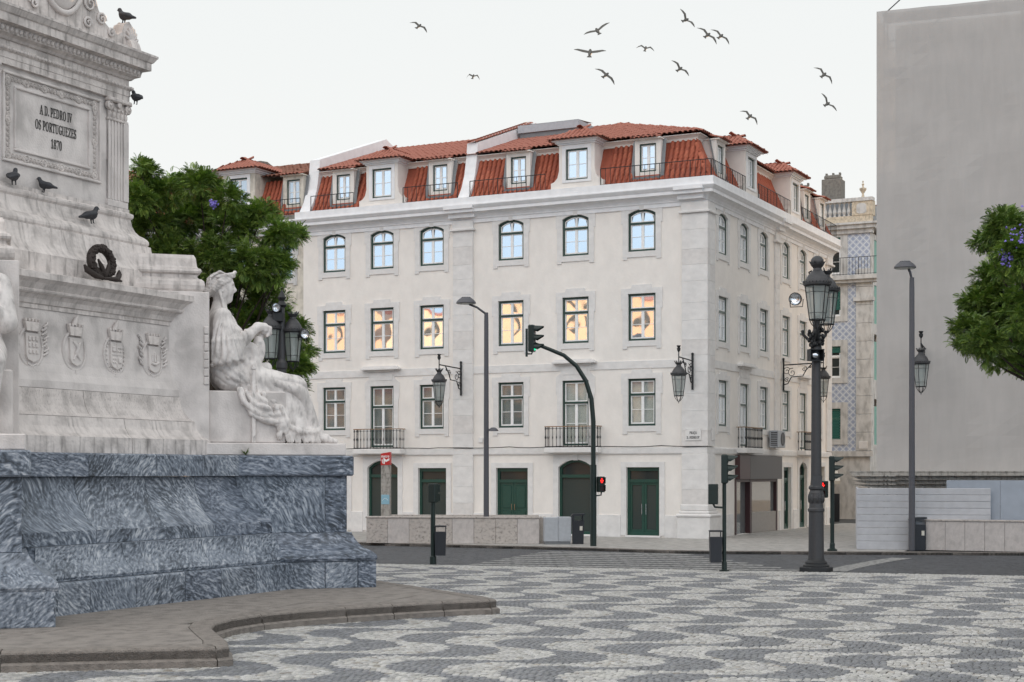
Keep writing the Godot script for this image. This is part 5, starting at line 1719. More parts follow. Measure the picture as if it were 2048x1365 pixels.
# ---------------------------------------------------------------- sculpted figures: smooth union of tapered capsules and ellipsoids, meshed as surface nets
class Sculpt:
	var A := PackedVector3Array()
	var B := PackedVector3Array()
	var R := PackedVector2Array()
	var K := PackedFloat32Array()
	var Y := PackedInt32Array()      # 0 capsule, 1 ellipsoid (B = radii), 2 carved capsule
	func cap(a: Vector3, b: Vector3, ra: float, rb: float, k := 0.1) -> void:
		A.append(a); B.append(b); R.append(Vector2(ra, rb)); K.append(k); Y.append(0)
	func ell(a: Vector3, r: Vector3, k := 0.1) -> void:
		A.append(a); B.append(r); R.append(Vector2.ZERO); K.append(k); Y.append(1)
	func cut(a: Vector3, b: Vector3, ra: float, rb: float, k := 0.04) -> void:
		A.append(a); B.append(b); R.append(Vector2(ra, rb)); K.append(k); Y.append(2)
	func chain(pts: Array, r: Array, k := 0.05) -> void:
		for i in pts.size() - 1: cap(pts[i], pts[i + 1], r[i], r[i + 1], k)
	func one_dist(i: int, p: Vector3) -> float:
		if Y[i] == 1:
			var q := p - A[i]; var r := B[i]
			var k0 := (q / r).length(); var k1 := (q / (r * r)).length()
			return k0 * (k0 - 1.0) / maxf(k1, 1e-6) if k0 > 1e-4 else -minf(r.x, minf(r.y, r.z))
		var a := A[i]; var ba := B[i] - a; var pa := p - a
		var h := clampf(pa.dot(ba) / maxf(ba.length_squared(), 1e-9), 0.0, 1.0)
		return (pa - ba * h).length() - lerpf(R[i].x, R[i].y, h)
	func dist(p: Vector3, ids: PackedInt32Array) -> float:
		var d := 10.0
		for i in ids:
			var e := one_dist(i, p)
			var k := K[i]
			if Y[i] == 2:
				var h := maxf(k - absf(-e - d), 0.0) / k
				d = maxf(d, -e) + h * h * k * 0.25
			else:
				var h := maxf(k - absf(e - d), 0.0) / k
				d = minf(d, e) - h * h * k * 0.25
		return d
	func build(mb: MB, cell: float, lo: Vector3, hi: Vector3, relief = null) -> void:
		var nb := 4
		var S := cell * nb
		var bx := int(ceil((hi.x - lo.x) / S)); var by := int(ceil((hi.y - lo.y) / S)); var bz := int(ceil((hi.z - lo.z) / S))
		var gx := bx * nb + 1; var gy := by * nb + 1; var gz := bz * nb + 1
		var val := PackedFloat32Array()
		val.resize(gx * gy * gz)
		val.fill(100.0)
		var active := []
		var half := S * 0.8661
		var all := PackedInt32Array(range(A.size()))
		for z in bz:
			for y in by:
				for x in bx:
					var c := lo + Vector3(x + 0.5, y + 0.5, z + 0.5) * S
					var ids := PackedInt32Array()
					var best := 10.0
					for i in all:
						var e := one_dist(i, c)
						if e < half + 0.14:
							ids.append(i)
							if Y[i] != 2: best = minf(best, e)
					if best > half + 0.03 or best < -half - 0.16: continue
					var any := false
					for k in nb + 1:
						for j in nb + 1:
							var o := (x * nb) + gx * ((y * nb + j) + gy * (z * nb + k))
							for i in nb + 1:
								if val[o + i] > 99.0:
									val[o + i] = dist(lo + Vector3(x * nb + i, y * nb + j, z * nb + k) * cell, ids)
					active.append(Vector3i(x, y, z))
		var vid := {}
		var verts := PackedVector3Array()
		var faces := PackedInt32Array()
		var st := [1, gx, gx * gy]
		for blk in active:
			for k in nb:
				for j in nb:
					for i in nb:
						var X: int = blk.x * nb + i; var Yy: int = blk.y * nb + j; var Z: int = blk.z * nb + k
						var o := X + gx * (Yy + gy * Z)
						var m := 0
						var sum := Vector3.ZERO; var cnt := 0
						var v := [val[o], val[o + 1], val[o + gx], val[o + gx + 1], val[o + gx * gy], val[o + gx * gy + 1], val[o + gx * gy + gx], val[o + gx * gy + gx + 1]]
						for c in 8:
							if v[c] < 0.0: m |= 1 << c
						if m == 0 or m == 255: continue
						for e in [[0, 1], [2, 3], [4, 5], [6, 7], [0, 2], [1, 3], [4, 6], [5, 7], [0, 4], [1, 5], [2, 6], [3, 7]]:
							var a: float = v[e[0]]; var b: float = v[e[1]]
							if (a < 0.0) != (b < 0.0) and a < 50 and b < 50:
								var t := a / (a - b)
								var pa := Vector3(e[0] & 1, (e[0] >> 1) & 1, e[0] >> 2); var pb := Vector3(e[1] & 1, (e[1] >> 1) & 1, e[1] >> 2)
								sum += pa.lerp(pb, t); cnt += 1
						if cnt == 0: continue
						vid[o] = verts.size()
						verts.append(lo + (Vector3(X, Yy, Z) + sum / cnt) * cell)
		for o in vid:
			for ax in 3:
				var u := (ax + 1) % 3; var w := (ax + 2) % 3
				var a: float = val[o]; var b: float = val[o + st[ax]]
				if (a < 0.0) == (b < 0.0): continue
				var i1: int = o - st[u]; var i2: int = o - st[u] - st[w]; var i3: int = o - st[w]
				if not (vid.has(i1) and vid.has(i2) and vid.has(i3)): continue
				var q := [vid[o], vid[i1], vid[i2], vid[i3]]
				if a > 0.0: q.reverse()
				faces.append_array(PackedInt32Array([q[0], q[1], q[2], q[0], q[2], q[3]]))
		var nr := PackedVector3Array()
		nr.resize(verts.size())
		for i in range(0, faces.size(), 3):
			var n := (verts[faces[i + 1]] - verts[faces[i]]).cross(verts[faces[i + 2]] - verts[faces[i]])
			for j in 3: nr[faces[i + j]] += n
		if relief != null:
			for i in verts.size(): verts[i] += nr[i].normalized() * relief.call(verts[i], nr[i].normalized())
			nr.fill(Vector3.ZERO)
			for i in range(0, faces.size(), 3):
				var n := (verts[faces[i + 1]] - verts[faces[i]]).cross(verts[faces[i + 2]] - verts[faces[i]])
				for j in 3: nr[faces[i + j]] += n
		for i in range(0, faces.size(), 3):
			mb.stri(verts[faces[i]], verts[faces[i + 1]], verts[faces[i + 2]], nr[faces[i]], nr[faces[i + 1]], nr[faces[i + 2]])

func V(x: float, y: float, z: float) -> Vector3:
	return Vector3(x, y, z)

# carved folds: rounded ridges with sharp valleys, following the fall of the cloth
func ridge(t: float) -> float:
	return pow(absf(sin(t)), 0.8) - 0.6

func drapery(p: Vector3, n: Vector3) -> float:
	var d := 0.0
	var w := 0.0
	# wide sleeve: folds fan out from the shoulder
	if p.z > 0.25 and p.y > 4.85 and p.y < 6.1 and p.x < 5.45:
		var a := atan2(p.x - 4.96, 6.45 - p.y)
		w = smoothstep(0.25, 0.45, p.z) * smoothstep(6.05, 5.7, p.y) * smoothstep(5.45, 5.3, p.x - (p.y - 5.2) * 0.25)
		d += w * 0.040 * ridge(a * 30.0 + 0.5 * sin(p.y * 7.0))
	# breast
	if p.x > 5.05 and p.y > 5.2 and p.y < 6.05 and absf(p.z) < 0.42:
		d += 0.014 * ridge(p.z * 34.0 + (p.y - 5.6) * 6.0) * smoothstep(0.42, 0.3, absf(p.z))
	# waist
	if p.y > 4.55 and p.y < 5.15 and p.x < 5.55 and p.z > 0.15:
		d += 0.026 * ridge((p.x - 4.7) * 14.0 + (p.y - 4.8) * 17.0) * smoothstep(5.55, 5.35, p.x) * smoothstep(5.15, 5.0, p.y)
	# over the near leg: folds sweep from the hip to the knee and the shin
	if p.x > 5.55 and p.y > 3.5 and p.z > 0.0:
		var q := Vector2(p.x - 5.62, p.y - 4.86)
		var r := q.length()
		var a := atan2(q.y, q.x) + 0.30 * (r - 0.8) * (r - 0.8)
		w = smoothstep(0.25, 0.75, r) * smoothstep(0.0, 0.3, p.z) * smoothstep(-0.10, -0.30, a) * smoothstep(3.5, 3.7, p.y) * clampf(n.z * 1.5 + 0.2, 0.0, 1.0)
		d += w * 0.052 * ridge(a * 10.5 + 0.5 * sin(r * 4.0))
	# skirt in front of the shins
	if p.x > 6.45 and p.y < 4.5 and n.x > 0.3:
		d += 0.024 * ridge(p.z * 20.0 + p.y * 1.5) * smoothstep(0.3, 0.6, n.x)
	# cloth hanging over the seat
	if p.x > 5.2 and p.x < 6.25 and p.y < 4.55 and p.z > 0.35:
		var q2 := Vector2(p.x - 5.95, p.y - 4.62)
		var r2 := q2.length()
		w = smoothstep(0.35, 0.5, p.z) * smoothstep(6.25, 5.95, p.x) * smoothstep(0.2, 0.35, r2)
		d += w * 0.036 * ridge(r2 * 22.0 + atan2(q2.y, q2.x) * 0.8)
	# crumpled hem
	if p.y < 3.62 and p.x > 6.15 and p.x < 7.05:
		d += 0.022 * ridge(p.x * 34.0 + p.z * 12.0 + p.y * 6.0)
	return d

func hair_waves(p: Vector3, _n: Vector3) -> float:
	# brow and face stay smooth
	if p.x > 5.10 and p.y < 6.78: return 0.0
	if p.y > 6.52 and p.x < 5.2:
		return 0.012 * ridge((p.x - 4.9) * 20.0 + (p.y - 6.6) * 46.0 + sin(p.x * 30.0) * 0.6)
	if p.y < 6.45 and p.y > 6.3 and p.x < 4.85: return 0.008 * ridge(p.y * 40.0)
	return 0.0

func statues(base: Transform3D) -> void:
	var s := Sculpt.new()
	# torso and shoulders
	s.cap(V(4.98, 5.80, 0), V(5.02, 4.95, 0), 0.33, 0.38, 0.15)
	s.cap(V(4.95, 5.98, -0.38), V(4.95, 5.98, 0.38), 0.17, 0.17, 0.15)
	s.cap(V(4.98, 5.6, 0.2), V(5.0, 4.95, 0.22), 0.24, 0.28, 0.12)
	s.cap(V(4.98, 5.6, -0.2), V(5.0, 4.95, -0.22), 0.24, 0.28, 0.12)
	s.ell(V(5.24, 5.66, 0.17), V(0.17, 0.17, 0.16), 0.1)
	s.ell(V(5.24, 5.66, -0.17), V(0.17, 0.17, 0.16), 0.1)
	s.cap(V(4.90, 6.0, 0), V(4.96, 6.45, 0), 0.19, 0.135, 0.12)
	# near arm in its wide sleeve
	s.cap(V(4.93, 5.96, 0.46), V(5.14, 5.32, 0.56), 0.19, 0.19, 0.12)
	s.cap(V(4.93, 5.70, 0.50), V(5.02, 5.16, 0.55), 0.22, 0.25, 0.1)
	s.cap(V(4.84, 5.3, 0.45), V(4.90, 5.05, 0.45), 0.16, 0.17, 0.1)
	s.cap(V(5.2, 5.45, 0.5), V(5.24, 5.15, 0.5), 0.16, 0.16, 0.1)
	for i in 9:
		var f := i / 8.0
		var a := V(lerpf(4.83, 5.04, f), lerpf(5.98, 5.92, f), lerpf(0.58, 0.56, absf(f - 0.5)))
		var b := V(lerpf(4.74, 5.30, f), lerpf(5.45, 5.50, f), 0.62 + 0.13 * sin(f * PI))
		var c := V(lerpf(4.72, 5.36, f), lerpf(4.98, 5.12, f), 0.56 + 0.2 * sin(f * PI))
		s.chain([a, b, c], [0.03, 0.045, 0.055], 0.035)
	s.cap(V(5.2, 5.34, 0.5), V(5.46, 5.60, 0.42), 0.15, 0.12, 0.08)
	s.cap(V(5.46, 5.60, 0.42), V(5.70, 5.80, 0.30), 0.12, 0.085, 0.06)
	s.cap(V(5.70, 5.81, 0.29), V(5.86, 5.82, 0.2), 0.09, 0.085, 0.05)
	for i in 4:
		var z := 0.08 + i * 0.062
		s.chain([V(5.86, 5.83, z), V(5.975, 5.79, z - 0.01), V(5.985, 5.68, z - 0.02), V(5.91, 5.62, z - 0.02)], [0.04, 0.038, 0.035, 0.03], 0.018)
	s.chain([V(5.76, 5.77, 0.17), V(5.82, 5.70, 0.10), V(5.86, 5.64, 0.08)], [0.045, 0.04, 0.03], 0.025)
	# far arm
	s.cap(V(4.93, 5.96, -0.46), V(5.18, 5.32, -0.55), 0.21, 0.22, 0.12)
	s.cap(V(5.2, 5.34, -0.5), V(5.74, 5.76, -0.08), 0.15, 0.09, 0.08)
	# hilt, chain and the two folded scale pans
	s.cap(V(5.82, 5.72, 0.1), V(5.74, 5.42, 0.2), 0.055, 0.045, 0.04)
	s.ell(V(5.80, 5.58, 0.16), V(0.05, 0.06, 0.05), 0.02)
	s.cap(V(5.74, 5.45, 0.34), V(5.50, 5.02, 0.46), 0.026, 0.024, 0.02)
	s.ell(V(5.53, 5.18, 0.40), V(0.20, 0.29, 0.10), 0.02)
	s.ell(V(5.56, 5.02, 0.36), V(0.21, 0.17, 0.17), 0.04)
	s.cut(V(5.48, 5.28, 0.56), V(5.52, 5.12, 0.58), 0.11, 0.11, 0.02)
	s.ell(V(5.73, 5.32, 0.24), V(0.14, 0.30, 0.11), 0.02)
	s.cut(V(5.76, 5.42, 0.38), V(5.78, 5.2, 0.38), 0.07, 0.07, 0.02)
	s.ell(V(5.88, 5.74, 0.16), V(0.11, 0.09, 0.13), 0.03)
	# lap, thighs, shins
	s.cap(V(5.12, 4.74, 0.26), V(6.46, 4.52, 0.30), 0.34, 0.27, 0.14)
	s.cap(V(5.12, 4.74, -0.26), V(6.42, 4.56, -0.28), 0.34, 0.26, 0.14)
	s.cap(V(5.6, 4.78, 0.0), V(6.2, 4.66, 0.0), 0.26, 0.22, 0.14)
	s.cap(V(5.72, 4.92, -0.15), V(5.98, 4.98, -0.2), 0.14, 0.11, 0.08)
	s.cap(V(6.50, 4.48, 0.28), V(6.96, 3.52, 0.26), 0.26, 0.13, 0.12)
	s.cap(V(6.46, 4.48, -0.28), V(6.80, 3.50, -0.26), 0.26, 0.14, 0.12)
	s.cap(V(6.36, 4.3, 0.0), V(6.72, 3.6, 0.0), 0.30, 0.28, 0.15)
	s.cap(V(6.12, 4.22, 0.22), V(6.52, 3.62, 0.24), 0.32, 0.30, 0.15)
	s.cap(V(5.62, 4.38, 0.3), V(6.2, 4.05, 0.3), 0.30, 0.30, 0.12)
	s.cap(V(6.3, 3.62, -0.2), V(6.85, 3.45, -0.2), 0.26, 0.16, 0.12)
	s.chain([V(6.94, 3.47, 0.27), V(7.14, 3.44, 0.27), V(7.38, 3.37, 0.28)], [0.115, 0.095, 0.05], 0.05)
	s.chain([V(6.82, 3.47, -0.27), V(7.05, 3.42, -0.27), V(7.24, 3.37, -0.27)], [0.115, 0.09, 0.05], 0.05)
	# cloth bunched at the waist and behind
	for i in 5:
		var f := i / 4.0
		s.chain([V(4.86 + f * 0.1, 5.05 - f * 0.08, 0.5), V(5.05 + f * 0.1, 4.72 + f * 0.1, 0.60), V(5.42, 4.62 + f * 0.10, 0.57)], [0.045, 0.05, 0.04], 0.04)
	# edge of the cloth hanging over the seat
	s.chain([V(5.28, 4.46, 0.62), V(5.36, 4.18, 0.66), V(5.55, 3.96, 0.67), V(5.78, 3.84, 0.67), V(6.0, 3.77, 0.66), V(6.2, 3.70, 0.65)], [0.06, 0.07, 0.075, 0.075, 0.07, 0.06], 0.05)
	for i in 4:
		var f := i / 3.0
		s.chain([V(5.42 + f * 0.35, 4.42 - f * 0.05, 0.64), V(5.55 + f * 0.3, 4.15 - f * 0.08, 0.67), V(5.72 + f * 0.32, 3.95 - f * 0.08, 0.66)], [0.04, 0.05, 0.035], 0.035)
	# falling folds under the knee, tip of the mantle and crumpled hem
	s.chain([V(6.02, 4.1, 0.62), V(6.14, 3.75, 0.66), V(6.10, 3.45, 0.66)], [0.05, 0.075, 0.06], 0.05)
	s.chain([V(6.16, 4.12, 0.62), V(6.26, 3.8, 0.66), V(6.24, 3.55, 0.66)], [0.04, 0.06, 0.04], 0.04)
	for i in 14:
		var f := i / 13.0
		s.chain([V(lerpf(6.22, 6.86, f), 3.66 - 0.02 * f, lerpf(0.58, 0.42, f)), V(lerpf(6.26, 6.95, f), 3.5, lerpf(0.63, 0.44, f)), V(lerpf(6.30, 7.02, f) + 0.03 * sin(i * 2.3), 3.36, lerpf(0.66, 0.44, f))], [0.03, 0.038, 0.036], 0.02)
	s.chain([V(6.25, 3.72, 0.60), V(6.55, 3.58, 0.60), V(6.92, 3.56, 0.46), V(7.05, 3.66, 0.36)], [0.06, 0.065, 0.05, 0.03], 0.04)
	# skirt in front, across both legs
	for i in 5:
		var z := -0.3 + i * 0.14
		s.chain([V(6.68, 4.5, z), V(6.86, 4.0, z), V(7.0, 3.6, z)], [0.05, 0.05, 0.05], 0.05)
	var mb := MB.new()
	var t0 := Time.get_ticks_msec()
	s.build(mb, 0.022, V(4.45, 3.25, -0.95), V(7.6, 6.32, 1.0), drapery)
	# head on its own finer grid
	var h := Sculpt.new()
	h.cap(V(4.90, 6.05, 0), V(4.96, 6.45, 0), 0.18, 0.135, 0.1)
	h.ell(V(4.94, 6.70, 0), V(0.29, 0.28, 0.235), 0.08)
	h.ell(V(5.06, 6.58, 0), V(0.165, 0.25, 0.165), 0.08)
	h.ell(V(5.125, 6.40, 0), V(0.085, 0.075, 0.085), 0.06)
	h.cap(V(5.19, 6.73, -0.09), V(5.19, 6.73, 0.09), 0.04, 0.04, 0.04)
	h.chain([V(5.205, 6.73, 0), V(5.262, 6.60, 0), V(5.235, 6.565, 0)], [0.026, 0.034, 0.03], 0.03)
	h.cap(V(5.195, 6.49, -0.045), V(5.195, 6.49, 0.045), 0.024, 0.024, 0.02)
	h.cap(V(5.185, 6.455, -0.04), V(5.185, 6.455, 0.04), 0.024, 0.024, 0.02)
	for z in [-1.0, 1.0]:
		h.cut(V(5.225, 6.665, z * 0.085), V(5.21, 6.665, z * 0.11), 0.03, 0.03, 0.04)
		h.ell(V(5.185, 6.66, z * 0.09), V(0.028, 0.02, 0.034), 0.012)
		h.ell(V(4.97, 6.60, z * 0.20), V(0.045, 0.07, 0.03), 0.02)
		h.cut(V(4.985, 6.60, z * 0.235), V(4.985, 6.58, z * 0.235), 0.02, 0.02, 0.015)
		# waved hair rolled back from the brow
		for i in 5:
			var f := i / 4.0
			h.chain([V(5.17 - f * 0.05, 6.80 + f * 0.05, z * (0.05 + f * 0.02)), V(5.09 - f * 0.06, 6.78 + f * 0.05, z * 0.19), V(4.95 - f * 0.05, 6.70 + f * 0.06, z * 0.245), V(4.80, 6.58 + f * 0.03, z * 0.20), V(4.72, 6.50, z * 0.08)], [0.04, 0.045, 0.045, 0.045, 0.05], 0.02)
		h.chain([V(5.26, 6.98, 0), V(5.20, 6.92, z * 0.14), V(5.04, 6.89, z * 0.235), V(4.84, 6.84, z * 0.25)], [0.035, 0.04, 0.035, 0.025], 0.03)
		h.chain([V(5.24, 6.90, 0), V(5.16, 6.86, z * 0.16), V(5.0, 6.83, z * 0.245)], [0.03, 0.03, 0.025], 0.03)
		h.chain([V(4.92, 6.52, z * 0.19), V(4.97, 6.35, z * 0.18), V(5.0, 6.16, z * 0.2)], [0.035, 0.032, 0.03], 0.02)
	h.ell(V(4.70, 6.54, 0), V(0.11, 0.12, 0.13), 0.04)
	for i in 6:
		var f := i / 5.0
		h.chain([V(4.70, 6.62, lerpf(-0.14, 0.14, f)), V(4.72, 6.84, lerpf(-0.2, 0.2, f)), V(4.92, 6.97, lerpf(-0.16, 0.16, f)), V(5.08, 6.90, lerpf(-0.15, 0.15, f))], [0.02, 0.025, 0.025, 0.02], 0.02)
	h.build(mb, 0.016, V(4.5, 6.16, -0.4), V(5.45, 7.15, 0.4), hair_waves)
	print("statue ms ", Time.get_ticks_msec() - t0, " tris ", mb.v.size() / 3)
	var mesh := mb.mesh()
	var bt := Transform3D(Basis(Vector3.UP, -PI / 4), Vector3.ZERO)
	var t := thing("seated_statue", "pale stone statue of a seated draped woman in profile holding a sword and scales", "statue", base * bt, "seated statues on the monument")
	put(t, "figure", mesh, M.statue)
	var sw := MB.new()
	sw.bbox(5.515, 3.325, 0.655, 5.595, 4.98, 0.705, 0.012)
	sw.bbox(5.50, 4.86, 0.64, 5.61, 4.92, 0.72, 0.015)
	put(t, "sword", sw, M.statue)
	var bt2 := Transform3D(Basis(Vector3.UP, -PI * 0.75), Vector3.ZERO)
	again(t, base * bt2, "draped stone figure cut off by the left edge beside the row of shields")

func wreath(base: Transform3D) -> void:
	var b := MB.new()
	var n := 40
	rng.seed = 17
	var pts := []
	for i in n + 1: pts.append(V(0.30 * cos(TAU * i / n), 0.37 + 0.27 * sin(TAU * i / n), 0))
	b.tube(pts, 0.085, 8, false)
	for i in 90:
		var a := TAU * i / 90.0 + rng.randf_range(-0.03, 0.03)
		var c := V(0.30 * cos(a), 0.37 + 0.27 * sin(a), 0)
		var o := (V(cos(a), sin(a), 0) * rng.randf_range(-1, 1) + V(0, 0, rng.randf_range(0.1, 1.0))).normalized()
		b.ball(c + o * 0.07, V(0.035, 0.035, 0.035), 5, 4)
	for s in [-1, 1]:
		b.tube([V(s * 0.1, 0.03, 0.08), V(s * 0.3, 0.04, 0.1), V(s * 0.46, 0.16, 0.02), V(s * 0.50, 0.26, 0.0)], [0.04, 0.06, 0.06, 0.02], 6)
		b.tube([V(0, 0.08, 0.06), V(s * 0.1, 0.25, 0.08), V(s * 0.16, 0.4, 0.06)], [0.05, 0.05, 0.02], 6)
	b.tube([V(-0.1, 0.02, 0.1), V(0.2, 0.03, 0.13), V(0.4, 0.01, 0.12)], [0.03, 0.05, 0.02], 6)
	one("wreath", b, M.bronze, "dark bronze wreath leaning on the monument ledge above the shields", "wreath", base * Transform3D(Basis(Vector3.RIGHT, -0.12), V(0.28, 6.46, 3.12)))

func pigeon_mesh() -> ArrayMesh:
	var s := Sculpt.new()
	s.cap(V(0, 0.13, 0), V(-0.10, 0.115, 0), 0.07, 0.055, 0.05)
	s.cap(V(-0.10, 0.115, 0), V(-0.25, 0.07, 0), 0.045, 0.018, 0.04)
	s.cap(V(0.03, 0.15, 0), V(0.075, 0.235, 0), 0.048, 0.032, 0.03)
	s.ell(V(0.082, 0.245, 0), V(0.036, 0.032, 0.03), 0.015)
	s.cap(V(0.105, 0.243, 0), V(0.138, 0.236, 0), 0.013, 0.006, 0.008)
	for z in [-1.0, 1.0]:
		s.chain([V(0.02, 0.15, z * 0.058), V(-0.10, 0.125, z * 0.055), V(-0.21, 0.085, z * 0.03)], [0.03, 0.034, 0.012], 0.02)
		s.cap(V(-0.01, 0.07, z * 0.025), V(0.0, 0.005, z * 0.027), 0.014, 0.009, 0.01)
		s.cap(V(0.0, 0.007, z * 0.027), V(0.035, 0.006, z * 0.027), 0.008, 0.006, 0.006)
	var b := MB.new()
	s.build(b, 0.011, V(-0.3, -0.02, -0.13), V(0.18, 0.31, 0.13))
	return b.mesh()

func pigeons(base: Transform3D) -> void:
	var m := pigeon_mesh()
	var spots := [
		[V(-1.22, 8.16, 2.26), 0.5, 1.25, "dark pigeon on the ledge below the plaque, nearest the left edge"],
		[V(-0.42, 8.15, 2.24), 1.9, 1.1, "hunched grey pigeon on the ledge below the middle of the plaque"],
		[V(0.76, 7.70, 2.42), -0.15, 1.3, "grey pigeon walking on the rounded moulding above the wreath"],
		[V(2.32, 10.44, 2.2), 1.2, 1.15, "dark pigeon perched beside the pilaster capital"],
		[V(2.06, 12.08, 2.1), 1.6, 1.25, "dark pigeon perched on the shell ornament at the cornice corner"]]
	for s in spots:
		one("pigeon", m, M.pigeon, s[3], "pigeon", base * Transform3D(Basis(Vector3.UP, s[1]).scaled(Vector3.ONE * s[2]), s[0]), "pigeons sitting on the monument")

# ---------------------------------------------------------------- street furniture
func lantern(parent: Node, at: Transform3D, top_style := 0) -> void:
	# six-sided glazed lantern hanging/standing with its bottom at y = 0, 1 m of glass
	var root := holder(parent, "lantern", at)
	var n := 6
	var f := MB.new()
	var rb := 0.23; var rt := 0.36; var H := 0.95
	for i in n:
		var a := TAU * i / n
		var d := Vector3(cos(a), 0, sin(a))
		f.tube([d * rb, d * rt + Vector3(0, H, 0)], 0.017, 5)
		f.tube([d * rb * 1.04 + Vector3(0, 0.24, 0) * 0 + Vector3(0, 0, 0), Vector3(cos(TAU * (i + 1) / n), 0, sin(TAU * (i + 1) / n)) * rb * 1.04], 0.018, 5)
		var e := Vector3(cos(TAU * (i + 1) / n), 0, sin(TAU * (i + 1) / n))
		f.tube([d * lerpf(rb, rt, 0.2) + Vector3(0, 0.2 * H, 0), e * lerpf(rb, rt, 0.2) + Vector3(0, 0.2 * H, 0)], 0.007, 4)
		f.tube([d * lerpf(rb, rt, 0.82) + Vector3(0, 0.82 * H, 0), e * lerpf(rb, rt, 0.82) + Vector3(0, 0.82 * H, 0)], 0.007, 4)
		# curved ribs below
		f.tube([d * rb, d * rb * 0.75 + Vector3(0, -0.12, 0), d * 0.05 + Vector3(0, -0.26, 0)], 0.014, 4)
	f.tube([Vector3(0, -0.25, 0), Vector3(0, -0.36, 0)], [0.035, 0.01], 6)
	put(root, "frame", f, M.iron)
	var g := MB.new()
	for i in n:
		var a := TAU * i / n; var b := TAU * (i + 1) / n
		var d := Vector3(cos(a), 0, sin(a)) * 0.985; var e := Vector3(cos(b), 0, sin(b)) * 0.985
		g.quad(e * rb, d * rb, d * rt + Vector3(0, H, 0), e * rt + Vector3(0, H, 0))
	put(root, "glass", g, M.lantern_glass)
	var c := MB.new()
	c.lathe([Vector2(rt * 0.98, H), Vector2(rt * 1.16, H + 0.04), Vector2(rt * 1.18, H + 0.10), Vector2(rt * 1.02, H + 0.12), Vector2(rt * 0.95, H + 0.20), Vector2(rt * 0.78, H + 0.31), Vector2(rt * 0.5, H + 0.42), Vector2(rt * 0.36, H + 0.46), Vector2(rt * 0.33, H + 0.52), Vector2(rt * 0.55, H + 0.62), Vector2(rt * 0.5, H + 0.63), Vector2(rt * 0.1, H + 0.58), Vector2(0.0, H + 0.6)], 12)
	for i in 24:
		var a := TAU * i / 24
		c.ball(Vector3(cos(a) * rt * 1.14, H + 0.12, sin(a) * rt * 1.14), Vector3(0.022, 0.045, 0.022), 5, 4)
	for i in 6:
		var a := TAU * i / 6
		c.tube([Vector3(cos(a) * 0.14, H + 0.58, sin(a) * 0.14), Vector3(cos(a) * 0.2, H + 0.68, sin(a) * 0.2), Vector3(cos(a) * 0.24, H + 0.72, sin(a) * 0.24)], [0.03, 0.025, 0.008], 4)
	if top_style == 1:
		c.ball(Vector3(0, H + 0.70, 0), Vector3(0.2, 0.18, 0.2), 12, 8)
	put(root, "cap", c, M.iron_grey)
	var d := MB.new()
	d.lathe([Vector2(0.06, 0.1), Vector2(0.085, 0.15), Vector2(0.085, 0.72), Vector2(0.05, 0.8), Vector2(0.0, 0.8)], 10)
	put(root, "lamp_tube", d, M.diffuser)

func floodlight(parent: Node, at: Transform3D, r := 0.16) -> void:
	# round projector pointing along +z, on a yoke
	var root := holder(parent, "floodlight", at)
	var b := MB.new()
	b.xf = Transform3D(Basis(Vector3.RIGHT, PI / 2), Vector3.ZERO)
	b.lathe([Vector2(0.0, -0.34), Vector2(r * 0.5, -0.34), Vector2(r * 0.7, -0.2), Vector2(r, -0.06), Vector2(r * 1.05, 0.0), Vector2(r * 1.05, 0.04), Vector2(r * 0.92, 0.04)], 16)
	b.xf = Transform3D.IDENTITY
	b.tube([Vector3(-r * 1.1, 0, -0.12), Vector3(-r * 1.0, -r * 1.2, -0.12), Vector3(r * 1.0, -r * 1.2, -0.12), Vector3(r * 1.1, 0, -0.12)], 0.014, 5)
	put(root, "housing", b, M.iron)
	var g := MB.new()
	g.xf = Transform3D(Basis(Vector3.RIGHT, PI / 2), Vector3.ZERO)
	g.lathe([Vector2(r * 0.94, 0.03), Vector2(r * 0.7, -0.01), Vector2(r * 0.3, -0.05), Vector2(0.0, -0.06)], 16)
	put(root, "reflector", g, M.chrome)

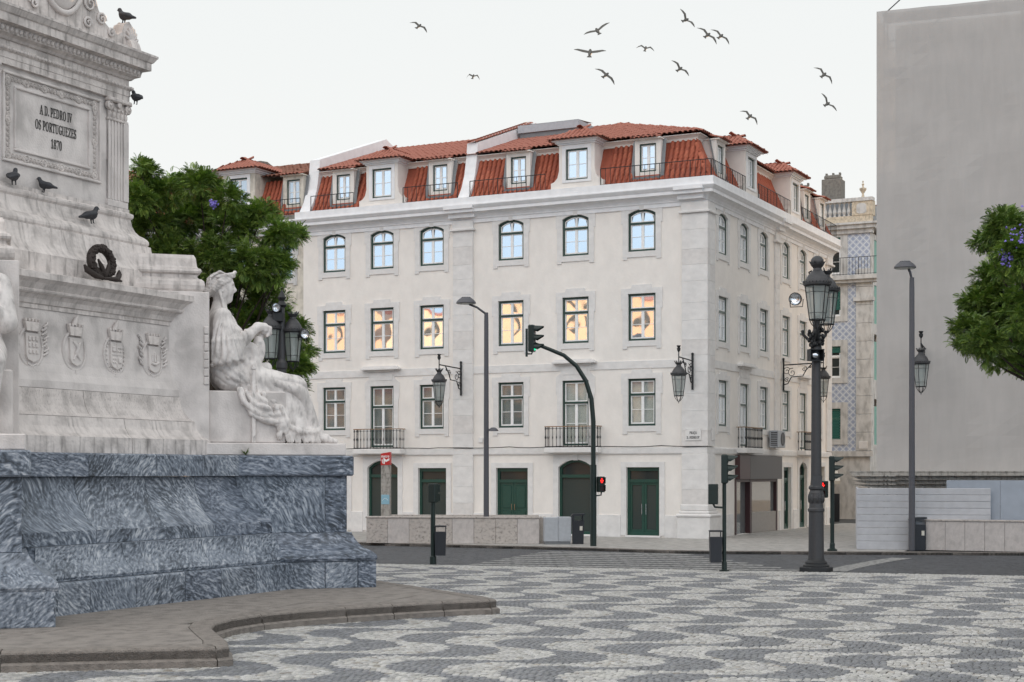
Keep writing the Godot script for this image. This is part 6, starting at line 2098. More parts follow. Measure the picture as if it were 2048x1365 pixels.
func lamp_post() -> void:
	var t := thing("lamp_post", "tall dark cast-iron lamp post with twin glazed lanterns at the paving edge", "street lamp", T(8.35, 0, -42.8))
	var b := MB.new()
	b.lathe([Vector2(0.46, -0.02), Vector2(0.46, 0.10), Vector2(0.42, 0.12), Vector2(0.0, 0.12)], 6, Vector3.ZERO, false)
	b.lathe([Vector2(0.36, 0.11), Vector2(0.36, 0.16), Vector2(0.30, 0.20), Vector2(0.30, 0.24), Vector2(0.235, 0.30), Vector2(0.215, 0.36)], 24)
	put(t, "base", b, M.iron)
	b = MB.new()
	b.lathe([Vector2(0.215, 0.36), Vector2(0.205, 1.62), Vector2(0.23, 1.64), Vector2(0.23, 1.70), Vector2(0.20, 1.74), Vector2(0.19, 1.85), Vector2(0.215, 2.0), Vector2(0.20, 2.15), Vector2(0.17, 2.22), Vector2(0.21, 2.26), Vector2(0.21, 2.31), Vector2(0.165, 2.36), Vector2(0.15, 2.5)], 10)
	for i in 8:
		var a := TAU * i / 8
		b.ball(Vector3(cos(a) * 0.2, 2.0, sin(a) * 0.2), Vector3(0.035, 0.13, 0.035), 5, 5)
	put(t, "pedestal", b, M.iron_grey)
	b = MB.new()
	b.lathe([Vector2(0.148, 2.5), Vector2(0.125, 5.6), Vector2(0.12, 6.15), Vector2(0.15, 6.2), Vector2(0.14, 6.28), Vector2(0.09, 6.35), Vector2(0.075, 8.25)], 12)
	put(t, "shaft", b, M.iron_grey)
	b = MB.new()
	# leafy bracket head
	rng.seed = 9
	for i in 40:
		var a := rng.randf() * TAU; var y := rng.randf_range(6.1, 6.75)
		var r := 0.10 + 0.14 * absf(sin((y - 6.1) * 4.5)) * rng.randf_range(0.5, 1.0)
		b.ball(Vector3(cos(a) * r, y, sin(a) * r), Vector3(0.05, 0.07, 0.05), 6, 4)
	for e in [V(-0.05, 0, 0.40), V(0.34, 0, -0.34), V(-0.34, 0, -0.2)]:
		b.tube([V(0, 6.35, 0), e * 0.55 + V(0, 6.36, 0), e * 0.95 + V(0, 6.5, 0), e + V(0, 6.62, 0)], [0.05, 0.045, 0.04, 0.05], 7)
	# finial
	b.lathe([Vector2(0.05, 8.1), Vector2(0.11, 8.2), Vector2(0.06, 8.3), Vector2(0.10, 8.38), Vector2(0.04, 8.48), Vector2(0.05, 8.54), Vector2(0.0, 8.66)], 10)
	for s in [-1, 1]:
		b.tube([Vector3(0, 8.0, 0), Vector3(s * 0.16, 8.05, 0), Vector3(s * 0.2, 8.2, 0), Vector3(s * 0.12, 8.24, 0)], 0.025, 6)
	put(t, "ornament", b, M.iron)
	lantern(t, T(-0.05, 6.86, 0.40).scaled_local(V(0.92, 0.95, 0.92)), 1)
	lantern(t, T(0.34, 6.80, -0.34).scaled_local(V(0.90, 0.93, 0.90)), 0)
	floodlight(t, T(-0.60, 7.45, 0.15, -0.45), 0.17)
	var bx := holder(t, "floodlight_box", T(-0.06, 5.95, 0.22, 0.2))
	b = MB.new()
	b.box(-0.2, -0.2, -0.12, 0.2, 0.12, -0.10); b.box(-0.2, 0.10, -0.10, 0.2, 0.12, 0.14); b.box(-0.2, -0.2, -0.1, -0.18, 0.10, 0.12); b.box(0.18, -0.2, -0.1, 0.2, 0.10, 0.12); b.box(-0.18, -0.2, -0.10, 0.18, -0.18, 0.10)
	put(bx, "housing", b, M.iron)
	b = MB.new()
	b.ball(Vector3(0, -0.04, -0.02), Vector3(0.12, 0.1, 0.06), 12, 7)
	put(bx, "reflector", b, M.chrome)
	# torn paper sticker on the pedestal
	b = MB.new()
	b.box(-0.13, 2.3, 0.17, 0.13, 2.62, 0.175)
	put(t, "collar_plate", b, M.iron_grey)

	t = thing("lamp_post", "double-lantern lamp post standing in front of the large tree behind the statue", "street lamp", T(-5.95, 0, -40.3, 0.3).scaled_local(V(0.86, 0.865, 0.86)))
	b = MB.new()
	b.lathe([Vector2(0.4, 0), Vector2(0.4, 0.15), Vector2(0.2, 0.3), Vector2(0.2, 1.6), Vector2(0.15, 2.2), Vector2(0.14, 6.2), Vector2(0.17, 6.25), Vector2(0.17, 6.4), Vector2(0.12, 6.5), Vector2(0.09, 8.1)], 12)
	put(t, "shaft", b, M.iron_grey)
	b = MB.new()
	b.tube([Vector3(-0.6, 6.02, 0), Vector3(0.6, 6.02, 0)], 0.035, 6)
	for s in [-1, 1]:
		b.tube([Vector3(s * 0.13, 5.3, 0), Vector3(s * 0.3, 5.5, 0), Vector3(s * 0.36, 5.75, 0), Vector3(s * 0.55, 6.0, 0)], 0.03, 6)
		var pts := []
		for i in 14:
			var a := i * 0.55; var r := 0.13 * (1.0 - i / 16.0)
			pts.append(Vector3(s * (0.22 + r * cos(a)), 5.78 + r * sin(a), 0))
		b.tube(pts, 0.02, 5)
	b.lathe([Vector2(0.05, 8.0), Vector2(0.16, 8.12), Vector2(0.08, 8.25), Vector2(0.13, 8.35), Vector2(0.0, 8.6)], 10)
	b.bbox(-0.3, 7.62, -0.1, 0.02, 7.9, 0.2, 0.02)
	put(t, "bracket", b, M.iron)
	lantern(t, T(-0.32, 6.52, 0).scaled_local(V(0.78, 0.9, 0.78)), 0)
	lantern(t, T(0.34, 6.45, 0).scaled_local(V(0.78, 0.9, 0.78)), 0)
	floodlight(t, T(-0.2, 8.02, 0.25, -0.4), 0.13)
	floodlight(t, T(0.62, 7.25, 0.36, 0.3), 0.14)

func wall_lantern(at: Transform3D, L: float, label: String) -> void:
	var t := thing("wall_lantern", label, "wall lantern", at, "wall lanterns on iron brackets")
	var b := MB.new()
	b.tube([Vector3(0, -0.55, 0.05), Vector3(0, 0.85, 0.05)], 0.045, 7)
	b.ball(Vector3(0, 0.88, 0.05), Vector3(0.06, 0.05, 0.06), 8, 5)
	b.tube([Vector3(0, 0.6, 0.05), Vector3(0, 0.66, L)], 0.028, 6)
	b.tube([Vector3(0, -0.3, 0.05), Vector3(0, -0.25, 0.25), Vector3(0, 0.05, 0.42), Vector3(0, 0.08, L * 0.5), Vector3(0, 0.35, L * 0.58), Vector3(0, 0.62, L * 0.72)], 0.024, 6)
	for sp in [[0.32, 0.25, 0.2], [0.25, 0.28, 0.45], [0.42, 0.16, L * 0.55], [-0.08, 0.15, 0.2], [0.5, 0.08, L * 0.68]]:
		var pts := []
		for i in 15:
			var a: float = i * 0.62 + sp[2] * 3.0; var r: float = sp[1] * 0.75 * (1.0 - i / 17.0)
			pts.append(Vector3(0, sp[0] + r * sin(a), sp[2] + r * cos(a)))
		b.tube(pts, 0.016, 5)
	put(t, "bracket", b, M.iron)
	b = MB.new()
	b.tube([Vector3(0, 0.98, L), Vector3(0, 0.18, L)], 0.022, 6)
	b.lathe([Vector2(0.02, 0.84), Vector2(0.07, 0.92), Vector2(0.075, 1.0), Vector2(0.05, 1.02), Vector2(0.09, 1.1), Vector2(0.0, 1.0)], 8, Vector3(0, 0, L))
	put(t, "hanger", b, M.iron)
	lantern(t, T(0, -0.86, L, 0.26).scaled_local(V(0.76, 0.82, 0.76)), 0)

func signal_head(parent: Node, at: Transform3D, lit: int, mats: Array) -> void:
	# three-lamp head facing +z, 0.78 m tall from y = 0
	var root := holder(parent, "signal_head", at)
	var b := MB.new()
	b.bbox(-0.14, 0, -0.1, 0.14, 0.80, 0.08, 0.03)
	put(root, "housing", b, M.pole_green)
	for i in 3:
		var y := 0.135 + i * 0.265
		var l := MB.new()
		l.xf = Transform3D(Basis(Vector3.RIGHT, PI / 2), Vector3(0, y, 0.08))
		l.lathe([Vector2(0.10, 0.0), Vector2(0.09, 0.012), Vector2(0.05, 0.022), Vector2(0.0, 0.026)], 14)
		put(root, "signal_lens", l, mats[i])
		var v := MB.new()
		for k in 14:
			var a := lerpf(-0.35, PI + 0.35, k / 14.0); var c := lerpf(-0.35, PI + 0.35, (k + 1) / 14.0)
			var la := 0.27 * clampf(0.45 + sin(a) * 0.75, 0.2, 1.0); var lc := 0.27 * clampf(0.45 + sin(c) * 0.75, 0.2, 1.0)
			for rr in [0.118, 0.110]:
				v.quad(Vector3(cos(c) * rr, y + sin(c) * rr, 0.08), Vector3(cos(a) * rr, y + sin(a) * rr, 0.08), Vector3(cos(a) * rr * 0.97, y + sin(a) * rr - 0.02, 0.08 + la), Vector3(cos(c) * rr * 0.97, y + sin(c) * rr - 0.02, 0.08 + lc))
		put(root, "visor", v, M.pole_green)

func pedestrian_head(parent: Node, at: Transform3D, red: bool) -> void:
	var root := holder(parent, "pedestrian_signal", at)
	var b := MB.new()
	b.bbox(-0.13, 0, -0.11, 0.13, 0.56, 0.07, 0.02)
	for y in [0.04, 0.31]:
		b.box(-0.12, y + 0.2, 0.07, 0.12, y + 0.22, 0.17); b.box(-0.12, y, 0.07, -0.105, y + 0.2, 0.15); b.box(0.105, y, 0.07, 0.12, y + 0.2, 0.15)
	put(root, "housing", b, M.pole_green)
	b = MB.new()
	b.box(-0.10, 0.33, 0.07, 0.10, 0.51, 0.076)
	put(root, "signal_lens", b, M.lens_dark)
	b = MB.new()
	b.box(-0.10, 0.05, 0.07, 0.10, 0.24, 0.076)
	put(root, "signal_lens", b, M.lens_dark)
	# standing figure
	b = MB.new()
	b.ball(Vector3(0, 0.475, 0.08), Vector3(0.024, 0.026, 0.006), 8, 5)
	b.prism(PackedVector2Array([Vector2(-0.05, 0.44), Vector2(0.05, 0.44), Vector2(0.055, 0.40), Vector2(0.035, 0.385), Vector2(0.03, 0.335), Vector2(-0.03, 0.335), Vector2(-0.035, 0.385), Vector2(-0.055, 0.40)]), 0.077, 0.085)
	put(root, "signal_figure", b, M.red_glow if red else M.lens_dark)

func glow(c: Color, e: float) -> StandardMaterial3D:
	var m := mat(c, 0.4)
	m.emission_enabled = true
	m.emission = c
	m.emission_energy_multiplier = e
	return m

func litter_bin(parent: Node, at: Transform3D) -> void:
	var root := holder(parent, "hanging_bin", at)
	var b := MB.new()
	b.prism(PackedVector2Array([Vector2(-0.15, 0.0), Vector2(0.15, 0.0), Vector2(0.17, 0.70), Vector2(-0.17, 0.70)]), -0.13, 0.13)
	put(root, "bucket", b, M.bin)
	b = MB.new()
	b.bbox(-0.18, 0.84, -0.14, 0.18, 0.885, 0.14, 0.015)
	for s in [-1, 1]: b.box(s * 0.15 - 0.012, 0.69, -0.13, s * 0.15 + 0.012, 0.85, -0.10)
	put(root, "lid", b, M.bin)

func traffic_lights() -> void:
	M.lens_dark = mat(lin(0.03, 0.012, 0.012), 0.15)
	M.lens_grey = mat(lin(0.03, 0.035, 0.035), 0.15)
	M.red_glow = glow(Color(1.0, 0.12, 0.10), 1.6)
	M.green_glow = glow(Color(0.05, 0.85, 0.62), 0.9)
	var dark := [M.lens_grey, M.lens_grey, M.lens_dark]
	# pole with three-lamp head seen from the side and a bin
	var t := thing("traffic_light", "dark green traffic light post in front of the building corner with hanging bin", "traffic light", T(5.82, 0, -42.75), "green signal posts")
	var b := MB.new()
	b.lathe([Vector2(0.14, 0), Vector2(0.14, 0.03), Vector2(0.075, 0.05), Vector2(0.07, 0.25), Vector2(0.055, 0.27), Vector2(0.055, 2.45)], 14)
	put(t, "post", b, M.pole_green)
	signal_head(t, T(0.02, 2.40, 0, PI * 0.5 - 0.18), 0, dark)
	pedestrian_head(t, T(-0.30, 1.83, 0.0, PI * 0.93), false)
	b = MB.new()
	b.tube([Vector3(-0.3, 1.84, 0), Vector3(-0.26, 1.76, 0), Vector3(0, 1.74, 0)], 0.03, 6)
	put(t, "bracket", b, M.pole_green)
	litter_bin(t, T(-0.24, 0.24, 0.02))
	# post on the far pavement
	t = thing("traffic_light", "green traffic light on the far pavement right of the iron lamp post", "traffic light", T(10.7, 0.083, -52.1), "green signal posts")
	b = MB.new()
	b.lathe([Vector2(0.17, 0), Vector2(0.17, 0.05), Vector2(0.09, 0.09), Vector2(0.085, 0.25), Vector2(0.07, 0.27), Vector2(0.07, 2.5)], 14)
	put(t, "post", b, M.pole_green)
	signal_head(t, Transform3D(Basis(Vector3.UP, PI * 0.5 - 0.25).scaled(Vector3.ONE * 1.05), Vector3(0, 2.33, 0)), 0, dark)
	pedestrian_head(t, T(-0.30, 1.78, 0.06, -0.5), true)
	# post at the left with the signal seen from behind
	t = thing("traffic_light", "short signal post with hanging bin in front of the stained low wall", "traffic light", T(-2.33, 0, -46.0), "green signal posts")
	b = MB.new()
	b.lathe([Vector2(0.10, 0), Vector2(0.10, 0.22), Vector2(0.07, 0.25), Vector2(0.07, 1.85)], 14)
	put(t, "post", b, M.pole_green)
	pedestrian_head(t, T(0.02, 1.82, 0.0, PI * 0.8), false)
	litter_bin(t, T(0.22, 0.26, 0.03))
	# mast with curved arm over the crossing
	t = thing("traffic_light", "tall black mast with curved arm carrying a signal over the crossing", "traffic light", T(2.9, 0.083, -55.6), "green signal posts")
	b = MB.new()
	b.tube([V(0, 0, 0), V(0, 2.9, 0)], 0.115, 12)
	b.tube([V(0, 2.85, 0), V(0, 4.45, 0), V(-0.07, 5.25, 0), V(-0.27, 5.9, 0), V(-0.60, 6.42, 0), V(-1.05, 6.8, 0), V(-1.6, 7.03, 0), V(-2.2, 7.26, 0)], [0.085, 0.085, 0.083, 0.08, 0.077, 0.072, 0.066, 0.06], 12)
	put(t, "mast", b, M.pole_green)
	signal_head(t, Transform3D(Basis(Vector3.UP, PI * 0.5 - 0.3).scaled(Vector3.ONE * 1.2), V(-2.18, 6.92, 0.05)), 0, [M.green_glow, M.lens_grey, M.lens_dark])
	b = MB.new()
	b.bbox(-2.42, 6.75, -0.05, -2.34, 7.75, 0.05, 0.01)
	b.tube([V(-2.36, 6.85, 0), V(-2.2, 6.85, 0), V(-2.1, 7.2, 0)], 0.03, 6)
	put(t, "back_plate", b, M.pole_green)
	pedestrian_head(t, T(0.27, 1.92, 0.05, 0.35), true)
	b = MB.new()
	b.tube([V(0, 1.78, 0.05), V(0.27, 1.82, 0.05), V(0.28, 1.93, 0.05)], 0.03, 6)
	put(t, "bracket", b, M.pole_green)

func street_lamp(at: Transform3D, label: String, dirx: float, low: bool, reach: float, h: float) -> void:
	var t := thing("street_lamp", label, "street lamp", at, "modern grey street lamps")
	var b := MB.new()
	b.tube([V(0, 0, 0), V(0, h - 0.35, 0), V(0, h - 0.02, 0)], [0.11, 0.085, 0.075], 10)
	put(t, "pole", b, M.pole_grey)
	b = MB.new()
	b.tube([V(0, h - 0.08, 0), V(dirx * reach * 0.55, h + 0.16, reach * 0.2), V(dirx * reach, h + 0.26, reach * 0.35)], 0.045, 6)
	put(t, "arm", b, M.pole_grey)
	b = MB.new()
	var c := V(dirx * (reach + 0.12), h + 0.30, reach * 0.35)
	b.lathe([Vector2(0.34, -0.02), Vector2(0.37, 0.0), Vector2(0.355, 0.05), Vector2(0.26, 0.15), Vector2(0.13, 0.22), Vector2(0.0, 0.24)], 20, c)
	for i in 16:
		var a := TAU * i / 16
		b.tube([c + V(cos(a) * 0.31, 0.09, sin(a) * 0.31), c + V(cos(a) * 0.14, 0.225, sin(a) * 0.14)], 0.012, 4)
	put(t, "lamp_head", b, M.pole_grey)
	b = MB.new()
	b.lathe([Vector2(0.0, -0.03), Vector2(0.2, -0.028), Vector2(0.34, -0.015)], 20, c)
	put(t, "lamp_glass", b, M.diffuser)
	if low:
		b = MB.new()
		b.lathe([Vector2(0.0, 0.0), Vector2(0.19, 0.0), Vector2(0.18, 0.05), Vector2(0.08, 0.13), Vector2(0.0, 0.14)], 14, V(0.26, 4.15, 0.1))
		b.tube([V(0, 4.2, 0), V(0.2, 4.22, 0.08)], 0.03, 6)
		put(t, "lower_lamp", b, M.pole_grey)

func low_things() -> void:
	# metro stair wall on the left: stained stone panels and coping
	var w := thing("low_wall", "low stained stone wall of the metro stairs in front of the building", "wall", T(0, 0.083, 0))
	var a := Vector2(-5.42, 58.0); var e := Vector2(1.0, 57.25)
	var d := (e - a).normalized()
	var L := a.distance_to(e)
	var fr := Transform3D(Basis(V(d.x, 0, -d.y), Vector3.UP, V(d.x, 0, -d.y).cross(Vector3.UP)), V(a.x, 0, -a.y))
	for i in 8:
		var b := MB.new()
		b.bbox(L * i / 8.0 + 0.004, 0, -0.34, L * (i + 1) / 8.0 - 0.004, 0.93, 0.0, 0.008)
		put(w, "panel", b, [M.stain_wall, M.pale_marble, M.stain_wall][i % 3], fr)
	var cp := MB.new()
	cp.bbox(-0.03, 0.932, -0.38, L + 0.05, 0.995, 0.03, 0.012)
	put(w, "coping", cp, M.stain_wall, fr)
	var s2 := MB.new()
	s2.bbox(0.0, 0, -2.8, 0.3, 0.93, -0.345, 0.01)
	s2.bbox(L - 0.3, 0.0, -2.6, L, 0.93, -0.345, 0.01)
	s2.bbox(0.3, 0, -2.8, L - 0.3, 0.985, -2.5, 0.01)
	put(w, "return_wall", s2, M.stain_wall, fr)
	# cabinets
	var t := thing("utility_cabinet", "pale grey utility cabinet at the end of the low wall", "cabinet", T(1.68, 0.083, -57.15, 0.1))
	var b := MB.new()
	b.bbox(-0.52, 0.1, -0.25, -0.02, 0.98, 0.25, 0.015)
	put(t, "body", b, M.cabinet)
	b = MB.new()
	b.bbox(-0.015, 0.1, -0.26, 0.46, 1.0, 0.26, 0.015)
	b.bbox(0.03, 0.16, 0.26, 0.42, 0.92, 0.272, 0.004)
	put(t, "door", b, M.cabinet)
	b = MB.new()
	b.box(-0.5, 0, -0.22, 0.44, 0.1, 0.22)
	put(t, "plinth", b, M.lead)
	for q in [[2.42, 57.3, "dark litter bin beside the grey cabinet near the mast", 0.0], [13.72, 52.75, "dark litter bin behind the right street lamp by the hoarding", 0.1]]:
		t = thing("litter_bin", q[2], "litter bin", T(q[0], 0.083, -q[1], q[3]), "dark litter bins on the pavement")
		b = MB.new()
		b.prism(PackedVector2Array([Vector2(-0.2, 0), Vector2(0.2, 0), Vector2(0.22, 0.86), Vector2(-0.22, 0.86)]), -0.2, 0.2)
		put(t, "body", b, M.bin)
		b = MB.new()
		b.prism(PackedVector2Array([Vector2(-0.26, 1.02), Vector2(0.26, 1.06), Vector2(0.24, 1.12), Vector2(-0.2, 1.1)]), -0.22, 0.22)
		b.box(-0.22, 0.86, -0.2, -0.14, 1.04, 0.2); b.box(0.14, 0.86, -0.2, 0.2, 1.07, -0.1)
		put(t, "hood", b, M.bin)
		b = MB.new()
		b.box(0.06, 0.5, 0.205, 0.16, 0.66, 0.212)
		put(t, "notice", b, M.awning)
	# metro totem
	t = thing("metro_totem", "pale metro totem with red sign on top before the arched window", "sign", T(-4.78, 0.083, -59.2, -0.2))
	b = MB.new()
	b.bbox(-0.175, 0, -0.1, 0.175, 2.9, 0.1, 0.01)
	put(t, "pillar", b, M.concrete)
	b = MB.new()
	b.prism(PackedVector2Array([Vector2(-0.18, 2.9), Vector2(0.18, 2.92), Vector2(0.18, 3.40), Vector2(-0.18, 3.34)]), -0.11, 0.11)
	put(t, "sign_box", b, M.red)
	put(t, "lettering", text_mesh("metro", 0.135, 0.01, "Droid Sans", true), M.white_print, T(0, 3.235, 0.115).scaled_local(V(0.8, 1, 1)))
	b = MB.new()
	b.prism(PackedVector2Array([Vector2(-0.07, 2.95), Vector2(-0.02, 2.95), Vector2(-0.02, 3.06), Vector2(0.03, 3.02), Vector2(0.09, 3.05), Vector2(0.16, 3.08), Vector2(0.16, 3.17), Vector2(0.04, 3.10), Vector2(-0.07, 3.19)]), 0.11, 0.118)
	b.prism(PackedVector2Array([Vector2(-0.14, 3.10), Vector2(-0.11, 3.14), Vector2(-0.09, 2.98), Vector2(-0.11, 2.96)]), 0.11, 0.118)
	put(t, "emblem", b, M.white_print)
	b = MB.new()
	b.bbox(-0.16, 1.42, 0.1, 0.16, 1.78, 0.112, 0.004)
	put(t, "map_panel", b, M.map_blue)
	b = MB.new()
	var arcp := []
	for i in 10: arcp.append(V(-0.12 + i * 0.025, 1.55 + 0.1 * sin(i * 0.33), 0.114))
	b.tube(arcp, 0.006, 4)
	put(t, "map_line", b, M.white_print)
	# right: marble parapet, hoardings
	w = thing("low_wall", "low pale marble wall at the right edge below the blue hoarding", "wall", T(0, 0.083, 0))
	a = Vector2(13.98, 52.7); e = Vector2(20.5, 50.0)
	d = (e - a).normalized()
	fr = Transform3D(Basis(V(d.x, 0, -d.y), Vector3.UP, V(d.x, 0, -d.y).cross(Vector3.UP)), V(a.x, 0, -a.y))
	for i in 11:
		b = MB.new()
		b.bbox(i * 0.64 + 0.004, 0, -0.3, (i + 1) * 0.64 - 0.004, 0.98, 0, 0.006)
		put(w, "panel", b, M.pale_marble, fr)
	b = MB.new()
	b.bbox(-0.02, 0.982, -0.34, 7.1, 1.04, 0.03, 0.01)
	put(w, "coping", b, M.stain_wall, fr)
	t = thing("hoarding", "white hoarding of wide horizontal boards beside the wrapped building", "hoarding", T(0, 0.083, 0))
	a = Vector2(11.78, 53.3); e = Vector2(16.2, 52.35)
	d = (e - a).normalized()
	fr = Transform3D(Basis(V(d.x, 0, -d.y), Vector3.UP, V(d.x, 0, -d.y).cross(Vector3.UP)), V(a.x, 0, -a.y))
	for i in 9:
		b = MB.new()
		if i == 0: b.bbox(0, 0.0, -0.06, 4.4, 0.28, 0.02, 0.006)
		else: b.bbox(0, 0.286 + (i - 1) * 0.226, -0.06, 4.4, 0.286 + i * 0.226 - 0.006, 0.0, 0.012)
		put(t, "board", b, M.hoarding, fr)
	b = MB.new()
	b.box(0, 0, -6.0, 0.06, 2.09, -0.065)
	put(t, "return_panel", b, M.hoarding, fr)
	t = thing("hoarding", "plain blue-grey hoarding panel behind the marble wall at the right edge", "hoarding", T(0, 0.083, 0))
	a = Vector2(14.78, 53.05); e = Vector2(21.5, 50.6)
	d = (e - a).normalized()
	fr = Transform3D(Basis(V(d.x, 0, -d.y), Vector3.UP, V(d.x, 0, -d.y).cross(Vector3.UP)), V(a.x, 0, -a.y))
	for i in 4:
		b = MB.new()
		b.bbox(i * 1.75 + 0.003, 0, -0.05, (i + 1) * 1.75 - 0.003, 2.36, 0.0, 0.006)
		put(t, "panel", b, M.hoarding_blue, fr)

# ---------------------------------------------------------------- other buildings
func wrapped_building() -> void:
	var d := Vector2(0.938, -0.347)
	var t := thing("wrapped_building", "tall building under scaffolding wrapped in plain grey netting", "building", Transform3D(Basis(V(d.x, 0, -d.y), Vector3.UP, V(d.x, 0, -d.y).cross(Vector3.UP)), V(13.35, 0, -57.1)))
	var b := MB.new()
	b.box(0.5, 0, -9, 26, 19.45, -1.6)
	put(t, "wall", b, M.plaster_old)
	for i in 6:
		for j in 5:
			b = MB.new()
			b.bbox(2.4 + i * 3.4, 4.2 + j * 3.2, -1.62, 3.6 + i * 3.4, 6.2 + j * 3.2, -1.5, 0.03)
			put(t, "window", b, M.dark_glass)
	b = MB.new()
	for i in 11:
		var x := 0.25 + i * 2.4
		for z in [-0.15, -1.2]: b.tube([V(x, 0, z), V(x, 19.4, z)], 0.03, 5)
	for j in 10:
		var y := 1.5 + j * 2.0
		for z in [-0.15, -1.2]:
			b.tube([V(0.2, y, z), V(25, y, z)], 0.028, 5)
			b.tube([V(0.2, y + 1.0, z), V(25, y + 1.0, z)], 0.022, 5)
		b.box(0.2, y - 0.06, -1.2, 25, y - 0.02, -0.2)
		for i in 5: b.tube([V(0.25 + i * 4.8, y, -0.15), V(2.65 + i * 4.8, y + 2.0, -0.15)], 0.022, 5)
	put(t, "scaffolding", b, M.iron_grey)
	# netting with shallow folds: front and street side
	var f := noise(0.25, 3, FastNoiseLite.TYPE_SIMPLEX_SMOOTH, 5)
	b = MB.new()
	var nx := 40; var ny := 40
	for i in nx:
		for j in ny:
			var q := []
			for o in [[0, 0], [1, 0], [1, 1], [0, 1]]:
				var x: float = (i + o[0]) * 25.0 / nx; var y: float = 2.75 + (j + o[1]) * 16.83 / ny
				q.append(V(x, y, 0.10 * f.get_noise_2d(x * 2.2, y * 0.5) if x > 0.01 else 0.0))
			b.quad(q[0], q[1], q[2], q[3])
	put(t, "netting", b, M.wrap)
	b = MB.new()
	for i in 8:
		for j in 20:
			var q := []
			for o in [[0, 0], [1, 0], [1, 1], [0, 1]]:
				var z: float = -(i + o[0]) * 9.0 / 8; var y: float = 2.75 + (j + o[1]) * 16.83 / 20
				q.append(V(0.0, y, z))
			b.quad(q[1], q[0], q[3], q[2])
	put(t, "side_netting", b, M.wrap)
	# boarded fan over the pavement
	b = MB.new()
	for i in 4: b.prism(PackedVector2Array([Vector2(-0.9 - 0.0 * i, 2.72 - i * 0.15), Vector2(12, 2.72 - i * 0.15), Vector2(12, 2.59 - i * 0.15), Vector2(-0.72 + i * 0.22, 2.59 - i * 0.15)]), 0.5 - i * 0.2, 0.62 - i * 0.2)
	b.box(-0.9, 2.70, -0.3, 12, 2.76, 0.62)
	for x in [-0.3, 1.6, 3.4]: b.box(x, 1.6, 0.1, x + 0.08, 2.2, 0.18)
	put(t, "protective_fan", b, M.concrete)

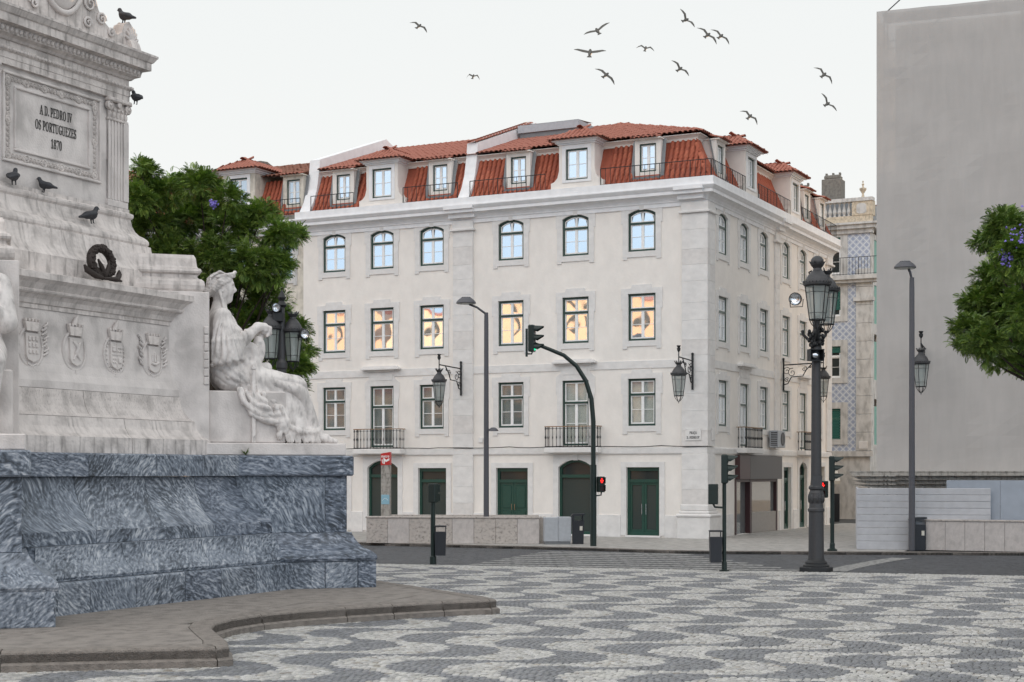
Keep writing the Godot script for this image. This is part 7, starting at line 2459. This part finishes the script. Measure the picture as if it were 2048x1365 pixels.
func street_end_building() -> void:
	var t := thing("tiled_building", "weathered building clad in blue patterned tiles with a balustraded roof at the street end", "building", Transform3D(Basis(Vector3.UP, GRID), V(20.2, 0, -88)))
	var holes := []
	var wins := [[4.6, 6.35], [8.1, 9.9], [11.6, 13.15], [14.0, 16.1]]
	for c in [-2.25, -5.2, -8.2]:
		for w in wins: holes.append([c - 0.58, c + 0.58, w[0], w[1], 0.0])
	var b := MB.new()
	wall_holes(b, -14, 0, 3.9, 16.3, holes, 0.22)
	put(t, "wall", b, M.azulejo)
	b = MB.new()
	wall_holes(b, -14, 0, 0, 3.9, [[-4.6, -2.2, 0.0, 2.9, 0.0]], 0.4)
	b.xf = Transform3D(RIGHT, Vector3.ZERO)
	wall_holes(b, 0, 14, 0, 16.3, [[1.0, 2.2, 4.3, 6.9, 0.0], [1.0, 2.2, 8.0, 10.6, 0.0], [1.0, 2.2, 11.2, 13.4, 0.0], [1.0, 2.2, 14.0, 16.0, 0.0]], 0.22)
	put(t, "side_wall", b, M.weathered)
	b = MB.new()
	b.box(-13.5, 0, -13.5, -0.5, 16.2, -0.5)
	b.quad(V(-14, 0, 0), V(-14, 0, -14), V(-14, 16.3, -14), V(-14, 16.3, 0))
	put(t, "core", b, M.plaster_old)
	for c in [-2.25, -5.2, -8.2]:
		for i in 4:
			var w: Array = wins[i]
			var n := window_node(t, T(c, w[0], 0), 1.16, w[1] - w[0], 0.0, M.dark_glass, "", M.sash, 0.06)
			var s := MB.new()
			s.box(-0.98, -0.3, 0, -0.58, w[1] - w[0] + 0.35, 0.05); s.box(0.58, -0.3, 0, 0.98, w[1] - w[0] + 0.35, 0.05)
			s.box(-0.58, -0.3, 0, 0.58, 0.0, 0.052); s.box(-0.58, w[1] - w[0], 0, 0.58, w[1] - w[0] + 0.35, 0.052)
			put(n, "surround", s, M.weathered)
			var sh := MB.new()
			var drop: float = [1.72, 0.35, 1.1, 0.45][i]
			var k := 0
			while k * 0.09 < drop:
				sh.box(-0.56, w[1] - w[0] - (k + 1) * 0.09, -0.05, 0.56, w[1] - w[0] - k * 0.09 - 0.01, -0.035)
				k += 1
			put(n, "roller_shutter", sh, M.shutter)
	for y in [4.3, 8.0, 11.2, 14.0]:
		var sh := MB.new()
		sh.xf = Transform3D(RIGHT, Vector3.ZERO)
		sh.box(1.0, y, -0.1, 2.2, y + 2.2, -0.05)
		put(t, "shutter", sh, M.shutter_pale)
	# corner pilaster, string course, cornice, balcony, balustrade
	b = MB.new()
	for i in 10: b.bbox(-0.78, 3.95 + i * 1.03, -0.3, 0.10, 3.95 + (i + 1) * 1.03 - 0.012, 0.10, 0.015)
	put(t, "corner_pilaster", b, M.weathered)
	b = MB.new()
	b.box(-14.1, 3.62, -0.1, 0.2, 3.92, 0.16)
	b.box(-14.1, 16.25, -0.3, 0.16, 16.5, 0.16); b.box(-14.1, 16.5, -14, 0.34, 16.72, 0.34); b.box(-14.1, 16.72, -14, 0.48, 16.84, 0.48)
	b.box(-14.1, 13.45, -0.2, 0.5, 13.62, 0.34); b.box(-14.1, 13.62, -0.2, 0.62, 13.86, 0.5)
	b.box(-0.9, 12.4, -0.2, 0.24, 12.62, 0.24)
	put(t, "cornice", b, M.weathered)
	b = MB.new()
	b.box(-14.0, 16.84, -0.25, 0.12, 17.25, 0.12); b.bbox(-1.0, 17.25, -0.6, 0.16, 18.12, 0.16, 0.02); b.box(-6.2, 17.25, -0.25, -5.4, 18.05, 0.13)
	put(t, "parapet", b, M.ochre)
	b = MB.new()
	b.box(-14, 18.05, -0.32, 0.2, 18.25, 0.22)
	b.prism(PackedVector2Array([Vector2(-0.72, 17.42), Vector2(-0.6, 17.34), Vector2(-0.28, 17.34), Vector2(-0.16, 17.42), Vector2(-0.16, 17.82), Vector2(-0.28, 17.92), Vector2(-0.6, 17.92), Vector2(-0.72, 17.82)]), 0.15, 0.18)
	put(t, "balustrade_rail", b, M.weathered)
	var bl := MB.new()
	bl.lathe([Vector2(0.09, 17.25), Vector2(0.09, 17.3), Vector2(0.06, 17.33), Vector2(0.12, 17.5), Vector2(0.10, 17.6), Vector2(0.045, 17.85), Vector2(0.05, 17.98), Vector2(0.09, 18.0), Vector2(0.09, 18.05)], 10)
	var blm := bl.mesh()
	for i in 16: put(t, "baluster", blm, M.weathered, T(-1.2 - i * 0.27, 0, 0.0))
	b = MB.new()
	b.lathe([Vector2(0.12, 18.25), Vector2(0.08, 18.35), Vector2(0.06, 18.5), Vector2(0.2, 18.72), Vector2(0.2, 18.8), Vector2(0.06, 18.84), Vector2(0.04, 18.95), Vector2(0.08, 19.02), Vector2(0.02, 19.1), Vector2(0.05, 19.18), Vector2(0.0, 19.25)], 12, V(-0.42, 0, -0.1))
	put(t, "finial", b, M.ochre)
	b = MB.new()
	b.lathe([Vector2(0.25, 18.25), Vector2(0.12, 18.5), Vector2(0.1, 18.6), Vector2(0.22, 18.75), Vector2(0.22, 18.95), Vector2(0.1, 19.08), Vector2(0.0, 19.1)], 12, V(-4.9, 0, -0.1))
	put(t, "finial", b, M.weathered)
	# balcony railing
	railing(t, V(-10, 13.86, 0.42), V(0.5, 13.86, 0.42), 1.0, 60)
	# roof with chimneys
	b = MB.new()
	b.prism(PackedVector2Array([Vector2(-14, 16.8), Vector2(0, 16.8), Vector2(-0.6, 18.4), Vector2(-13, 18.7)]), -13, -1.6)
	put(t, "roof", b, M.lead)
	for c in [[-2.9, 18.2, -3.0, 1.15, 2.0], [-4.9, 18.2, -3.3, 1.1, 1.6]]:
		b = MB.new()
		b.bbox(c[0] - c[3] * 0.5, c[1], c[2] - 0.5, c[0] + c[3] * 0.5, c[1] + c[4] - 0.25, c[2] + 0.5, 0.03)
		b.bbox(c[0] - c[3] * 0.4, c[1] + c[4] - 0.25, c[2] - 0.4, c[0] + c[3] * 0.4, c[1] + c[4], c[2] + 0.4, 0.06)
		for k in 3: b.box(c[0] - 0.45 + k * 0.4, c[1] + c[4], c[2] - 0.1, c[0] - 0.35 + k * 0.4, c[1] + c[4] + 0.16, c[2] + 0.1)
		put(t, "chimney", b, M.old_cap)
	# awning over the shop door
	b = MB.new()
	b.quad(V(-4.9, 2.25, 1.5), V(-1.3, 2.25, 1.5), V(-2.0, 3.4, 0.1), V(-4.9, 3.4, 0.1))
	b.quad(V(-1.3, 2.25, 1.5), V(-2.0, 2.45, 0.1), V(-2.0, 3.4, 0.1), V(-2.0, 3.4, 0.1))
	b.quad(V(-4.9, 2.05, 1.5), V(-1.3, 2.05, 1.5), V(-1.3, 2.25, 1.5), V(-4.9, 2.25, 1.5))
	put(t, "awning", b, M.awning)
	name_plate(t, T(-0.35, 4.05, 0.11), [], 0.5, 0.42)
	# café things in front of the shop
	var mb := MB.new()
	mb.bbox(-0.28, 0, -0.04, 0.28, 1.5, 0.04, 0.01)
	mb.bbox(-0.22, 0.3, 0.04, 0.22, 1.42, 0.05, 0.004)
	one("menu_board", mb, M.bin, "tall black menu board under the cream awning", "board", T(17.2, 0.083, -83.2, -0.4))
	mb = MB.new()
	mb.bbox(-0.25, 0, -0.2, 0.25, 0.42, 0.2, 0.02)
	for i in 3: mb.box(-0.26, 0.06 + i * 0.13, -0.21, 0.26, 0.12 + i * 0.13, 0.21)
	one("crate", mb, M.crate, "orange plastic crate near the shop at the street end", "crate", T(15.6, 0.5, -78.5, 0.3))
	mb = MB.new()
	mb.bbox(-0.4, 0, -0.3, 0.4, 0.42, 0.3, 0.1)
	mb.bbox(-0.3, 0.4, -0.22, 0.25, 0.44, 0.22, 0.015)
	one("handcart", mb, M.bin, "low black handcart under the orange crate", "cart", T(15.6, 0.083, -78.5, 0.3))

func add_sun_block_house() -> void:  # added, almost out of view, to keep sun from streaming down the side street
	var t := thing("sun_block_house", "added tall house that blocks low sun down the side street, a sliver beside the wrapped building", "building", Transform3D(Basis(Vector3.UP, GRID), V(34, 0, -112)))
	var b := MB.new()
	wall_holes(b, -26, 8, 0, 20, [[-14.6, -13.4, 4.5, 6.6, 0.0], [-14.6, -13.4, 8.5, 10.6, 0.0], [-14.6, -13.4, 12.5, 14.6, 0.0]], 0.3)
	b.box(-25.9, 0, -12, 7.9, 19.9, -0.5)
	put(t, "wall", b, M.plaster_old)
	for y in [4.5, 8.5, 12.5]: window_node(t, T(-14.0, y, 0), 1.2, 2.1, 0.0, M.dark_glass)
	b = MB.new()
	b.prism(PackedVector2Array([Vector2(-26.3, 20), Vector2(8.3, 20), Vector2(5, 22.5), Vector2(-23, 22.5)]), -12, 0.3)
	put(t, "roof", b, M.tile_old)

func left_neighbour() -> void:
	var t := thing("neighbour_building", "older cream building with mossy tiled roof behind the tree on the left", "building", Transform3D(Basis(Vector3.UP, GRID), CORNER))
	var holes := []
	var cols := [-20.35, -23.0, -25.8, -28.6, -31.4, -34.2]
	for x in cols:
		holes.append([x - 0.55, x + 0.55, 11.55, 13.2, 0.0]); holes.append([x - 0.55, x + 0.55, 7.9, 9.8, 0.0]); holes.append([x - 0.55, x + 0.55, 4.4, 6.4, 0.0]); holes.append([x - 0.6, x + 0.6, 0.1, 2.9, 0.0])
	var b := MB.new()
	b.xf = T(0, 0, -0.06)
	wall_holes(b, -37, -19.2, 0, 14.2, holes, 0.2)
	b.quad(V(-37, 0, -16), V(-37, 0, 0), V(-37, 14.2, 0), V(-37, 14.2, -16))
	b.box(-36.5, 0, -15, -19.4, 14.1, -0.6)
	put(t, "wall", b, M.plaster_old)
	for x in cols:
		for w in [[11.55, 1.65], [7.9, 1.9], [4.4, 2.0], [0.1, 2.8]]:
			var n := window_node(t, T(x, w[0], -0.06), 1.1, w[1], 0.0, M.mirror, "", null, 0.07)
			surround(n, 1.1, w[1], 0.0, "door" if w[0] < 1 else "rect", M.weathered)
	b = MB.new()
	b.box(-37, 13.55, -0.5, -19.36, 13.75, 0.2); b.box(-37, 13.75, -0.5, -19.36, 14.0, 0.42); b.box(-37, 14.0, -0.5, -19.36, 14.12, 0.52)
	put(t, "cornice", b, M.white)
	b = MB.new()
	b.box(-37, 14.12, -0.5, -19.36, 14.34, 0.46)
	put(t, "gutter", b, M.old_cap)
	b = MB.new()
	var mp := []
	for p in MANS: mp.append(Vector2(p.x - 0.02, p.y))
	mp.append(Vector2(-3.0, 16.17)); mp.append(Vector2(-3.0, 14.3))
	for i in mp.size() - 1: b.quad(V(-37, mp[i].y, mp[i].x), V(-19.12, mp[i].y, mp[i].x), V(-19.12, mp[i + 1].y, mp[i + 1].x), V(-37, mp[i + 1].y, mp[i + 1].x))
	put(t, "mansard_deck", b, M.tile1)
	tile_mass(t, "mansard_tiles", mansard_tiles(Transform3D.IDENTITY, -37, -19.15, [[-23.5, -21.6, 14.0], [-20.1, -18.9, 14.55], [-30.5, -28.6, 14.0]]), M.tile0)
	b = MB.new()
	b.quad(V(-37, 16.3, -0.2), V(-19.12, 16.3, -0.2), V(-19.12, 18.1, -6.2), V(-37, 18.1, -6.2))
	b.quad(V(-19.12, 16.3, -13), V(-37, 16.3, -13), V(-37, 18.1, -6.2), V(-19.12, 18.1, -6.2))
	put(t, "roof_deck", b, M.tile_old)
	var up := V(0, 1.8, -6.0)
	tile_mass(t, "upper_roof_tiles", tile_rows(V(-37, 16.32, -0.2), Vector3.RIGHT, up.normalized(), 17.8, up.length(), func(_u, _t): return true, 0.225, 0.33, 0.015), M.tile_old)
	ridge_tiles(t, V(-37, 18.1, -6.2), V(-19.12, 18.1, -6.2), M.tile_old)
	big_dormer(t, Transform3D.IDENTITY, -22.55, M.plaster_old, M.tile_pale, M.mirror_grey, 0.9, 0.22, false)
	big_dormer(t, Transform3D.IDENTITY, -29.5, M.plaster_old, M.tile_pale, M.mirror_grey, 0.9, 0.22, false)
	small_dormer(t, Transform3D.IDENTITY, -19.75, M.plaster_old, M.tile_pale, M.mirror_grey, 0.0, 0.0)
	b = MB.new()
	b.xf = Transform3D(Basis(Vector3(0, 0, -1), Vector3.UP, Vector3(1, 0, 0)), Vector3.ZERO)
	b.prism(PackedVector2Array([Vector2(0.3, 14.3), Vector2(0.3, 16.85), Vector2(5.8, 18.45), Vector2(6.4, 18.5), Vector2(12, 16.8), Vector2(12, 14.3)]), -26.2, -25.75)
	put(t, "party_wall", b, M.old_cap)
	railing(t, V(-28, 14.36, 0.34), V(-19.15, 14.36, 0.34), 0.72, 42)

# ---------------------------------------------------------------- trees, birds and the far side of the square
func sprig_mesh() -> ArrayMesh:
	# feathery compound leaf: a drooping stalk with pairs of leaflets, along +x
	var b := MB.new()
	var n := 8
	for i in n:
		var f := (i + 0.6) / n
		var p := V(f * 0.46, 0.05 * sin(f * 2.6) - 0.10 * f * f, 0)
		var l := 0.15 * sin(PI * (0.18 + f * 0.76)) + 0.02
		for s in [-1, 1]:
			var tip := p + V(0.055, -0.03, s * l)
			var wd := V(0.034, 0.0, 0)
			var mid := p.lerp(tip, 0.5) + V(0, 0.018, 0)
			if s > 0:
				b.tri(p, mid - wd, mid + wd); b.tri(mid + wd, mid - wd, tip)
			else:
				b.tri(p, mid + wd, mid - wd); b.tri(mid + wd, tip, mid - wd)
	b.tri(V(0.40, -0.04, -0.03), V(0.40, -0.04, 0.03), V(0.54, -0.10, 0))
	return b.mesh()

func tree(label: String, root_at: Vector3, clusters: Array, density: float, flowers: Array, sd: int, group := "") -> Node3D:
	var t := thing("tree", label, "tree", T(root_at.x, 0, root_at.z), group)
	rng.seed = sd
	var b := MB.new()
	var fork := V(0.2, 4.4, 0.1)
	b.tube([V(0, 0, 0), V(0.05, 2.0, 0.05), fork], [0.30, 0.24, 0.21], 10)
	var limbs := MB.new()
	for c in clusters:
		var e := V(c[0], c[1], -c[2]) - V(root_at.x, 0, root_at.z)
		var m := fork.lerp(e, 0.5) + V(rng.randf_range(-0.3, 0.3), rng.randf_range(0.1, 0.6), rng.randf_range(-0.3, 0.3))
		limbs.tube([fork, fork.lerp(m, 0.5) + V(0, 0.1, 0), m, e], [0.09, 0.06, 0.035, 0.012], 6)
	put(t, "trunk", b, M.bark)
	put(t, "limbs", limbs, M.bark)
	var tr := []; var cs := []
	for c in clusters:
		var ctr := V(c[0], c[1], -c[2]) - V(root_at.x, 0, root_at.z)
		var r: float = c[3]
		var tone := rng.randf_range(0.75, 1.2)
		var n := int(density * r * r * 2300.0)
		# each cluster holds a few twig tips; leaves sit round the tips
		var tips := []
		for i in maxi(4, int(n / 30.0)):
			var d := V(rng.randfn(), rng.randfn() + 0.35, rng.randfn()).normalized()
			tips.append(ctr + d * r * rng.randf_range(0.3, 1.0) * V(1, 0.85, 1))
		for i in n:
			var tip: Vector3 = tips[rng.randi() % tips.size()]
			var d := V(rng.randfn(), rng.randfn() * 0.7 + 0.15, rng.randfn()).normalized()
			var pos := tip + d * rng.randf_range(0.0, 0.17)
			var out := (d * 0.7 + (tip - ctr).normalized() * 0.6).normalized()
			var x := (out + V(0, -0.12, 0)).normalized()
			var z := x.cross(Vector3.UP).normalized()
			if z.length() < 0.1: z = Vector3.BACK
			var y := z.cross(x).normalized()
			var bs := Basis(x, y, z) * Basis(Vector3.RIGHT, rng.randf_range(-0.6, 0.6))
			tr.append(Transform3D(bs.scaled_local(Vector3.ONE * rng.randf_range(0.22, 0.42)), pos))
			var k := tone * rng.randf_range(0.7, 1.25)
			var w := rng.randf()
			cs.append(Color(lerpf(0.085, 0.22, w) * k, lerpf(0.165, 0.31, w) * k, lerpf(0.034, 0.052, w) * k))
	var mm := MultiMesh.new()
	mm.transform_format = MultiMesh.TRANSFORM_3D
	mm.use_colors = true
	mm.mesh = leaf_mesh
	mm.instance_count = tr.size()
	for i in tr.size():
		mm.set_instance_transform(i, tr[i])
		mm.set_instance_color(i, cs[i])
	var mi := MultiMeshInstance3D.new()
	mi.name = "crown"
	mi.multimesh = mm
	mi.material_override = M.leaf0
	mi.set_meta("kind", "stuff")
	t.add_child(mi, true)
	for fl in flowers:
		var f := MB.new()
		for i in 46:
			var d: Vector3 = V(rng.randfn(), rng.randfn(), rng.randfn()) * fl[3] * 0.45
			var dir := V(rng.randfn(), rng.randfn(), rng.randfn()).normalized()
			f.tube([d, d + dir * 0.05], [0.012, 0.03], 5)
		put(t, "flower_cluster", f, M.flower, T(fl[0] - root_at.x, fl[1], -fl[2] - root_at.z))
	print("leaf sprigs ", tr.size())
	return t

var leaf_mesh: ArrayMesh

func trees() -> Node3D:
	leaf_mesh = sprig_mesh()
	var a := tree("large feathery green tree behind the monument and the statue", V(-8.6, 0, -45.0), [[-10.18, 10.96, 43.28, 0.42], [-10.21, 10.19, 42.84, 0.55], [-9.74, 10.57, 43.81, 0.62], [-8.60, 10.57, 43.01, 0.61], [-7.79, 10.17, 42.72, 0.47], [-10.17, 9.52, 43.83, 0.76], [-9.39, 10.01, 45.53, 0.88], [-8.16, 9.80, 45.14, 0.78], [-7.27, 10.14, 45.03, 0.49], [-6.43, 9.16, 43.23, 0.61], [-6.10, 9.42, 44.27, 0.31], [-9.51, 8.63, 43.41, 0.83], [-8.20, 8.51, 43.07, 0.86], [-7.06, 8.41, 42.85, 0.74], [-6.48, 8.32, 43.21, 0.53], [-7.94, 7.90, 45.56, 0.82], [-7.09, 7.71, 45.24, 0.64], [-6.77, 6.91, 45.16, 0.61], [-6.31, 6.40, 45.14, 0.43], [-5.86, 5.62, 43.14, 0.36], [-6.68, 6.13, 43.52, 0.70], [-6.05, 6.86, 44.57, 0.29], [-7.54, 6.82, 44.92, 0.72], [-8.77, 7.72, 45.32, 0.87], [-6.37, 5.11, 45.40, 0.32], [-10.23, 11.12, 42.79, 0.19], [-11.04, 10.06, 44.50, 0.71], [-11.23, 8.80, 44.72, 0.86], [-9.82, 7.60, 44.17, 0.85], [-6.27, 5.47, 43.09, 0.47], [-5.84, 6.10, 44.06, 0.25], [-6.64, 5.25, 42.79, 0.55]], 1.7, [[-8.1, 10.0, 42.3, 0.10]], 70)
	tree("green tree with purple blossom cut off by the right edge", V(15.2, 0, -43), [[12.74, 9.04, 40.32, 0.54], [12.96, 8.98, 41.86, 0.40], [12.98, 8.14, 39.86, 0.74], [13.70, 8.10, 44.26, 0.65], [13.17, 7.43, 43.90, 0.65], [12.37, 6.57, 42.25, 0.46], [12.48, 6.06, 40.96, 0.58], [14.22, 7.03, 44.13, 1.13], [13.25, 5.88, 42.38, 0.41], [14.46, 6.00, 43.99, 0.65], [12.72, 6.29, 43.81, 0.28], [12.69, 8.87, 42.04, 0.27], [13.29, 9.54, 41.55, 0.27], [14.66, 8.78, 42.51, 1.23], [14.36, 7.05, 41.64, 1.33], [14.65, 6.00, 40.24, 0.90]], 1.7, [[13.1, 9.35, 39.0, 0.34], [12.85, 8.65, 39.2, 0.36], [12.55, 8.15, 39.6, 0.2]], 71)
	return a

func bird_mesh(inner: float, outer: float) -> ArrayMesh:
	# body along -z, wings along x
	var b := MB.new()
	b.tube([V(0, 0, 0.20), V(0, 0, 0.10), V(0, 0, 0.0), V(0, 0.0, -0.08), V(0, 0.015, -0.14), V(0, 0.01, -0.175)], [0.02, 0.045, 0.055, 0.048, 0.03, 0.006], 8)
	# tail fan
	b.xf = Transform3D(FLAT, Vector3.ZERO)
	b.prism(PackedVector2Array([Vector2(-0.02, -0.16), Vector2(0.02, -0.16), Vector2(0.065, -0.29), Vector2(0.0, -0.30), Vector2(-0.065, -0.29)]), -0.006, 0.006)
	b.xf = Transform3D.IDENTITY
	for s in [-1, 1]:
		var p0 := V(s * 0.03, 0.015, 0)
		var p1 := p0 + V(s * cos(inner), sin(inner), 0) * 0.17
		var p2 := p1 + V(s * cos(outer), sin(outer), 0) * 0.13
		var p3 := p2 + V(s * cos(outer - 0.15), sin(outer - 0.15), 0) * 0.10
		var secs := [[p0, -0.07, 0.08, 0.016], [p1, -0.10, 0.06, 0.012], [p2, -0.06, 0.06, 0.007], [p3, 0.02, 0.045, 0.003]]
		for i in 3:
			var A: Array = secs[i]; var B: Array = secs[i + 1]
			var ca: Vector3 = A[0]; var cb: Vector3 = B[0]
			var up0 := V(0, A[3], 0); var up1 := V(0, B[3], 0)
			var a0 := ca + V(0, 0, A[1]); var a1 := ca + V(0, 0, A[2]); var b0 := cb + V(0, 0, B[1]); var b1 := cb + V(0, 0, B[2])
			var am := ca + V(0, 0, lerpf(A[1], A[2], 0.3)); var bm := cb + V(0, 0, lerpf(B[1], B[2], 0.3))
			for g in [1.0, -1.0]:
				var q := [a0, b0, bm + up1 * g, am + up0 * g]
				var q2 := [am + up0 * g, bm + up1 * g, b1, a1]
				if (g > 0) == (s > 0):
					b.quad(q[3], q[2], q[1], q[0]); b.quad(q2[3], q2[2], q2[1], q2[0])
				else:
					b.quad(q[0], q[1], q[2], q[3]); b.quad(q2[0], q2[1], q2[2], q2[3])
	return b.mesh()

func birds() -> void:
	var list := [[V(-2.68, 15.59, -45.00), 0.471, 0.17, -0.45, 0.75, "small bird with drooping wings, leftmost of the flying flock"],
		[V(-1.19, 14.85, -47.80), 0.070, 0.30, -0.90, 0.66, "bird with arched wings, lowest at the left of the flock"],
		[V(2.53, 15.79, -46.20), -0.471, 0.25, 0.20, 1.01, "bird with one wing raised, above the bird gliding level"],
		[V(2.45, 15.90, -49.00), 0.000, 0.10, 0.28, 1.22, "bird gliding with level outstretched wings over the roof"],
		[V(2.86, 14.79, -47.40), 0.646, 0.00, -0.30, 0.95, "bird flying just below the level glider"],
		[V(3.92, 15.16, -45.80), 0.140, 0.40, -0.50, 0.73, "small bird flapping right of the level glider"],
		[V(5.42, 16.81, -48.60), 0.873, 0.50, 0.10, 0.92, "bird with raised wing, highest of the flying flock"],
		[V(5.90, 15.89, -47.00), 0.663, 0.20, -0.30, 0.96, "left one of two overlapping birds near the top"],
		[V(6.08, 15.41, -45.40), 0.646, 0.20, -0.30, 0.86, "right one of two overlapping birds near the top"],
		[V(5.19, 15.18, -48.20), 0.698, 0.40, -0.10, 0.90, "bird with raised wing below the overlapping pair"],
		[V(9.32, 14.59, -46.60), 0.698, 0.30, -0.40, 0.95, "upper one of two birds nearest the wrapped building"],
		[V(9.10, 13.34, -45.00), 0.838, 0.50, 0.10, 0.85, "lower one of two birds nearest the wrapped building"],
		[V(7.29, 13.62, -47.80), 0.628, 0.25, -0.50, 0.90, "lone bird just above the roof's right-hand end"]]
	for e in list:
		var r: float = e[1]
		var W := V(cos(r), -sin(r), 0.0)
		var F := (V(sin(r), cos(r), 0) * 0.62 + V(0.1, 0, -0.78)).normalized()
		W = (W - F * W.dot(F)).normalized()
		var bs := Basis(W, (-F).cross(W).normalized(), -F)
		one("flying_bird", bird_mesh(e[2], e[3]), M.gull, e[5], "bird", Transform3D(bs.scaled_local(Vector3.ONE * (0.98 * e[4])), e[0]), "birds flying over the roofs")

# houses on the opposite side of the square: they only show as reflections in the windows
func far_house(x: float, z: float, w: float, h: float, rh: float, depth: float, wall: Material, label: String, y0 := 0.0) -> void:
	var t := thing("far_house", label, "building", Transform3D(Basis(Vector3.UP, GRID), CORNER) * T(x, y0, z, PI), "houses across the square")
	var b := MB.new()
	b.box(-w * 0.5, -y0, -depth, w * 0.5, h, 0)
	put(t, "wall", b, wall)
	b = MB.new()
	b.xf = Transform3D(Basis(Vector3(0, 0, -1), Vector3.UP, Vector3(1, 0, 0)), Vector3.ZERO)
	b.prism(PackedVector2Array([Vector2(-0.5, h), Vector2(depth + 0.5, h), Vector2(depth * 0.5, h + rh)]), -w * 0.5 - 0.01, w * 0.5 + 0.01)
	put(t, "roof", b, M.tile2)
	var nx := int(w / 2.6)
	for i in nx:
		for j in int(h / 3.4):
			b = MB.new()
			var cx := -w * 0.5 + (i + 0.5) * w / nx
			b.bbox(cx - 0.55, 1.2 + j * 3.4, -0.05, cx + 0.55, 3.0 + j * 3.4, 0.04, 0.02)
			put(t, "window", b, M.dark_glass)

func far_side(src: Node3D) -> void:
	rng.seed = 33
	var walls := [M.far_cream, M.far_rose, M.far_white]
	for i in 10:
		far_house(-112 + i * 13.2, 116, 13.0, 13.6 + [0.0, 0.9, -0.7, 0.5, 1.1, -0.4, 0.3, -0.6, 0.8, 0.1][i], 4.2, 13, walls[i % 3], "row house with red roof across the square, mirrored in the windows")
	for i in 7:
		far_house(-118 + i * 19.0, 152, 18.0 - (i % 2) * 3.0, 19.5 + [0.5, -1.0, 1.2, 0.0, 0.8, -0.5, 0.6][i], 1.6, 14, walls[(i + 1) % 3], "taller house on the hill behind the row across the square", 9.0)
	var B := Transform3D(Basis(Vector3.UP, GRID), CORNER)
	for i in 11:
		var p := B * V(-105 + i * 9.0, 0, 96 + (i % 2) * 5)
		again(src, T(p.x, 0, p.z, i * 1.1), "leafy tree across the square, mirrored in the lower windows", "trees across the square")

func _ready() -> void:
	rng.seed = 5
	view_and_light()
	materials()
	ground()
	main_building()
	left_neighbour()
	wrapped_building()
	street_end_building()
	add_sun_block_house()
	monument()
	lamp_post()
	traffic_lights()
	street_lamp(T(-0.95, 0.083, -57.6), "tall grey street lamp behind the low wall, its head pointing left", -1.0, true, 0.62, 8.55)
	street_lamp(T(13.45, 0.083, -52.45), "tall grey street lamp in front of the wrapped building", -1.0, false, 0.12, 9.2)
	low_things()
	var B := Transform3D(Basis(Vector3.UP, GRID), CORNER)
	wall_lantern(B * T(-11.0, 6.55, 0.1), 1.95, "wall lantern on scrolled iron bracket at the middle pilaster")
	wall_lantern(B * T(-0.5, 6.55, 0.12), 1.6, "wall lantern on scrolled iron bracket at the building corner")
	wall_lantern(B * Transform3D(RIGHT, Vector3(0.05, 7.0, -10.2)), 1.9, "wall lantern over the side street behind the iron lamp post")
	wall_lantern(Transform3D(Basis(Vector3.UP, -0.35), Vector3(15.0, 6.6, -56.6)), 1.6, "wall lantern in front of the grey wrapped building")
	var tr := trees()
	birds()
	far_side(tr)
